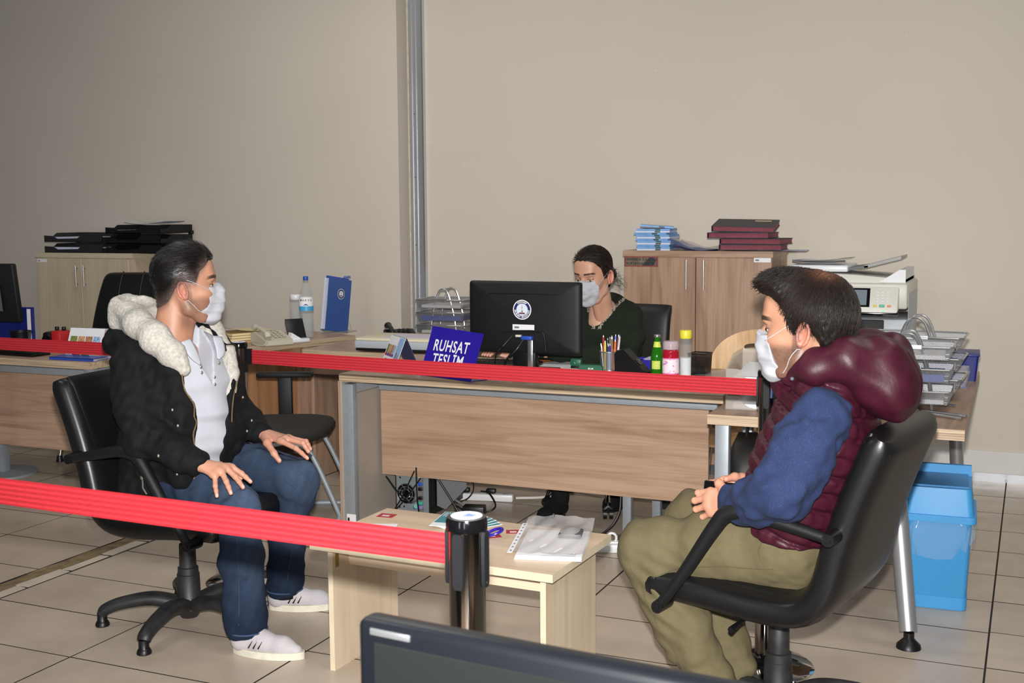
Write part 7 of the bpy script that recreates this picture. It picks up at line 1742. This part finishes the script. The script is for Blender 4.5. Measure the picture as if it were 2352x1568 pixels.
    vs_ = smooth_obj('quilted_vest', f, M_VEST, man, 1); vs_['label'] = 'burgundy quilted vest with hood'
    f = Field((-.62, 3.04, .86), (-.20, 3.56, 1.22), .0048)
    f.chain([(-.585, 3.20, 1.060), (-.52, 3.165, 1.085), (-.44, 3.175, 1.105), (-.37, 3.23, 1.10)], [.036, .045, .058, .07], .03); f.chain([(-.585, 3.43, 1.06), (-.50, 3.47, 1.085), (-.42, 3.44, 1.105), (-.36, 3.36, 1.10)], [.036, .045, .055, .065], .03)
    f.ell((-.375, 3.28, 1.055), (.095, .14, .090), .04); f.ell((-.335, 3.27, 1.02), (.075, .12, .085), .04)
    f.cone((-.53, 3.325, 1.0), (-.57, 3.30, 1.22), .072, .090, .015, 's')
    f.apply(waves(12, 10, .09, .0022, (1, .5, 1))); f.apply(lambda P: -.0045 * np.exp(-((P[:, 1] - 3.235 - .25 * (P[:, 0] + .36)) / .005) ** 2)); hd = smooth_obj('hood', f, M_VEST, vs_, 1)
    m = MB(); m.tube(spline([(-.60, 3.215, 1.085), (-.55, 3.185, 1.112), (-.49, 3.19, 1.142), (-.44, 3.22, 1.160)], 5), .008, 8, flat=.6); m.build('collar_lining', M_NAVYCOTTON, vs_)
    m = MB(); m.M = Matrix.Translation((-.520, 3.150, 1.120)) @ Matrix.Rotation(RAD(-20), 4, 'Y'); m.ball((0, 0, 0), .014, 10, sq=(1.3, .7, .75)); m.build('cord_lock', plain('navy_plastic', rgb(30, 38, 66), .3), vs_)
    m = MB(); m.ball((-.575, 3.135, 1.055), .0055, 8); m.build('snap', M_GREYD, vs_)
    m = MB(); m.tube(spline([(-.640, 3.262, 1.085), (-.650, 3.262, 1.04), (-.655, 3.266, .98)], 5), .004, 6); m.build('zip', plain('navy_zip', rgb(36, 48, 84), .5), vs_)
    # chinos
    f = Field((-1.14, 3.04, .03), (-.36, 3.72, .70), .0055)
    f.chain([(-.60, 3.29, .575), (-.60, 3.40, .575)], [.13, .13], .05, fwd=(0, 0, 1), flat=.9); f.cone((-.60, 3.34, .58), (-.59, 3.34, .66), .165, .155, .04, fwd=fw, flat=.72)
    f.chain([hL, (-.80, 3.278, .540), kL], [.108, .098, .085], .04); f.chain([hR, (-.78, 3.515, .545), kR], [.118, .102, .084], .04)
    f.chain([kL, (-.90, 3.255, .31), (-.80, 3.238, .13), (-.775, 3.235, .085)], [.088, .080, .068, .064], .03); f.chain([kR, (-.87, 3.51, .31), (-.79, 3.44, .13), (-.78, 3.43, .085)], [.086, .074, .062, .06], .03)
    f.cut(lambda X, Y, Z: .065 - Z + 0 * X + 0 * Y)
    f.apply(waves(14, 12, .12, .004)); f.apply(waves(34, 10, .04, .0006)); f.apply(lambda P: .0050 * np.sin(P[:, 2] * 120 + P[:, 0] * 70) * np.exp(-(np.linalg.norm((P - np.array((-.93, 3.2, .40))) * (1, .6, 1), axis=1) / .11) ** 2) + .0045 * np.sin(P[:, 2] * 85 - P[:, 0] * 30) * sst(.34, .15, P[:, 2]))
    ch_ = smooth_obj('chinos', f, M_CHINO, man, 1); ch_['label'] = 'olive cotton trousers'
    m = MB(); m.tube(stick(ch_, spline([(-.66, 3.128, .60), (-.68, 3.128, .57), (-.67, 3.125, .54)], 8), .0004), .0014, 5); m.tube(stick(ch_, spline([(-.62, 3.125, .52), (-.74, 3.128, .50), (-.88, 3.130, .475), (-.98, 3.145, .45)], 10), .0004), .0014, 5); m.tube(stick(ch_, spline([(-1.045, 3.150, .47), (-1.0, 3.130, .36), (-.92, 3.128, .22), (-.85, 3.133, .09)], 10), .0004), .0014, 5); m.build('stitched_seam', plain('olive_seam', rgb(84, 76, 54), .8), ch_)
    for a, h_, t_ in ((aL, (-.735, 3.24, 0), (-.985, 3.215, 0)), (aR, (-.735, 3.435, 0), (-.98, 3.46, 0))):
        m = MB(); m.cyl((a[0], a[1], .05), (a[0], a[1], .13), .040, .042, 16); m.build('ankle', plain('tan_ankle', rgb(176, 124, 100), .6), man, smooth=60); shoe(man, h_, t_, mat=cloth('brown_shoe_suede', rgb(84, 66, 52), .8), sole=M_BLACKM, nm='shoe')
    return man
man_right = person_right()
ph2 = thing('smartphone', 'black smartphone held by the man in the burgundy vest', 'phone', (-.795, 3.272, .694), 4); ph2.rotation_euler[0] = RAD(68); ph2.rotation_euler[1] = RAD(2)
m = MB(); m.rbox(-.050, .058, -.040, .036, -.004, .004, .0035, 2); m.build('phone_body', M_BLACK, ph2); m = MB(); m.rbox(-.048, .056, -.038, .034, .0035, .0046, .0005, 1); m.build('phone_glass', M_BLACKGLOSS, ph2)

# ------------------------------------------------------------------ the woman behind the desk
def person_back():
    yaw = -101; HS = 1.05; HR = rot(yaw, 13, 0)
    HO = tuple(np.array((-1.990, 5.38, 1.169)) - HR @ np.array((.090 * HS, 0, 0)))
    hl = [(-.12, -.10), (-.09, -.090), (-.06, -.060), (-.035, -.005), (-.01, .018), (.012, -.02), (.024, -.01), (.040, .045), (.060, .070), (.080, .088), (.10, .092)]
    V, F, C = make_head(skin=(192, 146, 122), lid=(.0004, -.007), neck_to=(-.055, 0, -.24), neck_r=(.046, .054), jaw=.84, brow=(36, 27, 26), bt=.72)
    hug = hugger(V, F); parts = [(place(V, HR, HS, HO), F, C)]
    wL, wR = (-2.26, 5.36, .800), (-2.40, 5.40, .798)
    def hnd(w, dx):
        w = np.array(w); d = np.array((-.55 * dx - .25, -.85, 0)); d /= np.linalg.norm(d); s = np.array((-d[1], d[0], 0)) 
        ks = [tuple(w + d * .080 + s * o + (0, 0, .008)) for o in (.030, .010, -.010, -.028)]; ms = [tuple(np.array(k) + d * .036 + (0, 0, .006)) for k in ks]; ts = [tuple(np.array(k) + d * .068 + (0, 0, -.014)) for k in ks]
        th = [tuple(w + d * .03 + s * .030 * (1 if dx > 0 else 1)), tuple(w + d * .06 + s * .048), tuple(w + d * .085 + s * .052 + (0, 0, -.008))]
        return hand_mesh(tuple(w), ks, ms, ts, th, (0, 0, 1), r=.88, wr=.020, fore=tuple(w - d * .08), h=.002, skin=(204, 152, 128))
    parts.append(hnd(wL, 1)); parts.append(hnd(wR, .2))
    cx_, cy_ = -1.955, 5.655
    shL, shR, elL, elR = (-1.842, 5.625, .968), (-2.095, 5.665, .968), (-1.818, 5.50, .785), (-2.14, 5.56, .785)
    hL, hR = (-1.86, 5.66, .54), (-2.04, 5.66, .54); kL, kR, aL, aR = (-1.90, 5.30, .52), (-2.09, 5.26, .52), (-1.90, 5.66, .12), (-2.095, 5.34, .10)
    parts.append(core([(((cx_, cy_, .58), (cx_, cy_, .80), (cx_, 5.62, 1.0)), (.09, .09, .05)), ((shL, shR), (.04, .04)), ((shL, elL, wL), (.035, .03, .02)), ((shR, elR, wR), (.035, .03, .02)), ((hL, kL, aL), (.05, .04, .03)), ((hR, kR, aR), (.05, .04, .03)), ((hL, hR), (.05, .05)), (((cx_ - .01, 5.585, 1.0), (cx_ - .02, 5.565, .93)), (.066, .058))], (200, 156, 134)))
    V, F, C = join(parts); wo = np_mesh('person', V, F, M_SKIN, None, C)
    tag(wo, 'woman in dark green beaded sweater and mask working behind the monitor', 'person')
    head_extras(wo, HR, HS, HO, (1, 0, -.55))
    def flow(P, r):
        T = np.array((-.105, 0, -.035)) - P; return T + .006 * r.normal(size=P.shape)
    def ex(f): f.ell((-.105, 0, -.03), (.03, .035, .032), .02)
    V, F, C = make_hair(hl, .006, .004, 31, flow, 3200, lambda P, r: .03 + .03 * r.rand(len(P)), .0008, lambda P, r: .01 + .02 * r.rand(len(P)), .05, .0006, ex, edge=.03, cols=((50, 37, 29), (26, 18, 14)))
    ha = np_mesh('hair', place(V, HR, HS, HO), F, M_HAIRC, wo, C)
    f = Field((-.19, -.07, -.12), (-.08, .07, .05), .003); f.ell((-.128, 0, -.035), (.034, .042, .036), 0); f.apply(waves(3, 14, .014, .003)); V, F = f.mesh(1); np_mesh('hair_bun', place(V, HR, HS, HO), F, M_HAIRD, ha)
    r = random.Random(4); m = MB()
    for k in range(26):
        b = np.array((-.09 - .03 * r.random(), .045 + .03 * r.random(), -.02 - .05 * r.random())); pts = [b + np.array((-.012 * t + .004 * math.sin(6 * t + k), .014 * t * r.random(), -.018 * t + .008 * math.sin(4 * t + k))) for t in (0, .5, 1, 1.5, 2)]
        P = place(np.array(pts), HR, HS, HO); m.tube([Vector(p) for p in P], .0006, 4)
    m.build('loose_curls', M_HAIRD, ha)
    V, F = make_mask(-.012, -.130, [(-.16, .050), (-.13, .052), (-.10, .058), (-.07, .066), (-.03, .068), (.02, .068)], pl=.0008)
    mk = np_mesh('face_mask', place(V, HR, HS, HO), F, M_MASK, wo)
    for s in (-1, 1):
        strap(mk, [(.066, s * .062, -.030), (.040, s * .070, -.014), (.014, s * .078, .004), (.0, s * .081, .012)], HR, HS, HO, hug=hug); strap(mk, [(.056, s * .056, -.098), (.030, s * .066, -.078), (.006, s * .074, -.050), (-.002, s * .077, -.042)], HR, HS, HO, hug=hug)
    fw = (-.17, -.985, 0)
    f = Field((-2.56, 5.22, .50), (-1.62, 5.86, 1.10), .0058)
    f.chain([(cx_, cy_, .56), (cx_, cy_ - .01, .74), (cx_, 5.64, .88), (cx_, 5.645, .96)], [.155, .150, .160, .11], .05, fwd=fw, flat=.82); f.cone((-1.86, 5.63, .985), (-2.06, 5.665, .985), .056, .056, .05); f.chain([(cx_ + .01, 5.64, .99), (cx_ + .01, 5.635, 1.04)], [.085, .062], .04)
    f.ell((-1.90, 5.545, .86), (.065, .05, .065), .05); f.ell((-2.03, 5.56, .86), (.065, .05, .065), .05)
    f.chain([shL, (-1.808, 5.575, .87), elL], [.064, .058, .050], .03); f.chain([elL, (-1.98, 5.44, .79), (-2.20, 5.385, .80)], [.055, .046, .034], .025); f.chain([shR, elR], [.066, .054], .03); f.chain([elR, (-2.34, 5.42, .80)], [.052, .034], .02)
    # V neck
    def vee(X, Y, Z):
        u = (X - (cx_ - .012)) * .985 - (Y - 5.58) * .17
        return np.maximum(np.maximum(np.abs(u) - .092 * np.clip((Z - .930) / .14, 0, 1.1), Y - 5.625), .930 - Z)
    f.D = np.maximum(f.D, -vee(f.ax[0][:, None, None], f.ax[1][None, :, None], f.ax[2][None, None, :])).astype(np.float32)
    f.cone((cx_ - .01, 5.60, .99), (cx_ - .01, 5.60, 1.14), .062, .075, .02, 's')
    f.apply(waves(16, 12, .12, .004)); sw = smooth_obj('sweater', f, M_GREENKNIT, wo, 1); sw['label'] = 'dark green V-neck sweater with beaded trim'
    Fd = f
    # bead trim hugging the V
    dg = bpy.context.evaluated_depsgraph_get(); dg.update()
    m = MB(); rr = random.Random(9)
    for s in (-1, 1):
        for k in range(220):
            z = .918 + .15 * rr.random(); w = .092 * max(0, (z - .930) / .14) + .003 + .018 * rr.random(); u = s * w; x = cx_ - .012 + u * .985; 
            # front surface by marching the field along y
            x += s * .004; xi = int(round((x - Fd.lo[0]) / Fd.h)); zi = int((z - Fd.lo[2]) / Fd.h)
            if not (0 <= xi < Fd.n[0] and 0 <= zi < Fd.n[2]): continue
            col_ = Fd.D[xi, :, zi]; hit = np.where(col_ < 0)[0]
            if len(hit): m.ball((x, Fd.ax[1][hit[0]] - .0035, z), .0018 + .0016 * rr.random(), 4)
    m.build('bead_trim', plain('glass_beads', rgb(206, 196, 184), .22, .7, var=.5, vscale=400), sw, smooth=0)
    f = Field((-2.22, 5.14, .02), (-1.72, 5.86, .68), .0065)
    f.chain([(-1.90, 5.66, .56), (-2.0, 5.66, .56)], [.125, .125], .04, fwd=(0, 0, 1), flat=.9); f.chain([hL, kL, aL], [.09, .068, .046], .04); f.chain([hR, kR, aR], [.09, .068, .046], .04); f.cut(lambda X, Y, Z: .05 - Z + 0 * X + 0 * Y); f.apply(waves(18, 10, .1, .003))
    smooth_obj('trousers', f, M_BLACKCLOTH, wo, 1)
    for a, t_ in ((aL, (-1.91, 5.48, 0)), (aR, (-2.14, 5.145, 0))): shoe(wo, (a[0], a[1] + .04, 0), t_, mat=M_BLACKCLOTH, sole=M_BLACK, nm='shoe')
    return wo
woman = person_back()
